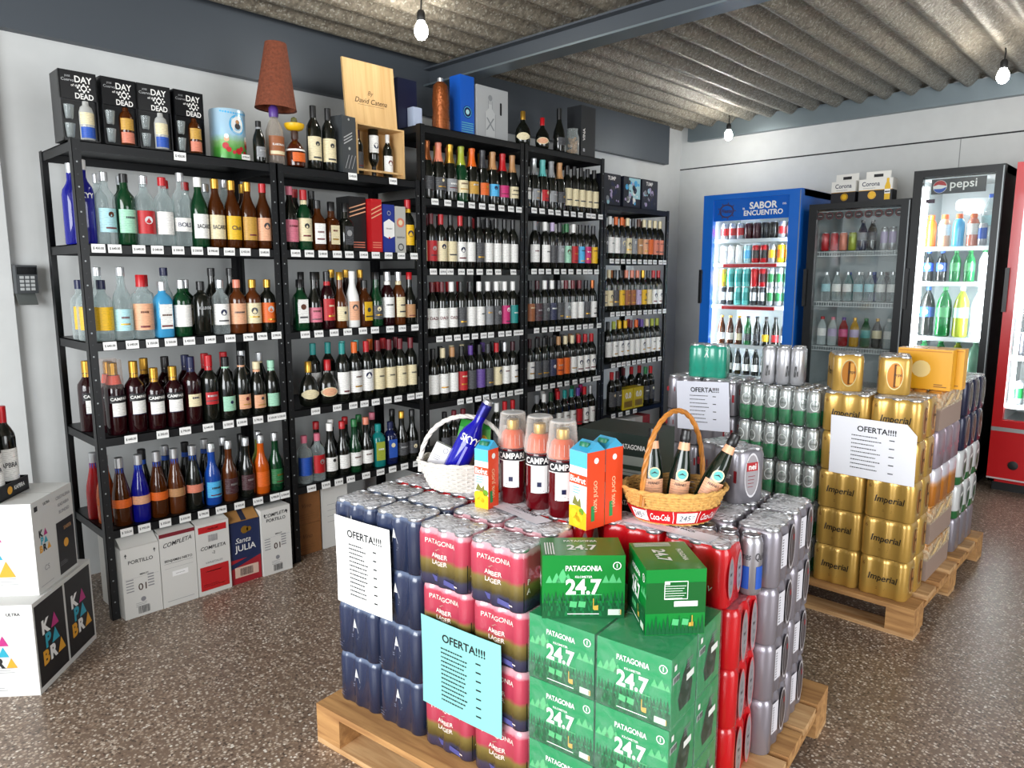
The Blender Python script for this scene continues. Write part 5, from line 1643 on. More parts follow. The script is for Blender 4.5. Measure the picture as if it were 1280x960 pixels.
# dark cooler
BLK = S('121417', .4, .2)
t, a, c = cooler('black drinks cooler with nine round stickers, two beer carriers on its top', -2.14, -1.470, 1.88, BLK, S('1b1d1f', .35, .3), (.055, .06), .42, 1.84, S('a9b2b4', .5), [1.547, 1.186, .86, .56], S('d5dada', .35, .2), wire=True, glass_fac=.07)
for k in range(9):
    d = MB(); f = fY(.019, 0, 0)
    xx = a + .075 + k * .0655
    d.disc(xx, 1.795, .027, f, S('15171a', .3), 18)
    f2 = lambda p, q: tuple(Vector(f(p, q)) + Vector((0, -.0006, 0)))
    d.ring(xx, 1.795, .0215, .0235, f2, S('8a2a2a', .4), 16); d.text('cerveza', .009, lambda p, q: f2(p + xx, q + 1.795), C('silver'), .01, fit=.034)
    part('round_sticker', d, t, smooth=False)
canrow(5.48, 1.547, span(-2.055, -1.865, 4), ['red', 'red', 'salmon', 'lime'], .056, .13, 'the top shelf of the black cooler', 'cans on the top shelf of the black cooler')
for k, (x, lq, lb) in enumerate(zip((-1.80, -1.735), ('navy', 'dark'), ('grey', 'charcoal'))):
    pet('half', lq, 'black', lb, (x, 5.48, 1.547), '%s bottle, %s beyond the lime can in the black cooler' % (lq, ORD[k + 1]), 'bottles on the top shelf of the black cooler')
for k, x in enumerate((-1.655, -1.60)):
    can('slim pale can, %s from the bottles on the top shelf of the black cooler' % ORD[k + 1], (x, 5.48, 1.550), .05, .155, SIL, bandmat('lilac', .3, .8), -PI / 2, 'slim cans in the black cooler')
for k, x in enumerate(span(-2.03, -1.58, 7)):
    pet('half', 'clear', 'silver', 'pale blue' if k in (0, 3, 4) else 'white', (x, 5.48, 1.186), 'clear water bottle, %s along on the second shelf of the black cooler' % ORD[k + 1], 'water bottles in the black cooler', opacity=.12)
for k, (x, lq, cp, lb) in enumerate(zip(span(-2.04, -1.58, 7), ['clear', 'clear', 'red', 'yellow', 'green', 'dark', 'clear'], ['red', 'pink', 'purple', 'gold', 'green', 'gold', 'white'], ['white', 'lilac', 'magenta', 'lilac', 'teal', 'cream', 'white'])):
    pet('half', lq, cp, lb, (x, 5.48, .86), '%s bottle with %s cap, %s along on the third shelf of the black cooler' % (lq, cp, ORD[k + 1]), 'bottles on the third shelf of the black cooler', opacity=.4)

for k, x in enumerate(span(-2.03, -1.60, 6)):
    pet('half', ['clear', 'turquoise', 'clear', 'blue', 'navy', 'clear'][k], ['silver', 'blue', 'white', 'blue', 'black', 'silver'][k], 'white' if k % 2 else None, (x + .02, 5.64, 1.186), '%s bottle in the rear row, %s along on the second shelf of the black cooler' % (['clear', 'turquoise', 'clear', 'blue', 'navy', 'clear'][k], ORD[k + 1]), 'rear bottles in the black cooler', opacity=.3)

# beer carriers on top of it
for k, x in enumerate((-1.935, -1.727)):
    t = thing('beer_carrier', ['white and black beer carrier on the black cooler, beside the blue cooler', 'white and black beer carrier on the black cooler with a printed yellow bottle'][k], 'beer carrier', (x, 5.50, 1.88), R(-4 + 6 * k), 'beer carriers on the black cooler')
    wd = .085 if k == 0 else .108
    b = MB(); b.box(-wd, wd, -.06, .06, 0, .08, S('14131a', .5)); b.box(-wd, wd, -.06, .06, .08, .155, S('e6e4de', .5))
    d = b; f = fY(-.06, 0, 0); ox = 0 if k == 0 else -.03
    d.text('Corona', .042, lambda p, q: f(p + ox, q + .122), C('navy'), .015, fit=.115)
    d.disc(ox + .01, .045, .027, f, C('gold'), 16); d.disc(ox + .01, .045, .017, lambda p, q: (p, -.0614, q), C('yellow'), 14)
    lines(d, f, ox - .05, ox + .05, .092, 1, .01, INK); rect(d, f, -wd, wd, .077, .081, C('gold'))
    if k == 1:
        d.poly([(.06, .01), (.096, .01), (.096, .10), (.086, .13), (.086, .165 - .012), (.070, .165 - .012), (.070, .13), (.06, .10)], lambda p, q: (p, -.0614, q), C('yellow'))
        rect(d, lambda p, q: (p, -.0621, q), .06, .096, .05, .08, C('white')); rect(d, lambda p, q: (p, -.0621, q), .062, .094, .058, .068, C('navy'))
    part('carton_body', d, t, smooth=False)
    b = MB(); b.box(-.08, .08, -.002, .002, .155, .21, S('e6e4de', .5)); b.box(-.03, .03, -.003, .003, .172, .192, S('17171a', .6)); part('carry_handle', b, t, smooth=False)
    for q in (-.05, 0, .05):
        b = MB(); b.lathe([(.013, .10), (.0115, .175), (.0135, .178), (.0135, .188)], G('yellow', .7), 10); part('bottle_neck', b, t, loc=(q, .03, .0))

# tall black cooler with the emblem
t, a, c = cooler('tall black drinks cooler with a round red white blue emblem on its header', -1.465, -.958, 2.05, S('0f1113', .35, .2), S('0f1113', .35, .2), (.055, .05), .30, 2.005, S('cfd5d6', .45), [1.557, 1.329, .966, .62], S('dfe3e4', .35, .2),
                 tubes=[(-.185, .06, .70, 1.95, 30), (.198, .066, .97, 1.5, 14)], lamp=7)
d = MB(); d.box(a + .10, c - .10, .03, .035, 1.895, 1.99, S('3b3d40', .4)); sg = part('header_sign', d, t, smooth=False)
d = MB(); f = fY(.03, 0, 0); f2 = lambda p, q: tuple(Vector(f(p, q)) + Vector((0, -.0008, 0)))
ex = a + .15
d.disc(ex, 1.942, .040, f, C('white'), 24)
d.poly([(ex + .038 * math.cos(v), 1.942 + .038 * math.sin(v)) for v in [R(5 + 12 * k) for k in range(15)]] + [(ex - .01, 1.955)], f2, C('red'))
d.poly([(ex + .038 * math.cos(v), 1.942 + .038 * math.sin(v)) for v in [R(200 + 11 * k) for k in range(15)]] + [(ex + .01, 1.928)], f2, C('blue'))
d.text('pepsi', .075, lambda p, q: f(p + ex + .132, q + 1.945), C('white'), .01, fit=.15)
part('emblem_and_lettering', d, sg, smooth=False)
d = MB(); d.box(a + .075, a + .13, .018, .0195, 1.84, 1.865, S('3a2a3a', .4)); part('small_sticker', d, t, smooth=False)
d = MB(); d.lathe([(.10, 1.80), (.115, 1.815), (.115, 1.86), (.10, 1.875)], S('e9ecec', .4), 24, 2, .6); part('fan_housing', d, t, loc=(.05, .30, 0))
d = MB(); d.lathe([(.04, 1.775), (.05, 1.78), (.05, 1.80), (.04, 1.802)], EM((1, 1, 1), 14), 16); part('inner_lamp', d, t, loc=(.05, .24, 0))
for k, (x, lq) in enumerate(zip(span(-1.375, -1.13, 4), ['orange', 'peach', 'sky blue', 'salmon'])):
    pet('sport', lq, 'orange', 'white' if k % 2 else None, (x, 5.50, 1.557), '%s sports drink with orange cap on the top shelf of the emblem cooler' % lq, 'sports drinks in the emblem cooler', opacity=.8)
can('slim blue and silver can beside the sports drinks in the emblem cooler', (-1.066, 5.463, 1.562), .05, .14, SIL, bandmat('blue', .3, .8), -PI / 2)
pet('large', 'clear', 'blue', 'pale blue', (-1.052, 5.55, 1.557), 'clear bottle with blue cap at the end of the top shelf of the emblem cooler', None, opacity=.12)
for k, (x, lq, lb) in enumerate(zip(span(-1.37, -1.05, 5), ['dark', 'dark', 'green', 'green', 'clear'], ['blue', 'blue', 'green', 'green', 'lilac'])):
    pet('half', lq, 'blue' if k < 2 else 'green', lb, (x, 5.50, 1.329), '%s soft drink bottle, %s along on the second shelf of the emblem cooler' % (lq, ORD[k + 1]), 'soft drinks on the second shelf of the emblem cooler', opacity=.7)
for k, (x, lq, lb, cp) in enumerate(zip((-1.355, -1.255, -1.155, -1.055), ['dark', 'green', 'lime', 'clear'], ['blue', 'green', 'mint', None], ['blue', 'green', 'white', 'white'])):
    pet('large', lq, cp, lb, (x, 5.50, .966), 'large %s soft drink bottle on the third shelf of the emblem cooler' % lq, 'large soft drinks on the third shelf of the emblem cooler', opacity=.6 if lq != 'clear' else .12)
for k, (x, lq) in enumerate(zip((-1.355, -1.255, -1.155, -1.055), ['green', 'green', 'lime', 'mint'])):
    pet('large', lq, 'green', None, (x, 5.50, .62), 'large %s soft drink bottle, %s along on the lowest shelf of the emblem cooler' % (lq, ORD[k + 1]), 'large soft drinks on the lowest shelf of the emblem cooler', opacity=.5)

# red cooler at the edge of the picture
RED = S('c3131b', .3, 0, .5, coat=.3)
t, a, c = cooler('red drinks cooler beyond the emblem cooler', -.90, -.22, 2.05, RED, RED, (.055, .055), .47, 1.95, S('d8dcdc', .5), [1.55, 1.2, .87, .56], S('dfe3e4', .4), tubes=[(-.262, .066, .55, 1.85, 22)])
d = MB(); d.box(a, c, -.004, 0, .40, .425, S('b9bcbe', .3, .6)); d.box(a, c, -.004, 0, .09, .10, S('c9b9b9', .4)); part('metal_strip', d, t, smooth=False)
d = MB(); d.lathe([(.028, 0), (.028, .006), (.02, .008)], S('0d0d0e', .5), 16, T=Matrix.Translation((a + .135, 0, .19)) @ Matrix.Rotation(PI / 2, 4, 'X')); part('lock_plate', d, t)
for z_, cols in ((1.55, ['silver', 'red', 'white']), (1.2, ['gold', 'green', 'silver']), (.87, ['charcoal', 'silver', 'gold']), (.56, [('silver', 'green'), ('silver', 'green'), 'black'])):
    canrow(5.50, z_, (-.80, -.735, -.67), cols, .06, .145, 'the red cooler, %s shelf' % {155: 'top', 120: 'second', 87: 'third', 56: 'lowest'}[round(z_ * 100)], 'cans at the edge of the red cooler, %s shelf' % {155: 'top', 120: 'second', 87: 'third', 56: 'lowest'}[round(z_ * 100)])

# ------------------------------------------------------------------ pallets
PW0 = wood_mat('94673c', 'c8985f', 9)
PW1 = wood_mat('ad7f50', 'd9b382', 9)


class Frame:
    def __init__(s, x, y, deg):
        s.x, s.y, s.a = x, y, R(deg)

    def w(s, u, v, z=0.0):
        return (s.x + u * math.cos(s.a) - v * math.sin(s.a), s.y + u * math.sin(s.a) + v * math.cos(s.a), z)


def pallet(fr, w, d, label):
    """deck boards run across (u); 9 blocks; local origin at the front corner"""
    t = thing('wooden_pallet', label, 'pallet', fr.w(0, 0), fr.a)
    n = 7
    bw = .125
    for k in range(n):
        b = MB(); y = (d - bw) * k / (n - 1)
        b.box(0, w, y, y + bw, .103, .122, PW1 if k % 2 else PW0); part('deck_board', b, t, smooth=False)
    for x in (0, (w - .10) / 2, w - .10):
        b = MB(); b.box(x, x + .10, 0, d, .085, .103, PW0); part('stringer_board', b, t, smooth=False)
        for y in (0, (d - .13) / 2, d - .13):
            b = MB(); b.box(x, x + .10, y, y + .13, .016, .085, PW0); part('block', b, t, smooth=False)
    for y in (0, (d - .10) / 2, d - .10):
        b = MB(); b.box(0, w, y, y + .10, 0, .016, PW1); part('bottom_board', b, t, smooth=False)
    return t


FA = Frame(-1.775, 1.02, 7)
pallet(FA, 1.19, 1.0, 'wooden pallet under the front stacks of beer')
FB = Frame(-1.87, 2.90, 0)
pallet(FB, 1.20, 1.16, 'wooden pallet under the gold and green stacks of beer')
DK = .1225

# ------------------------------------------------------------------ packs of cans
_OUT = {}


def outline(nx, ny, d, inset=0.0):
    """scalloped outline of film hugging nx by ny cans"""
    r = d / 2 - inset
    pts = []
    xs = [(k - (nx - 1) / 2) * d for k in range(nx)]
    ys = [(k - (ny - 1) / 2) * d for k in range(ny)]

    def arc(cx, cy, a0, a1, n):
        for k in range(n):
            a = R(a0 + (a1 - a0) * k / (n - 1))
            pts.append((cx + r * math.cos(a), cy + r * math.sin(a)))
    for i, x in enumerate(xs):                                     # front, left to right
        a0 = -180 if i == 0 else -125
        a1 = 0 if i == nx - 1 else -55
        arc(x, ys[0], max(a0, -180), a1, 9 if (i in (0, nx - 1)) else 6)
    for i, y in enumerate(ys[1:-1]):
        arc(xs[-1], y, -35, 35, 6)
    for i, x in enumerate(reversed(xs)):                           # back
        a0 = 0 if i == 0 else 55
        a1 = 180 if i == nx - 1 else 125
        arc(x, ys[-1], a0, a1, 9 if (i in (0, nx - 1)) else 6)
    for i, y in enumerate(reversed(ys[1:-1])):
        arc(xs[0], y, 145, 215, 6)
    return pts


def surf(nx, ny, d, off=0.0009):
    """front face of a pack as a function of x: y of the film"""
    r = d / 2
    xs = [(k - (nx - 1) / 2) * d for k in range(nx)]
    cy = -(ny - 1) / 2 * d

    def fn(p, q):
        dx = min(abs(p - x) for x in xs)
        dx = min(dx, r * .55)
        return (p, cy - math.sqrt(r * r - dx * dx) - off, q)
    return fn


def surf_end(nx, ny, d, off=0.0009):
    """+X end of a pack: p runs to the viewer's right (+Y)"""
    r = d / 2
    ys = [(k - (ny - 1) / 2) * d for k in range(ny)]
    cx = (nx - 1) / 2 * d

    def fn(p, q):
        dy = min(min(abs(p - y) for y in ys), r * .55)
        return (cx + math.sqrt(r * r - dy * dy) + off, p, q)
    return fn


def film_mesh(nx, ny, d, h, side, top):
    b = MB()
    prof = [(.003, .001), (0, .006), (0, h * .86), (.0025, h * .92), (.0055, h * .965), (.0085, h * .985)]
    n = None
    vs, fs = [], []
    for ins, z in prof:
        o = outline(nx, ny, d, ins)
        n = len(o)
        vs += [(x, y, z) for x, y in o]
    for i in range(len(prof) - 1):
        for k in range(n):
            a, c = i * n + k, i * n + (k + 1) % n
            fs.append((a, c, c + n, a + n))
    b.add(vs, fs, side)
    b.add(vs[:n], [tuple(range(n - 1, -1, -1))], side)
    o = outline(nx, ny, d, .0085)
    b.add([(x, y, h * .985) for x, y in o], [tuple(range(n))], top)
    return b.mesh('film', True, 50)


def lid_mesh(d, h):
    r = d / 2
    b = MB(); b.lathe([(r * .84, h * .94), (r * .86, h * .97), (r * .83, h * .985), (r * .76, h * .955), (.0005, h * .953)], ALU, 14, caps=False)
    return b.mesh('can_lid')


_PK = {}
LINES_W = S('d8d8d8', .5)


def art_navy(d_, h):
    b = MB(); f = surf(3, 2, d_); s = C('silver')
    b.poly([(-.012, h * .50), (.012, h * .50), (0, h * .78)], f, S('9a9caa', .5)); b.poly([(-.0065, h * .60), (.0065, h * .60), (0, h * .78)], lambda p, q: tuple(Vector(f(p, q)) + Vector((0, -.0006, 0))), C('white'))
    lines(b, f, -.02, .02, h * .42, 2, .006, S('8a8ea0', .5)); lines(b, f, -.075, -.045, h * .22, 3, .008, S('6d7388', .5))
    return [('print', b)]


def art_amber(d_, h):
    b = MB(); f = surf(3, 2, d_); cr = S('ead9cf', .5)
    b.text('PATAGONIA', .0175, lambda p, q: f(p, q + h * .775), cr, .008, fit=.125)
    b.text('AMBER', .0165, lambda p, q: f(p - .004, q + h * .545), cr, .012); b.text('LAGER', .0165, lambda p, q: f(p - .004, q + h * .425), cr, .012)
    b.poly([(-.02, h * .62), (.012, h * .62), (-.004, h * .68)], f, S('b98a80', .5))
    b.poly([(-.03, h * .20), (.045, h * .14), (.05, h * .06), (-.02, h * .10)], f, S('4a4a86', .5)); lines(b, f, .03, .06, h * .1, 1, .01, cr, .003)
    e = surf_end(3, 2, d_)
    b.text('P', .02, lambda p, q: e(p - .03, q + h * .5), cr, .01); b.text('A', .02, lambda p, q: e(p - .03, q + h * .35), cr, .01)
    rect(b, e, -.045, .045, .006, h * .5, S('1e2c2c', .3))
    return [('print', b)]


def oval(b, f, cx, cy, rx, ry, m_in, m_rim):
    """carrying hole bridged by flat film over the cans"""
    g = f
    c0 = max((Vector(g(cx + k * rx / 8, cy)) for k in range(-8, 9)), key=lambda v: v.x if abs(g(cx, cy)[0] - cx) > 1e-6 else -v.y)
    if abs(g(cx, cy)[0] - cx) > 1e-6:
        f = lambda p, q: (c0.x, p, q)
    else:
        f = lambda p, q: (p, c0.y, q)
    b.disc(cx, cy, rx, f, m_in, 24, ry / rx)
    b.ring(cx, cy, rx * .98, rx * 1.10, f, m_rim, 24, ry / rx)
    return (lambda p, q, o=.0006: (c0.x + o, p, q)) if abs(g(cx, cy)[0] - cx) > 1e-6 else (lambda p, q, o=.0006: (p, c0.y - o, q))


def art_gold(d_, h):
    b = MB(); f = surf(3, 2, d_); bk = S('17120a', .5)
    b.text('Imperial', .036, lambda p, q: f(p + .004, q + h * .47), bk, .015, .18, fit=.108)
    b.text('6', .020, lambda p, q: f(p - .068, q + h * .80), S('7a4a20', .5), .005); lines(b, f, -.02, .03, h * .22, 2, .006, S('7a5a20', .5))
    e = surf_end(3, 2, d_); w = MB()
    ff = oval(w, e, 0, h * .50, .027, .050, S('b0702a', .3, .5), S('d8c48a', .25, .5))
    rect(w, ff, .002, .018, h * .24, h * .76, S('d69a4a', .3, .5)); rect(w, ff, -.004, .004, h * .2, h * .8, S('5a3208', .3, .5))
    w.text('Impe', .02, lambda p, q: ff(p + .01, q + h * .52, .0012), bk, .01, .1, fit=.026)
    return [('print', b), ('end_window', w)]


def art_red(d_, h):
    b = MB(); f = surf(3, 2, d_); dk = S('7a0c14', .4)
    b.poly([(-.03, h * .58), (.03, h * .58), (0, h * .25)], f, dk); b.poly([(-.024, h * .555), (.024, h * .555), (0, h * .29)], lambda p, q: tuple(Vector(f(p, q)) + Vector((0, -.0006, 0))), S('b8141c', .3))
    lines(b, f, -.05, .05, h * .18, 2, .008, S('3a1016', .5), .003); b.text('V', .02, lambda p, q: f(p + .045, q + h * .3), C('white'), .0, .3)
    e = surf_end(3, 2, d_); w = MB()
    for s in (-.028, .028):
        ff = oval(w, e, s, h * .48, .017, .05, S('a8a6aa', .35, .4), S('d85058', .3))
        for k in range(4):
            w.text('lsw'[k % 3], .018, lambda p, q, k=k, s=s, ff=ff: ff(p + s, q + h * (.28 + .13 * k)), S('2a2a2e', .5), .0, .3)
    return [('print', b), ('end_window', w)]


def art_teal(d_, h):
    b = MB(); f = surf(3, 2, d_)
    b.poly([(-.010, h * .62), (.010, h * .62), (0, h * .80)], f, C('white')); b.ring(0, h * .86, .006, .009, f, C('mint'), 12)
    for x in (-.06, 0, .06):
        lines(b, f, x - .018, x + .014, h * .28, 2, .008, S('1c6a5a', .4), .003)
    e = surf_end(3, 2, d_); w = MB(); oval(w, e, 0, h * .52, .022, .055, S('3fae90', .3), S('a8e0d0', .3))
    return [('print', b), ('end_window', w)]


def art_schneider(d_, h):
    b = MB(); f = surf(3, 2, d_); rd = S('8a1420', .4)
    rect(b, f, .035, .082, h * .40, h * .62, rd); f2 = lambda p, q: tuple(Vector(f(p, q)) + Vector((0, -.0006, 0)))
    b.text('er', .026, lambda p, q: f2(p + .055, q + h * .5), C('white'), .01); rect(b, f, -.083, -.04, h * .52, h * .66, rd)
    e = surf_end(3, 2, d_); w = MB()
    e2 = oval(w, e, .0, h * .52, .024, .058, S('aaa5aa', .35, .5), S('d9d6da', .3))
    rect(w, e2, -.02, .02, h * .60, h * .76, S('a81822', .4)); w.text('nei', .024, lambda p, q: e2(p, q + h * .68, .0012), C('white'), .02, fit=.036)
    lines(w, e2, -.014, .014, h * .5, 4, .01, rd)
    return [('print', b), ('end_window', w)]


def art_silver_end(d_, h):
    w = MB(); b = MB(); f = surf(3, 2, d_)
    f2 = lambda p, q: tuple(Vector(f(p, q)) + Vector((0, -.0006, 0))); f3 = lambda p, q: tuple(Vector(f(p, q)) + Vector((0, -.0012, 0)))
    ff = oval(w, f, .040, h * .52, .026, .056, S('5d585e', .35, .5), S('c9c5c9', .3))
    rect(w, ff, .028, .036, h * .28, h * .74, S('8f8b90', .3, .5)); rect(w, ff, .045, .055, h * .62, h * .72, S('a03038', .4))
    rect(b, f2, -.040, -.004, h * .28, h * .84, S('dddbe2', .4))
    for k in range(10):
        rect(b, f3, -.036, -.010, h * (.32 + .048 * k), h * (.338 + .048 * k), S('55535a', .5))
    return [('paper_label', b), ('end_window', w)]


def art_redside(d_, h):
    f = surf(3, 2, d_); w = MB(); f2 = lambda p, q: tuple(Vector(f(p, q)) + Vector((0, -.0006, 0)))
    for s in (-.024, .044):
        ff = oval(w, f, s, h * .46, .021, .062, S('a8a6aa', .35, .4), S('e06a70', .3))
        for k in range(4):
            w.text('lsw'[k % 3], .020, lambda p, q, k=k, s=s, ff=ff: ff(p + s, q + h * (.22 + .14 * k)), S('2a2a2e', .5), .0, .3)
    return [('end_window', w)]


def art_cartonlike(d_, h):
    return []


ART = {
    'navy': (ramp_z([(0, '1c2338'), (.140, '2b3450'), (.147, '5a6680'), (.155, '66728a')], .22), S('6d7684', .25, .2, bump=.5, bscale=45), art_navy),  # paler top stops paint the shoulder highlight into the film colour
    'amber': (ramp_z([(0, '23232c'), (.020, '33304a'), (.034, '3b3a50'), (.042, '4b4122'), (.072, '7a6a36'), (.084, 'a8384c'), (.141, 'b53e52'), (.147, 'd08a96'), (.155, 'd0a0a8')], .22, 0, .012), S('a89498', .25, .2, bump=.5, bscale=45), art_amber),  # pale top stops: silver can shoulders with their highlight painted in
    'gold': (S('c59d4e', .28, .42, coat=.2), S('cdb474', .25, .4, bump=.5, bscale=45), art_gold),
    'red': (S('bb0f19', .24, 0, .5, coat=.3), S('b86870', .25, .1, bump=.5, bscale=45), art_red),
    'redside': (S('bb0f19', .24, 0, .5, coat=.3), S('b86870', .25, .1, bump=.5, bscale=45), art_redside),
    'teal': (S('2b947c', .24, 0, .5, coat=.3), S('4fb59c', .25, .1, bump=.5, bscale=45), art_teal),
    'schneider': (S('918e95', .28, .55), S('b0aeb4', .25, .3, bump=.5, bscale=45), art_schneider),
    'silver': (S('928d96', .28, .5), S('aaa8ae', .25, .3, bump=.5, bscale=45), art_silver_end),
    'plum': (S('9a8a96', .28, .45), S('aaa8ae', .25, .3, bump=.5, bscale=45), lambda d_, h: _plum(d_, h)),
    'dark': (S('262840', .25, .2), S('8a9a98', .25, .2, bump=.5, bscale=45), lambda d_, h: _dk(d_, h)),
    'leaf': (ramp_z([(0, '2a6a3a'), (.035, '2a6a3a'), (.04, 'd4d6d6'), (.155, 'd4d6d6')], .3, .2), S('a8b8b0', .25, .2, bump=.5, bscale=45), lambda d_, h: _leaf(d_, h)),
    'orange': (ramp_z([(0, 'b8702a'), (.08, 'c47a28'), (.095, 'd9a070'), (.11, 'd6d2dc'), (.155, 'd9d6de')], .28, .3), S('c0a890', .25, .2, bump=.5, bscale=45), lambda d_, h: []),
}


def _plum(d_, h):
    e = surf_end(3, 2, d_); b = MB()
    for s in (-.028, .028):
        rect(b, e, s - .018, s + .018, h * .35, h * .5, S('b04a5c', .4)); b.text('rd', .02, lambda p, q, s=s: tuple(Vector(e(p + s, q + h * .42)) + Vector((.0006, 0, 0))), C('pink'), .01)
    return [('print', b)]


def _dk(d_, h):
    e = surf_end(3, 2, d_); w = MB()
    ff = oval(w, e, .012, h * .52, .030, .058, S('2a2014', .3), S('c8c4bc', .3)); rect(w, ff, .012, .022, h * .25, h * .78, S('6a5a38', .3))
    return [('end_window', w)]


def _leaf(d_, h):
    e = surf_end(3, 2, d_); w = MB()
    e2 = oval(w, e, .012, h * .52, .032, .06, S('8f9698', .35, .3), S('e0e2e2', .3))
    w.poly([(.0, h * .2), (.03, h * .3), (.034, h * .55), (.014, h * .62), (-.006, h * .4)], e2, S('1c4a26', .4)); w.poly([(-.01, h * .6), (.03, h * .68), (.03, h * .74), (-.008, h * .68)], e2, C('white'))
    return [('end_window', w)]


def pack(kind, label, loc, rot, group, d=.0565, h=.1545, lids=False, name='beer_six_pack'):
    t = thing(name, label, 'beer pack', loc, rot, group)
    key = (kind, d, h)
    if key not in _PK:
        side, top, art = ART[kind]
        _PK[key] = (film_mesh(3, 2, d, h, side, top), [(n_, b.mesh(n_, False)) for n_, b in art(d, h)], lid_mesh(d, h))
    fm, arts, lm = _PK[key]
    link('film', fm, t)
    for n_, me in arts:
        link(n_, me, t)
    if lids:
        for i in range(3):
            for j in range(2):
                link('can_lid', lm, t, ((i - 1) * d, (j - .5) * d, .002))
        tk = ('top', d, h)
        if tk not in _PK:
            fb = MB()
            m = film_mat((.74, .74, .77), .62, 38)
            o1, o2 = outline(3, 2, d, .004), outline(3, 2, d, .014)
            n = len(o1)
            fb.add([(x, y, h * .985) for x, y in o1] + [(x, y, h + .0012) for x, y in o2], [(k, (k + 1) % n, n + (k + 1) % n, n + k) for k in range(n)] + [tuple(range(n, 2 * n))], m)
            _PK[tk] = fb.mesh('top_film')
        link('top_film', _PK[tk], t)
    return t


def jit(a):
    return random.uniform(-a, a)


LAY = ['bottom', 'second', 'third', 'top']
SIDE2 = ['outer', 'inner']
h_ = .1545
# navy stack, six cans wide
for j, v in enumerate((.1165, .2322)):
    for i, u in enumerate((.113, .2835)):
        for k in range(4):
            if j == 1 and k < 2:
                continue
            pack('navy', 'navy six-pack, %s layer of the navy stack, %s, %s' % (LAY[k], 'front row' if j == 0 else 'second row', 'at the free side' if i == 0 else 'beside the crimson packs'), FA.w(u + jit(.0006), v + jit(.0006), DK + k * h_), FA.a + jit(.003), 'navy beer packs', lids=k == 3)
# crimson and olive stack
for j, v in enumerate((.1165, .2322)):
    for i, u in enumerate((.459, .6305)):
        for k in range(4):
            if j == 1 and k < 2:
                continue
            fwd = -.012 if (k == 3 and j == 0) else 0
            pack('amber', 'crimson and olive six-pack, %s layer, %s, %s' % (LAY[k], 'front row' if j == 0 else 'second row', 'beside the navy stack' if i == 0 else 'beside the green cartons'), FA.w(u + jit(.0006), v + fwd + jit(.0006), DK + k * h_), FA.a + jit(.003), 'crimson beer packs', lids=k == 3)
# the layer of red packs under the white basket and the red aperitif bottles
for i, u in enumerate((.112, .2845, .4595, .632)):
    for j, v in enumerate((.349, .466)):
        for k in (2, 3):
            pack('red', 'red six-pack, %s layer behind the %s stack, %s' % (LAY[k], 'navy' if i < 2 else 'crimson', ['free side, first row', 'inner side, first row', 'free side, second row', 'inner side, second row'][(i % 2) + 2 * j]), FA.w(u, v, DK + k * h_), FA.a + jit(.003), 'red beer packs behind the front stacks', lids=k == 3)
for i, (u0, u1, v0, v1, lb) in enumerate(((.03, .365, .292, .52, 'plain brown carton carrying the red packs behind the navy stack'), (.376, .712, .292, .52, 'plain brown carton carrying the red packs behind the crimson stack'),
                                          (.03, .365, .178, .287, 'plain brown carton carrying the second row of navy packs'), (.376, .712, .178, .287, 'plain brown carton carrying the second row of crimson packs'))):
    t = thing('cardboard_carton', lb, 'carton', FA.w(0, 0, DK), FA.a)
    b = MB(); b.box(u0, u1, v0, v1, 0, 2 * h_ - .001, S('8f6a42', .75, vary=.06)); b.box(u0, u1, (v0 + v1) / 2 - .02, (v0 + v1) / 2 + .02, 2 * h_ - .001, 2 * h_ - .0005, S('b09060', .4)); part('carton_body', b, t, smooth=False)
# red stack at the side: lower layers turned end on, top layer facing front
for k in range(3):
    for i, u in enumerate((.822, .937, 1.052)):
        if i == 0 and k < 2:
            continue
        pack('redside', 'red six-pack, %s layer of the red side stack, %s' % (LAY[k], ['innermost', 'middle', 'at the open side'][i]), FA.w(u, .452, DK + k * h_), FA.a + PI / 2 * (1 if False else -1) * 0 + R(0) + (PI / 2), 'red beer packs at the side', lids=False)
for i, u in enumerate((.828, 1.000)):
    pack('red', ['red six-pack on top of the side stack, under the wicker basket and papers', 'red six-pack on top of the side stack, next to the loose green carton'][i], FA.w(u, .409, DK + 3 * h_), FA.a + jit(.004), 'red beer packs on top of the side stack', lids=True)
# side-facing prints of the red packs (open side)
SILC = S('a9a7ad', .3, .7)


def quil(b, r, h):
    for a0 in (-1.6, .5, 2.6):
        b.band(r, h * .12, h * .50, a0 - .75, a0 + .75, C('blue') if a0 < 1 else C('sky blue'), 8)
        b.text('Quilmes', .026, lambda p, q: (r * 1.02 * math.cos(p / r + a0), r * 1.02 * math.sin(p / r + a0), h * .66 + q), S('16161c', .5), .02, .2, fit=r * 1.7)


for k, (u, v) in enumerate(((.975, .498), (1.033, .498), (1.092, .498))):
    can('open silver and blue beer can, %s, between red packs and silver packs' % ['innermost of three', 'middle of three', 'outermost of three'][k], FA.w(u, v, DK + 3 * h_), .0565, .153, SILC, quil, FA.a - .5, 'loose silver and blue cans')
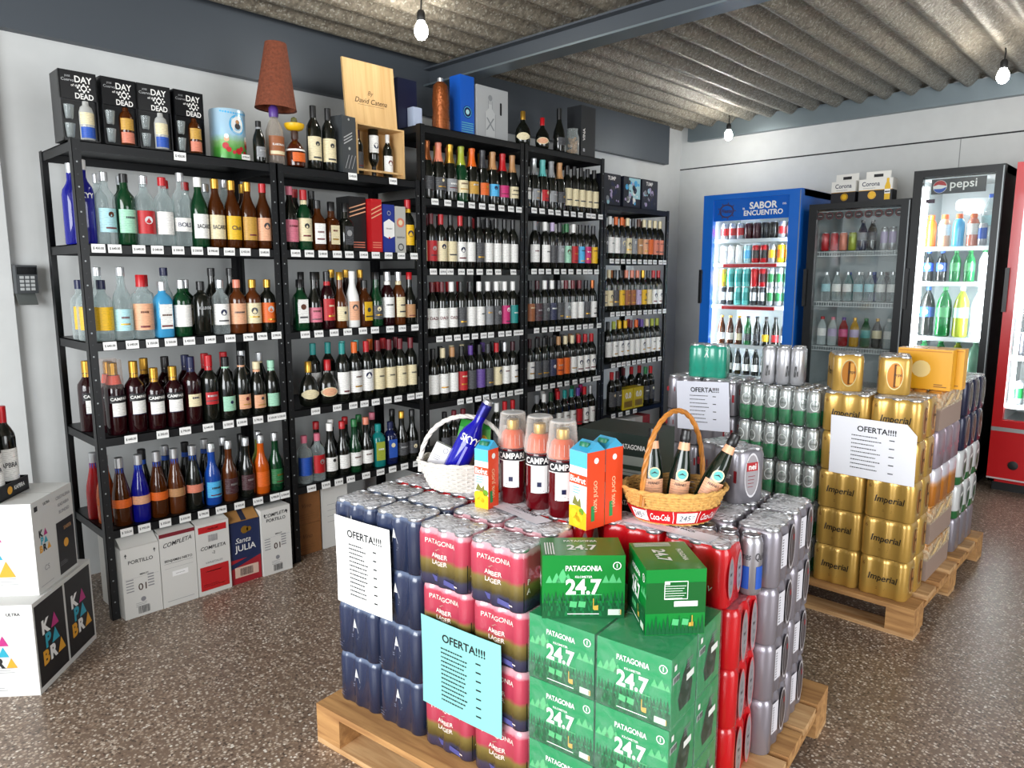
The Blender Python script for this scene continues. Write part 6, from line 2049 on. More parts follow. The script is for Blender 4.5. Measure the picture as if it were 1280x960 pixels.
# silver stack
for k in range(4):
    for j, v in enumerate((.625, .797)):
        for i, u in enumerate((.974, 1.0885)):
            if i == 0 and k < 3:
                continue
            pack('silver', 'silver six-pack, %s layer of the silver side stack, %s, %s' % (LAY[k], 'near end' if j == 0 else 'far end', 'inner row' if i == 0 else 'open side'), FA.w(u + (.0 if i else -.001), v + (.003 if i == 0 else 0), DK + k * h_), FA.a + PI / 2 * (1 if i == 0 else 1), 'silver beer packs', lids=k == 3)
t = thing('cardboard_carton', 'plain brown carton inside the silver side stack', 'carton', FA.w(0, 0, DK), FA.a)
b = MB(); b.box(.917, 1.028, .645, .88, 0, 3 * h_ - .001, S('8f6a42', .75, vary=.06)); b.box(.95, .99, .645, .88, 3 * h_ - .001, 3 * h_ - .0005, S('b09060', .4)); part('carton_body', b, t, smooth=False)
pack('schneider', 'silver six-pack with red label standing alone behind the wicker basket', FA.w(.935, .77, DK + 4 * h_), FA.a + R(-28), None, lids=True)

# green printed cartons
GCOL = {}


def green_carton(label, fr_pos, rot, sx, sy, sz, wrapped, group, side_text=True, alt_front=False):
    t = thing('beer_carton', label, 'beer carton', fr_pos, rot, group)
    base = S('0f8a50', .32) if wrapped else S('067a2e', .3, coat=.2)  # lighter wrapped base has the film's reflection painted into the colour
    d = MB(); d.box(-sx / 2, sx / 2, -sy / 2, sy / 2, 0, sz, base)
    wt, lt, dk, gd = S('eef2ec', .45), S('4fae6e', .45), S('07522a', .45), S('c8a040', .4)
    f = fY(-sy / 2, 0, 0); f2 = lambda p, q: tuple(Vector(f(p, q)) + Vector((0, -.0006, 0))); f3 = lambda p, q: tuple(Vector(f(p, q)) + Vector((0, -.0012, 0)))
    rr = random.Random(9)
    if not alt_front:
        for k, (x, hh) in enumerate(((-.078, .018), (-.062, .024), (-.048, .034), (-.036, .022), (.05, .018), (.066, .022), (.08, .014))):
            d.poly([(x - hh * .45, .085), (x + hh * .45, .085), (x + hh * .05, .085 + hh), (x - hh * .1, .085 + hh * .8)], f, lt)
        rect(d, f, -sx / 2, sx / 2, .0, .036, dk)
        for row, (y0, n) in enumerate(((.058, 22), (.046, 19), (.034, 22), (.022, 19))):
            for k in range(n):
                x = -sx / 2 + .006 + (sx - .012) * k / (n - 1)
                hh = rr.uniform(.014, .022)
                if y0 + hh < .085:
                    d.poly([(x - .004, y0 - .016), (x + .004, y0 - .016), (x, y0 + hh - .012)], f2, dk if (row + k) % 2 else S('0d6a38', .45))
        d.text('PATAGONIA', .0175, lambda p, q: f3(p, q + sz * .80), wt, .02, fit=sx * .44)
        d.text('KILOMETER', .0075, lambda p, q: f3(p, q + sz * .665), wt, .01, fit=sx * .27)
        d.text('24.7', .049, lambda p, q: f3(p, q + sz * .505), wt, .035, fit=sx * .43)
        rect(d, f3, -.040, .042, sz * .375, sz * .388, lt); rect(d, f3, -.036, .036, .010, .0118, wt)
        for x0 in (-.032, -.012):
            d.poly([(x0, .028), (x0 + .016, .026), (x0 + .018, .040), (x0 + .002, .042)], f3, lt)
        rect(d, f3, .022, .024, .022, .048, gd); d.poly([(.024, .02), (.034, .02), (.034, .032), (.024, .030)], f3, gd)
        d.ring(sx * .40, sz * .84, .0075, .0095, f3, wt, 18); rect(d, f3, sx * .40 - .001, sx * .40 + .001, sz * .81, sz * .87, wt)
        rect(d, f3, sx * .30, sx * .45, .008, .022, S('c8d8c8', .5)); rect(d, f3, sx * .43, sx * .46, .009, .021, gd)
    # end face
    e = fX(sx / 2, 0, 0); e2 = lambda p, q: tuple(Vector(e(p, q)) + Vector((.0006, 0, 0))); e3 = lambda p, q: tuple(Vector(e(p, q)) + Vector((.0012, 0, 0)))
    if wrapped:
        d.poly([(-.02, .02), (.035, .02), (.045, .06), (.02, .12), (-.005, .10), (-.03, .05)], e, S('062c18', .4))
        rect(d, e2, .01, .05, .075, .09, wt); rect(d, e, -sy * .45, -sy * .2, sz * .62, sz * .72, S('b8c8c0', .4)); barcode(d, e2, -sy * .42, sz * .63, .03, .012, INK)
        lines(d, e2, .01, .045, .12, 4, .006, LITE); rect(d, e2, -.055, -.043, sz * .8, sz * .88, wt)
    else:
        rect(d, e, -sy / 2, sy / 2, .05, sz * .8, S('04561f', .4))
        for (a0, a1, c0, c1) in ((-.026, .026, .122, .1236), (-.026, .026, .082, .0836), (-.026, -.0246, .082, .1236), (.0246, .026, .082, .1236)):
            rect(d, e2, a0, a1, c0, c1, wt)
        rect(d, e2, -.026, -.014, .116, .122, wt)
        for k in range(6):
            rect(d, e2, -.025, .022 - .004 * (k % 3), .112 - k * .0055, .1130 - k * .0055, wt)
        rect(d, e3, -.004, .048, .066, .078, wt)
        for k in range(15):
            x = -sy / 2 + .006 + (sy - .012) * k / 14
            d.poly([(x - .005, .002), (x + .005, .002), (x, .032 + .008 * (k % 3))], e2, dk)
        for x0 in (-.008, .014):
            d.poly([(x0, .024), (x0 + .014, .022), (x0 + .016, .036), (x0 + .002, .038)], e3, lt)
        rect(d, e3, .036, .038, .02, .045, gd); d.poly([(.030, .02), (.040, .02), (.040, .030), (.030, .028)], e3, gd)
        # top print
        tp = lambda p, q: (p, q, sz + .0008)
        d.text('PATAGONIA', .016, lambda p, q: tp(p, q + sy * .28), wt, .02, fit=sx * .42); d.text('24.7', .040, lambda p, q: tp(p, q - sy * .08), wt, .03, fit=sx * .42)
        for k in range(4):
            rect(d, tp, -sx * .46 + k * .006, -sx * .455 + k * .006 + .002, -sy * .45, sy * .2, wt)
        # left end
        l = lambda p, q: (-sx / 2 - .0008, -p, q)
        d.text('24.7', .04, lambda p, q: l(p, q + sz * .5), wt, .03, fit=sy * .6); rect(d, l, -sy / 2, sy / 2, 0, .03, dk)
    part('carton_body', d, t, smooth=False)
    if wrapped:
        w = MB(); m = film_mat((.78, .95, .9), .055, 22)
        w.box(-sx / 2 - .002, sx / 2 + .003, -sy / 2 - .002, sy / 2 + .002, 0.0005, sz + .001, m); part('clear_film', w, t, smooth=False)
    return t


for k in range(3):
    for j, v in enumerate((.128, .2685)):
        for i, u in enumerate((.8145, .995)):
            if j == 1 and k < 2 and i == 0:
                continue
            green_carton('wrapped green beer carton, %s layer, %s, %s' % (['bottom', 'middle', 'top'][k], 'front row' if j == 0 else 'rear row', 'beside the crimson packs' if i == 0 else 'at the open side'), FA.w(u + jit(.001), v, DK + k * .1585), FA.a + jit(.008), .174, .134, .1565, True, 'wrapped green beer cartons')
t = thing('cardboard_carton', 'plain brown carton inside the green carton stack', 'carton', FA.w(0, 0, DK), FA.a)
b = MB(); b.box(.74, .90, .205, .335, 0, .3155, S('8f6a42', .75, vary=.06)); b.box(.80, .84, .205, .335, .3155, .316, S('b09060', .4)); part('carton_body', b, t, smooth=False)
z3 = DK + 3 * .1585 - .001
green_carton('loose bright green beer carton with its 24.7 side facing out, on the wrapped cartons', FA.w(.8085, .154, z3), FA.a + R(37), .188, .112, .150, False, 'loose green beer cartons')
green_carton('loose bright green beer carton with its nutrition panel facing out, before the red pack', FA.w(.990, .222, z3), FA.a + R(41) - PI / 2, .160, .132, .150, False, 'loose green beer cartons')
# dark cartons at the back of the pallet
for k in range(4):
    t = thing('beer_carton', 'dark green bottle carton at the back of the pallet, %s of four' % ['lowest', 'second', 'third', 'topmost'][k], 'beer carton', FA.w(.530, .90, DK + k * .187), FA.a + R(2), 'dark green bottle cartons')
    b = MB(); b.box(-.13, .13, -.10, .10, 0, .186, S('10241c', .4))
    d = b; f = fY(-.10, 0, 0); f2 = lambda p, q: tuple(Vector(f(p, q)) + Vector((0, -.0006, 0)))
    d.text('PATAGONIA', .022, lambda p, q: f(p + .07, q + .145), C('white'), .02, fit=.09); rect(d, f, .005, .12, .05, .115, S('9aa39c', .5)); rect(d, f2, .01, .115, .07, .085, S('17301f', .5)); lines(d, f2, .01, .1, .06, 1, .01, INK)
    rect(d, f, -.12, -.02, .02, .16, S('0a1812', .5))
    part('carton_body', d, t, smooth=False)

# gold packs
LAY5 = ['bottom', 'second', 'third', 'fourth', 'top']
GD, GH = .0598, .158
for k in range(5):
    for j in range(2):
        for i, x in enumerate((-.983, -.801)):
            if j == 1 and i == 0 and k < 4:
                continue
            pack('gold', 'gold six-pack, %s layer of the gold stack, %s, %s' % (LAY5[k], 'front row' if j == 0 else 'rear row', 'beside the green cans' if i == 0 else 'at the open corner'), (x + jit(.002), 2.990 + j * .121, DK + k * GH), jit(.012), 'gold beer packs in the stack', GD, GH, k == 4)
t = thing('cardboard_carton', 'plain brown carton inside the gold stack', 'carton', (-.983, 3.111, DK), 0)
b = MB(); b.box(-.085, .085, -.058, .058, 0, 4 * GH - .001, S('8f6a42', .75, vary=.06)); b.box(-.02, .02, -.058, .058, 4 * GH - .001, 4 * GH - .0005, S('b09060', .4)); part('carton_body', b, t, smooth=False)
zt = DK + 5 * GH
pack('gold', 'gold six-pack lying free on top of the gold stack, beside the green cans', (-1.035, 3.06, zt), R(-62), 'loose gold beer packs', .0575, .150, True)
pack('gold', 'gold six-pack lying free on top of the gold stack, in front of the yellow cartons', (-.862, 3.10, zt), R(-72), 'loose gold beer packs', .0575, .150, True)
YL = S('e0a012', .38)
for k, (x, y) in enumerate(((-.80, 3.30), (-.775, 3.375))):
    def dye(d, f, w, h):
        d.disc(-w * .05, h * .5, .035, f, S('ecd08a', .5), 14); lines(d, f, w * .2, w * .45, h * .12, 2, .008, S('8a5a10', .5), .004)
        rect(d, f, -w * .48, w * .48, h * .93, h * .955, S('c07a10', .5))
    t = plain_carton('beer_carton', ['yellow carton standing on the pallet stack, just behind the loose gold pack', 'yellow carton standing on the pallet stack, the rear one of two'][k], (x, y, zt + (.0 if k == 0 else .0)), (.06, .20, .165), YL, dye, -PI / 2, group='yellow cartons on the pallet stack')
# middle column of the open side
for k in range(5):
    kind = ['carton', 'carton', 'orange', 'plum', 'carton'][k]
    if kind == 'carton':
        t = thing('beer_tray', 'orange and grey tray of cans, %s layer of the middle column' % LAY5[k], 'beer tray', (-.80, 3.39, DK + k * GH), 0, 'orange trays in the middle column')
        b = MB(); b.box(-.085, .085, -.172, .172, 0, .09, S('9a8478', .6)); part('tray', b, t, smooth=False)
        for i in range(6):
            for j in range(3):
                if i in (0, 5) or j in (0, 2):
                    c0 = MB(); c0.lathe([(.0265, .09), (.0265, .145), (.024, .152), (.021, .1565)], S('c98632', .3, .2), 12); part('can_top', c0, t, loc=((j - 1) * .055, (i - 2.5) * .056, 0))
        b = MB(); b.box(-.0855, .0855, -.1725, .1725, .085, .15, film_mat((.95, .8, .55), .5, 30)); part('film', b, t, smooth=False)
        d = MB(); e = fX(.0862, 0, 0); d.poly([(-.12, .095), (-.05, .095), (.03, .135), (-.02, .135)], e, S('e8c890', .4)); d.poly([(.05, .1), (.1, .1), (.14, .14), (.11, .14)], e, S('e8c890', .4)); part('print', d, t, smooth=False)
    else:
        for j, y in enumerate((3.283, 3.403, 3.523)):
            pack(kind, '%s six-pack in the middle column, %s layer, %s' % ('orange and white' if kind == 'orange' else 'silver and pink', LAY5[k], ['near end', 'middle', 'far end'][j]), (-.80, y - .004, DK + k * GH), jit(.01), 'six-packs in the middle column', GD, GH)
# far column
for k in range(5):
    kind = ['silver', 'leaf', 'leaf', 'dark', 'dark'][k]
    for j, y in enumerate((3.70, 3.825, 3.95)):
        pack(kind, '%s six-pack in the far column, %s layer, %s' % ({'silver': 'silver', 'leaf': 'white and green', 'dark': 'dark blue'}[kind], LAY5[k], ['near end', 'middle', 'far end'][j]), (-.80, y, DK + k * GH), jit(.012), 'six-packs in the far column', GD, GH, k == 4)


# green and silver cans with clear film
def grolsch(b, r, h):
    for a0 in (-PI / 2, PI / 6, 5 * PI / 6):
        f = lambda p, q: (r * 1.01 * math.cos(p / r + a0), r * 1.01 * math.sin(p / r + a0), q)
        b.ring(0, h * .60, .016, .0195, f, S('dfe5e2', .4), 18, 1.25); b.text('Grolsch', .011, lambda p, q: f(p, q + h * .6), S('12402a', .5), .01, .1, fit=.03)
        b.text('G', .010, lambda p, q: f(p, q + h * .72), S('2a6a4a', .5), .01)


GCAN = ramp_z([(0, '127a44'), (.06, '18965a'), (.068, '18965a'), (.070, 'b4bab8'), (.155, 'bfc4c3')], .26, .55, .012)
_clr = {}


def clear_pack(label, loc, rot, group, d, h, mat, band, name='beer_six_pack'):
    t = thing(name, label, 'beer pack', loc, rot, group)
    for i in range(3):
        for j in range(2):
            can('', ((i - 1) * d, (j - .5) * d, .001), d - .0012, h - .003, mat, band, random.uniform(-.5, .5) + (i * 1.1), parent=t)
    key = (d, h)
    if key not in _clr:
        m = film_mat((.92, .95, .95), .05, 30)
        _clr[key] = film_mesh(3, 2, d + .0006, h, m, m)
    link('film', _clr[key], t)
    return t


for k in range(5):
    for j in range(2):
        for i, x in enumerate((-1.347, -1.170)):
            if j == 1 and k < 4:
                continue
            clear_pack('six-pack of green and silver cans, %s layer, %s, %s' % (LAY5[k], 'front row' if j == 0 else 'rear row', 'beside the silver packs' if i == 0 else 'beside the gold packs'), (x + jit(.002), 2.985 + j * .119, DK + k * GH), jit(.015), 'green and silver can packs', .0575, .1555, GCAN, grolsch)
t = thing('cardboard_carton', 'plain brown carton inside the green can stack', 'carton', (-1.258, 3.105, DK), 0)
b = MB(); b.box(-.17, .17, -.056, .056, 0, 4 * GH - .001, S('8f6a42', .75, vary=.06)); b.box(-.02, .02, -.056, .056, 4 * GH - .001, 4 * GH - .0005, S('b09060', .4)); part('carton_body', b, t, smooth=False)
for k in range(5):
    for j in range(2):
        for i, x in enumerate((-1.712, -1.535)):
            if j == 1 and k < 4:
                continue
            pack('schneider', 'silver six-pack with red badge, %s layer, %s, %s' % (LAY5[k], 'front row' if j == 0 else 'rear row', 'at the rack side' if i == 0 else 'beside the green cans'), (x + jit(.002), 2.990 + j * .119, DK + k * GH), jit(.012), 'silver packs with red badge', .0575, .1555, k == 4)
t = thing('cardboard_carton', 'plain brown carton inside the silver can stack', 'carton', (-1.623, 3.11, DK), 0)
b = MB(); b.box(-.17, .17, -.056, .056, 0, 4 * GH - .001, S('8f6a42', .75, vary=.06)); b.box(-.02, .02, -.056, .056, 4 * GH - .001, 4 * GH - .0005, S('b09060', .4)); part('carton_body', b, t, smooth=False)
zg = DK + 4 * GH + .1555
pack('teal', 'turquoise green six-pack standing on the silver packs with red badge', (-1.63, 3.03, zg), R(14), None, .0575, .150, True)


def blackart(b, r, h):
    for a0 in (-PI / 2, .4, 2.6):
        f = lambda p, q: (r * math.cos(p / r + a0), r * math.sin(p / r + a0), q)
        b.poly([(-.008, h * .22), (.002, h * .22), (.006, h * .5), (-.003, h * .5)], f, S('16161a', .5)); b.poly([(.006, h * .24), (.012, h * .24), (.012, h * .38), (.006, h * .36)], f, S('16161a', .5))


clear_pack('six-pack of plain silver cans standing on the green and silver cans', (-1.285, 3.045, zg), R(16), None, .0590, .165, S('c6c6cb', .26, .6), blackart)


# ------------------------------------------------------------------ offer sheets
def sheet(name, label, O, U, V, w, h, col, heading, rows, cut=0.0, curl=.004, hs=.030):
    """paper hung on a face: O lower left corner, U and V unit directions"""
    O, U, V = Vector(O), Vector(U).normalized(), Vector(V).normalized()
    N = U.cross(V)
    t = thing(name, label, 'paper sheet', tuple(O), 0, 'offer sheets')
    fn = lambda p, q, o=0.0: tuple(U * p + V * q + N * (o + curl * math.sin(p / w * PI) * .6 + curl * 1.5 * (1 - q / h) ** 2))
    b = MB(); nx, ny = 8, 6
    m = S(col, .5)
    vs = []
    for j in range(ny + 1):
        for i in range(nx + 1):
            p, q = w * i / nx, h * j / ny
            if cut and i == nx and j == ny:
                p -= cut
            vs.append(fn(p, q))
    n0 = len(vs)
    vs += [tuple(Vector(v) - N * .0006) for v in vs]
    fs = []
    for j in range(ny):
        for i in range(nx):
            a = j * (nx + 1) + i
            fs.append((a, a + 1, a + nx + 2, a + nx + 1)); fs.append((n0 + a, n0 + a + nx + 1, n0 + a + nx + 2, n0 + a + 1))
    b.add(vs, fs, m)
    d = b; f = lambda p, q: fn(p, q, .0008)
    ik = S('15151a', .6)
    if heading:
        d.text(heading, hs, lambda p, q: f(p + w * .55, q + h * .83), ik, .022, fit=w * .62)
        rr = random.Random(len(label))
        for k in range(rows):
            y = h * .70 - k * h * .62 / rows
            xw = w * rr.uniform(.26, .34)
            x = w * .26
            while x < w * .26 + xw:
                ww = rr.uniform(.003, .008)
                rect(d, f, x, x + ww, y, y + h * .016, ik); x += ww + .002
            if k % 2 == 0:
                rect(d, f, w * .70, w * .76, y - .002, y + h * .016 - .002, ik)
            else:
                rect(d, f, w * .26, w * .26 + xw * .7, y + h * .012, y + h * .016, S('55555c', .6))
    part('paper', d, t)
    return t


U_A = (math.cos(FA.a), math.sin(FA.a), 0)
sheet('offer_sheet', 'white sheet headed OFERTA on the navy stack', FA.w(.060, .0525, .445), U_A, (0, -.03, 1), .222, .258, 'f4f4f2', 'OFERTA!!!!', 13)
sheet('offer_sheet', 'pale turquoise sheet headed OFERTA on the crimson packs', FA.w(.395, .0500, .258), (math.cos(FA.a) , math.sin(FA.a), -.02), (0, -.03, 1), .262, .245, '86c8c3', 'OFERTA!!!!', 13)
sheet('offer_sheet', 'white sheet headed OFERTA with one cut corner on the gold stack', (-1.025, 2.925, .592), (1, 0, -.01), (-.02, -.02, 1), .312, .232, 'eeeff6', 'OFERTA!!!!', 9, .035)
sheet('offer_sheet', 'white sheet headed OFERTA on the silver packs behind the wicker basket', (-1.72, 2.925, .668), (1, 0, .07), (-.07, -.02, 1), .262, .222, 'e4e6f2', 'OFERTA!!!!', 8)
ZT = DK + 4 * h_
s1 = sheet('offer_sheet', 'white sheet lying flat in front of the red aperitif bottles', FA.w(.435, .270, ZT + .002), (math.cos(FA.a - .25), math.sin(FA.a - .25), 0), (-math.sin(FA.a - .25), math.cos(FA.a - .25), 0), .205, .055, 'ececf4', 'PATAGONIA', 2, 0, .002, .016)
s2 = sheet('offer_sheet', 'white sheet lying flat on the red packs below the wicker basket', FA.w(.800, .372, ZT + .002), (math.cos(FA.a - .06), math.sin(FA.a - .06), 0), (-math.sin(FA.a - .06), math.cos(FA.a - .06), 0), .235, .06, 'ececf4', 'PROMO PACK', 2, 0, .002, .016)


# ------------------------------------------------------------------ baskets
def basket(name, label, loc, rot, a, bb, h, base, m, rows, stakes, handle_h, handle_rot, hm, band=None):
    """oval woven basket; (a, bb) rim half axes, base = fraction at the foot"""
    t = thing(name, label, 'basket', loc, rot)
    k_at = lambda z: base + (1 - base) * (z / h) ** .8
    wv = MB()
    n = stakes * 2
    for r0 in range(rows):
        z = .004 + (h - .008) * r0 / (rows - 1)
        k = k_at(z)
        pts = []
        for q in range(n):
            an = 2 * PI * q / n
            o = .0026 * (1 if (q + r0) % 2 else -1)
            pts.append(((a * k + o) * math.cos(an), (bb * k + o) * math.sin(an), z))
        wv.tube(pts, (h / rows) * .52, m, 5, True)
    part('woven_wall', wv, t)
    st = MB()
    for q in range(stakes):
        an = 2 * PI * (q * 2) / n
        st.tube([(a * k_at(z) * math.cos(an), bb * k_at(z) * math.sin(an), z) for z in (.0, h * .33, h * .66, h)], .0022, m, 5)
    part('stakes', st, t)
    rm = MB()
    for ph in (0, PI):
        rm.tube([(a * 1.02 * math.cos(2 * PI * q / 60) + .0028 * math.cos(q * 1.2 + ph) * math.cos(2 * PI * q / 60), bb * 1.02 * math.sin(2 * PI * q / 60) + .0028 * math.cos(q * 1.2 + ph) * math.sin(2 * PI * q / 60), h + .003 * math.sin(q * 1.2 + ph)) for q in range(60)], .0042, m, 6, True)
    part('rim', rm, t)
    bt = MB(); bt.lathe([(a * base, .001), (a * base, .005)], m, 28, 2, bb / a); part('base', bt, t)
    hd = MB()
    ca_, sa_ = math.cos(handle_rot), math.sin(handle_rot)
    ra = 1 / math.sqrt((ca_ / a) ** 2 + (sa_ / bb) ** 2)
    for ph in (0, PI * .67, PI * 1.33):
        pts = []
        for q in range(41):
            an = PI * q / 40
            x = ra * .98 * math.cos(an)
            z = h * .6 + (handle_h - h * .6) * (math.sin(an) ** .8 if math.sin(an) > 0 else 0)
            o = .0035 * math.cos(q * .9 + ph)
            o2 = .0035 * math.sin(q * .9 + ph)
            pts.append((x * ca_ - o2 * sa_ + o * ca_ * math.cos(an), x * sa_ + o2 * ca_ + o * sa_ * math.cos(an), z + o * math.sin(an)))
        hd.tube(pts, .0042, hm, 6)
    part('handle', hd, t)
    return t, k_at


WHW = S('d9d4cc', .6, bump=.2, bscale=120)
WB = FA.w(.262, .375, ZT + .001)
t, kk = basket('white_basket', 'white woven basket with an arched handle holding a blue bottle', WB, R(43), .135, .095, .085, .72, WHW, 12, 26, .215, R(8), WHW)
WKM = S('cf9f58', .6, bump=.2, bscale=120, vary=.2)
WKH = S('b5742f', .45, vary=.15)
KB = FA.w(.886, .486, ZT + .001)
t, kk = basket('wicker_basket', 'tan wicker basket with a red lettered band holding three bottles', KB, R(43), .133, .098, .088, .68, WKM, 12, 28, .285, R(36), WKH)
ROTB = R(43)
b = MB()
a_, b__, zb0, zb1 = .133, .098, .008, .045
n = 48
vs = []
for z in (zb0, zb1):
    k = .68 + .32 * (z / .088) ** .8
    for q in range(n):
        an = 2 * PI * q / n
        vs.append(((a_ * k + .008) * math.cos(an), (b__ * k + .008) * math.sin(an), z))
b.add(vs, [(q, (q + 1) % n, n + (q + 1) % n, n + q) for q in range(n)], S('c01018', .4))


def bandf(p, q, o=.009):
    """p metres along the band from its front middle"""
    an = -PI / 2 + p / .118
    z = zb0 + q
    k = .68 + .32 * (z / .088) ** .8
    return ((a_ * k + o) * math.cos(an), (b__ * k + o) * math.sin(an), z)


bandf2 = lambda p, q: bandf(p, q, .0096)
bw_ = S('f2f0ee', .4)
for p0 in (-.052, .085):
    b.text('Coca-Cola', .026, lambda p, q: bandf(p + p0, q + .019), bw_, .012, .3, fit=.052)
    for s in (-.036, .036):
        for k in range(6):
            y0 = .003 + k * .0055
            x0 = p0 + s * (1 - .02 * abs(k - 2.5))
            b.poly([(x0 - .0008, y0), (x0 + .0008, y0), (x0 + .0008, y0 + .006), (x0 - .0008, y0 + .006)], bandf, bw_)
for p0 in (.018, -.115):
    q0 = [(p0 - .024 + .048 * k / 6, .005) for k in range(7)] + [(p0 + .024 - .048 * k / 6, .033) for k in range(7)]
    for k in range(6):
        x0, x1 = p0 - .026 + .052 * k / 6, p0 - .026 + .052 * (k + 1) / 6
        b.poly([(x0, .004), (x1, .004), (x1, .033), (x0, .033)], bandf, bw_)
    b.text('245', .022, lambda p, q: bandf2(p + p0 - .005, q + .018), S('20304a', .5), .0, .15, fit=.03)
    b.poly([(p0 + .012, .022), (p0 + .021, .023), (p0 + .021, .0245), (p0 + .012, .0235)], bandf2, S('20304a', .5)); b.poly([(p0 + .013, .017), (p0 + .02, .018), (p0 + .02, .0195), (p0 + .013, .0185)], bandf2, S('20304a', .5))
part('red_paper_band', b, t, 'red paper band with white lettering', smooth=False)


def tilted(lean_dir, lean, spin=0.0):
    """rotation that leans +Z towards the heading lean_dir by lean and turns the label by spin"""
    ax = Vector((-math.sin(lean_dir), math.cos(lean_dir), 0))
    return (Matrix.Rotation(lean, 3, ax) @ Matrix.Rotation(spin, 3, 'Z')).to_euler()


# three dark bitters bottles in the wicker basket
RIGHT = R(43.7)
for k, (dx, dy, ld, ln, lab) in enumerate(((-.054, .014, R(120), R(4), 'dark bitters bottle nearly upright in the wicker basket, beneath one end of the handle'),
                                           (.006, .004, R(60), R(7), 'dark bitters bottle leaning in the middle of the wicker basket'),
                                           (.064, -.010, R(43), R(24), 'dark bitters bottle leaning far over the rim of the wicker basket'))):
    bx = KB[0] + dx * math.cos(RIGHT) - dy * math.sin(RIGHT)
    by = KB[1] + dx * math.sin(RIGHT) + dy * math.cos(RIGHT)
    tb = thing('bitters_bottle', lab, 'bottle', (bx, by, KB[2] + (.022 if k == 2 else .012)), tilted(ld, ln, R(-46 - 4 * k)), 'bitters bottles in the wicker basket')
    tb.scale = (.93, .93, 1)
    b = MB(); b.lathe([(.026, 0), (.030, .005), (.031, .06), (.030, .10), (.024, .14), (.0165, .17), (.0135, .19), (.013, .212)], S((0.004, 0.010, 0.005), .07, 0, .6), 20); part('glass_body', b, tb)
    b = MB(); b.lathe([(.0145, .192), (.0155, .196), (.0155, .206), (.014, .209), (.014, .222), (.012, .2235)], S('101012', .35), 14); part('cap', b, tb)
    b = MB(); b.lathe([(.0172, .170), (.0145, .190)], C('peach'), 14, caps=False); part('neck_label', b, tb)
    b = MB(); r = .0318
    b.band(r, .045, .092, -1.0, 1.0, LB('peach'), 8); f = cyl(r + .0007)
    b.text('FERNET', .010, lambda p, q: f(p, q + .082), INK, .01, fit=.045)
    b.disc(0, .108, .018, f, C('cream'), 18, .9); b.disc(0, .109, .0135, cyl(r + .0012), C('turquoise'), 14, .9); b.poly([(-.011, .106), (0, .113), (.011, .106), (0, .109)], cyl(r + .0017), INK)
    part('label', b, tb)

# things in the white basket
def wb(dx, dy, dz=0.0):
    return (WB[0] + dx * math.cos(RIGHT) - dy * math.sin(RIGHT), WB[1] + dx * math.sin(RIGHT) + dy * math.cos(RIGHT), WB[2] + dz)


tb = thing('spirit_bottle', 'cobalt blue spirit bottle leaning across the white basket', 'bottle', wb(-.048, -.030, .022), tilted(RIGHT, R(27), R(-44)))
b = MB(); b.lathe([(.031, 0), (.034, .005), (.035, .15), (.030, .172), (.020, .192), (.0155, .205), (.015, .24)], G('1412a0', .82), 22); part('glass_body', b, tb)
b = MB(); b.lathe([(.0168, .225), (.0168, .25), (.0168, .262), (.0155, .264)], S('1a1a70', .3, .4), 16); b.lathe([(.0155, .262), (.0155, .274), (.0135, .276)], C('silver'), 16); part('cap', b, tb)
b = MB(); f = cyl(.0356)
b.text('SKYY', .030, lambda p, q: f(p, q + .152), C('white'), .02, fit=.062); rect(b, f, -.0035, .0035, .01, .13, S('8a8ad8', .4)); part('lettering', b, tb)
for k, (dx, dy, ln, ld, sc, lab) in enumerate(((-.030, .034, R(13), RIGHT, 1.0, 'green juice carton leaning behind the blue bottle in the white basket'), (.052, .024, R(2), RIGHT, .95, 'green juice carton standing upright in the white basket, beside the capped red bottles'))):
    tb = thing('juice_carton', lab, 'juice carton', wb(dx, dy, .012), tilted(ld, ln, R(43)), 'green juice cartons in the white basket')
    tb.scale = (.74, .74, 1)
    b = MB(); b.box(-.030, .030, -.025, .025, 0, .17 * sc, ramp_z([(0, 'd05a20'), (.075, 'd05a20'), (.085, 'e8e8e0'), (.11, 'e8c020'), (.13, '58a830'), (.17, '2f8f38')], .4, 0, .012)); part('carton_body', b, tb, smooth=False)
    b = MB(); b.add([(-.030, -.025, .17 * sc), (.03, -.025, .17 * sc), (.03, .025, .17 * sc), (-.03, .025, .17 * sc), (-.03, 0, .19 * sc), (.03, 0, .19 * sc)], [(0, 1, 5, 4), (2, 3, 4, 5), (0, 4, 3), (1, 2, 5)], S('2f8f38', .4)); part('gable_top', b, tb, smooth=False)
    d = MB(); f = fY(-.025, 0, 0); d.disc(.0, .125, .02, f, C('yellow'), 14); d.disc(-.008, .11, .014, lambda p, q: tuple(Vector(f(p, q)) + Vector((0, -.0006, 0))), C('green'), 12); part('printed_front', d, tb, smooth=False)
tb = thing('small_carton', 'small white carton leaning at the side of the white basket', 'carton', wb(-.094, -.004, .058), tilted(RIGHT + PI, R(-26), R(43)))
tb.scale = (.85, .85, .95)
b = MB(); b.box(-.028, .028, -.012, .012, 0, .085, S('eceaea', .5)); part('carton_body', b, tb, smooth=False)
d = MB(); f = fY(-.012, 0, 0); d.ring(.015, .07, .007, .009, f, LITE, 14); lines(d, f, -.018, .014, .045, 3, .006, LITE); part('printed_front', d, tb, smooth=False)

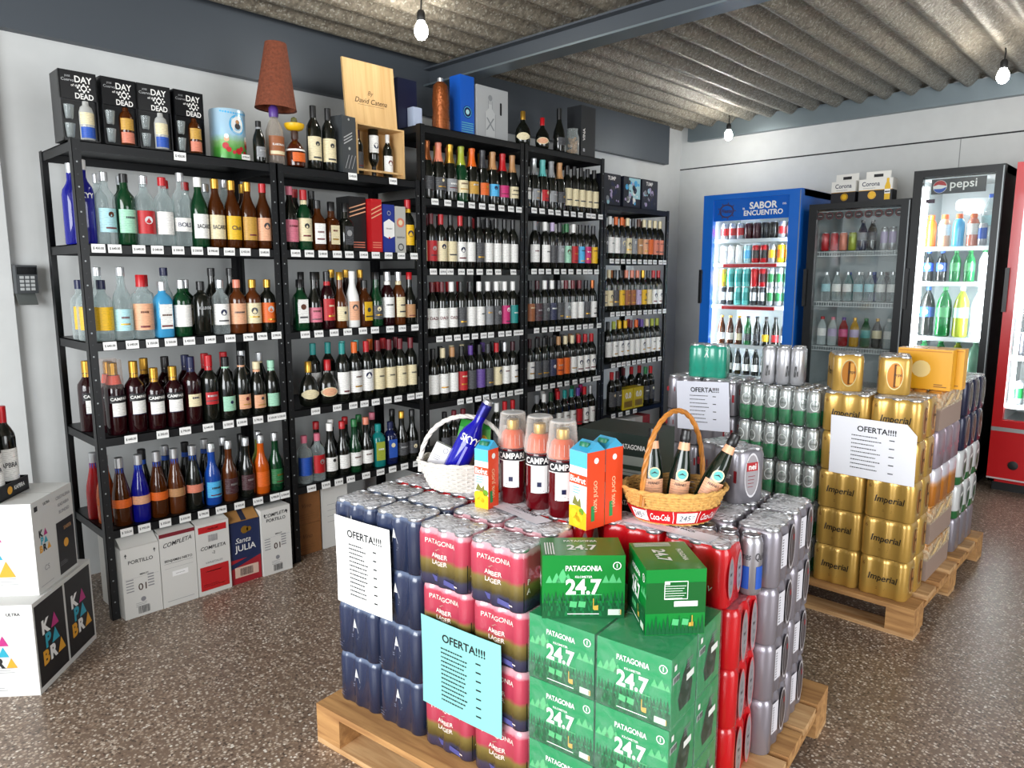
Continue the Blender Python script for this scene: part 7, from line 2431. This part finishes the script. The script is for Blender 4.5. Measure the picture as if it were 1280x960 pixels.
# red aperitif bottles with tumblers over their necks
for k, (u, v) in enumerate(((.462, .352), (.553, .352), (.640, .332))):
    lab = ['red aperitif bottle under an upturned tumbler, beside the white basket', 'red aperitif bottle under an upturned tumbler, the middle one of three', 'red aperitif bottle under an upturned tumbler, beside the paired orange juice cartons'][k]
    x, y, _z = FA.w(u, v)
    tb = thing('aperitif_bottle', lab, 'bottle', (x, y, ZT + .0008), R(-56 + 6 * k), 'red aperitif bottles on the beer packs')
    tb.scale = (1, 1, .88)
    b = MB(); b.lathe([(.033, 0), (.037, .006), (.0375, .09), (.0375, .165), (.035, .18), (.022, .2), (.016, .212), (.0155, .25)], G('5a0a12', .82), 24); part('glass_body', b, tb)
    b = MB(); b.lathe([(.0168, .232), (.0172, .235), (.0172, .262), (.0155, .266)], S('c9a95c', .35, .5), 16); part('cap', b, tb)
    b = MB(); b.lathe([(.0235, .199), (.0175, .212), (.0172, .23)], S('cf4a30', .4), 16, caps=False); part('neck_label', b, tb)
    b = MB(); r = .0383; f = cyl(r + .0008)
    b.band(r, .142, .172, -1.35, 1.35, S('15141c', .4), 12); b.band(r, .055, .140, -.62, .62, S('eeecea', .4), 8); b.band(r, .139, .142, -1.3, 1.3, C('white'), 10)
    b.text('CAMPARI', .026, lambda p, q: f(p, q + .157), C('white'), .025, fit=.084); rect(b, f, -.006, .006, .075, .09, C('navy')); lines(b, f, -.014, .014, .066, 2, .005, LITE); rect(b, f, -.021, .021, .055, .058, C('navy'))
    part('label', b, tb)
    b = MB(); b.lathe([(.0425, .178), (.0415, .200), (.0375, .26), (.0355, .286), (.0335, .290), (.0335, .287), (.036, .258), (.0405, .2), (.0415, .178)], G('f6f2ee', .04, .03, .45), 24, caps=False)
    for q in range(20):
        an = 2 * PI * q / 20
        b.tube([(.0425 * math.cos(an), .0425 * math.sin(an), .19), (.0400 * math.cos(an), .0400 * math.sin(an), .225)], .0012, G('f0ece8', .2, .03), 4)
    b.lathe([(.0335, .286), (.030, .291), (.0005, .292)], G('f4f4f4', .3, .05), 24, caps=False)
    b.lathe([(.0375, .181), (.035, .200), (.030, .225), (.020, .236)], S('e0653a', .4), 20, caps=False)  # added sleeve: orange glow of the neck label seen magnified in the glass
    part('tumbler', b, tb, 'clear upturned tumbler')

# juice cartons among the bottles
JR, JW = S('e0441a', .38), S('efeeea', .42)


def juice(label, pos, rot, h=.185, w=.052, d=.058):
    tb = thing('juice_carton', label, 'juice carton', pos, rot, 'orange and white juice cartons')
    dd = MB(); dd.box(-w / 2, w / 2, -d / 2, d / 2, 0, h, JR)
    b = MB(); b.add([(-w / 2, -d / 2, h), (w / 2, -d / 2, h), (w / 2, d / 2, h), (-w / 2, d / 2, h), (-w / 2 * .9, d * .12, h + .022), (w / 2 * .9, d * .12, h + .022)], [(0, 1, 5, 4), (2, 3, 4, 5), (0, 4, 3), (1, 2, 5)], S('3aa0c8', .4)); part('gable_top', b, tb, smooth=False)
    b = MB(); b.lathe([(.014, 0), (.0145, .008), (.013, .012)], S('126a4a', .4), 16); part('screw_cap', b, tb, loc=(0, -.012, h + .008), rot=(R(-18), 0, 0))
    f = fY(-d / 2, 0, 0); f2 = lambda p, q: tuple(Vector(f(p, q)) + Vector((0, -.0006, 0)))
    rect(dd, f, -w / 2, w / 2, 0, h, JW); rect(dd, f2, -w / 2, w / 2, h * .80, h, S('58b8d8', .42)); rect(dd, f2, -w / 2, w / 2, h * .57, h * .70, JR)
    f3 = lambda p, q: tuple(Vector(f(p, q)) + Vector((0, -.0012, 0)))
    dd.text('Biofrut', .022, lambda p, q: f3(p, q + h * .635), C('white'), .02, fit=w * .9); lines(dd, f2, -.018, .018, h * .52, 3, .007, S('7ab8c0', .5), .003)
    dd.poly([(-w / 2, .0), (w / 2, .0), (w / 2, h * .22), (.005, h * .30), (-w / 2, h * .27)], f2, S('f0b818', .4))
    for p, q, s in ((-.012, .035, .013), (.006, .030, .014), (-.002, .018, .014), (.014, .045, .009)):
        dd.disc(p, q, s, f3, S('f2c420' if s > .01 else '6a9a20', .4), 12)
    dd.poly([(-.02, h * .30), (-.012, h * .42), (.0, h * .34), (.008, h * .4), (.012, h * .28)], f2, S('7a7a38', .4))
    e = fX(w / 2, 0, 0)
    vs, fs, ww, hh = text_geo('100% JUGO', .01, 0)
    dd.add([e(-.0 - y * .017, h * .42 + x * .017) for x, y in vs], fs, S('f0c8a0', .5)); rect(dd, e, -.016, -.004, h * .1, h * .3, S('1f8a48', .4)); dd.disc(.0, h * .88, .008, e, C('white'), 10)
    part('carton_body', dd, tb, smooth=False)
    return tb


x, y, _z = FA.w(.435, .268)
juice('orange and white juice carton between the white basket and the red bottles', (x, y, ZT + .001), R(8), .165, .046, .046)
x, y, _z = FA.w(.735, .300)
juice('orange and white juice carton in front of its pair, beside the red bottles', (x, y, ZT + .001), R(-8), .198, .062, .062)
x, y, _z = FA.w(.750, .366)
juice('orange and white juice carton behind its pair, nearer the wicker basket', (x, y, ZT + .001), R(-8), .198, .062, .062)
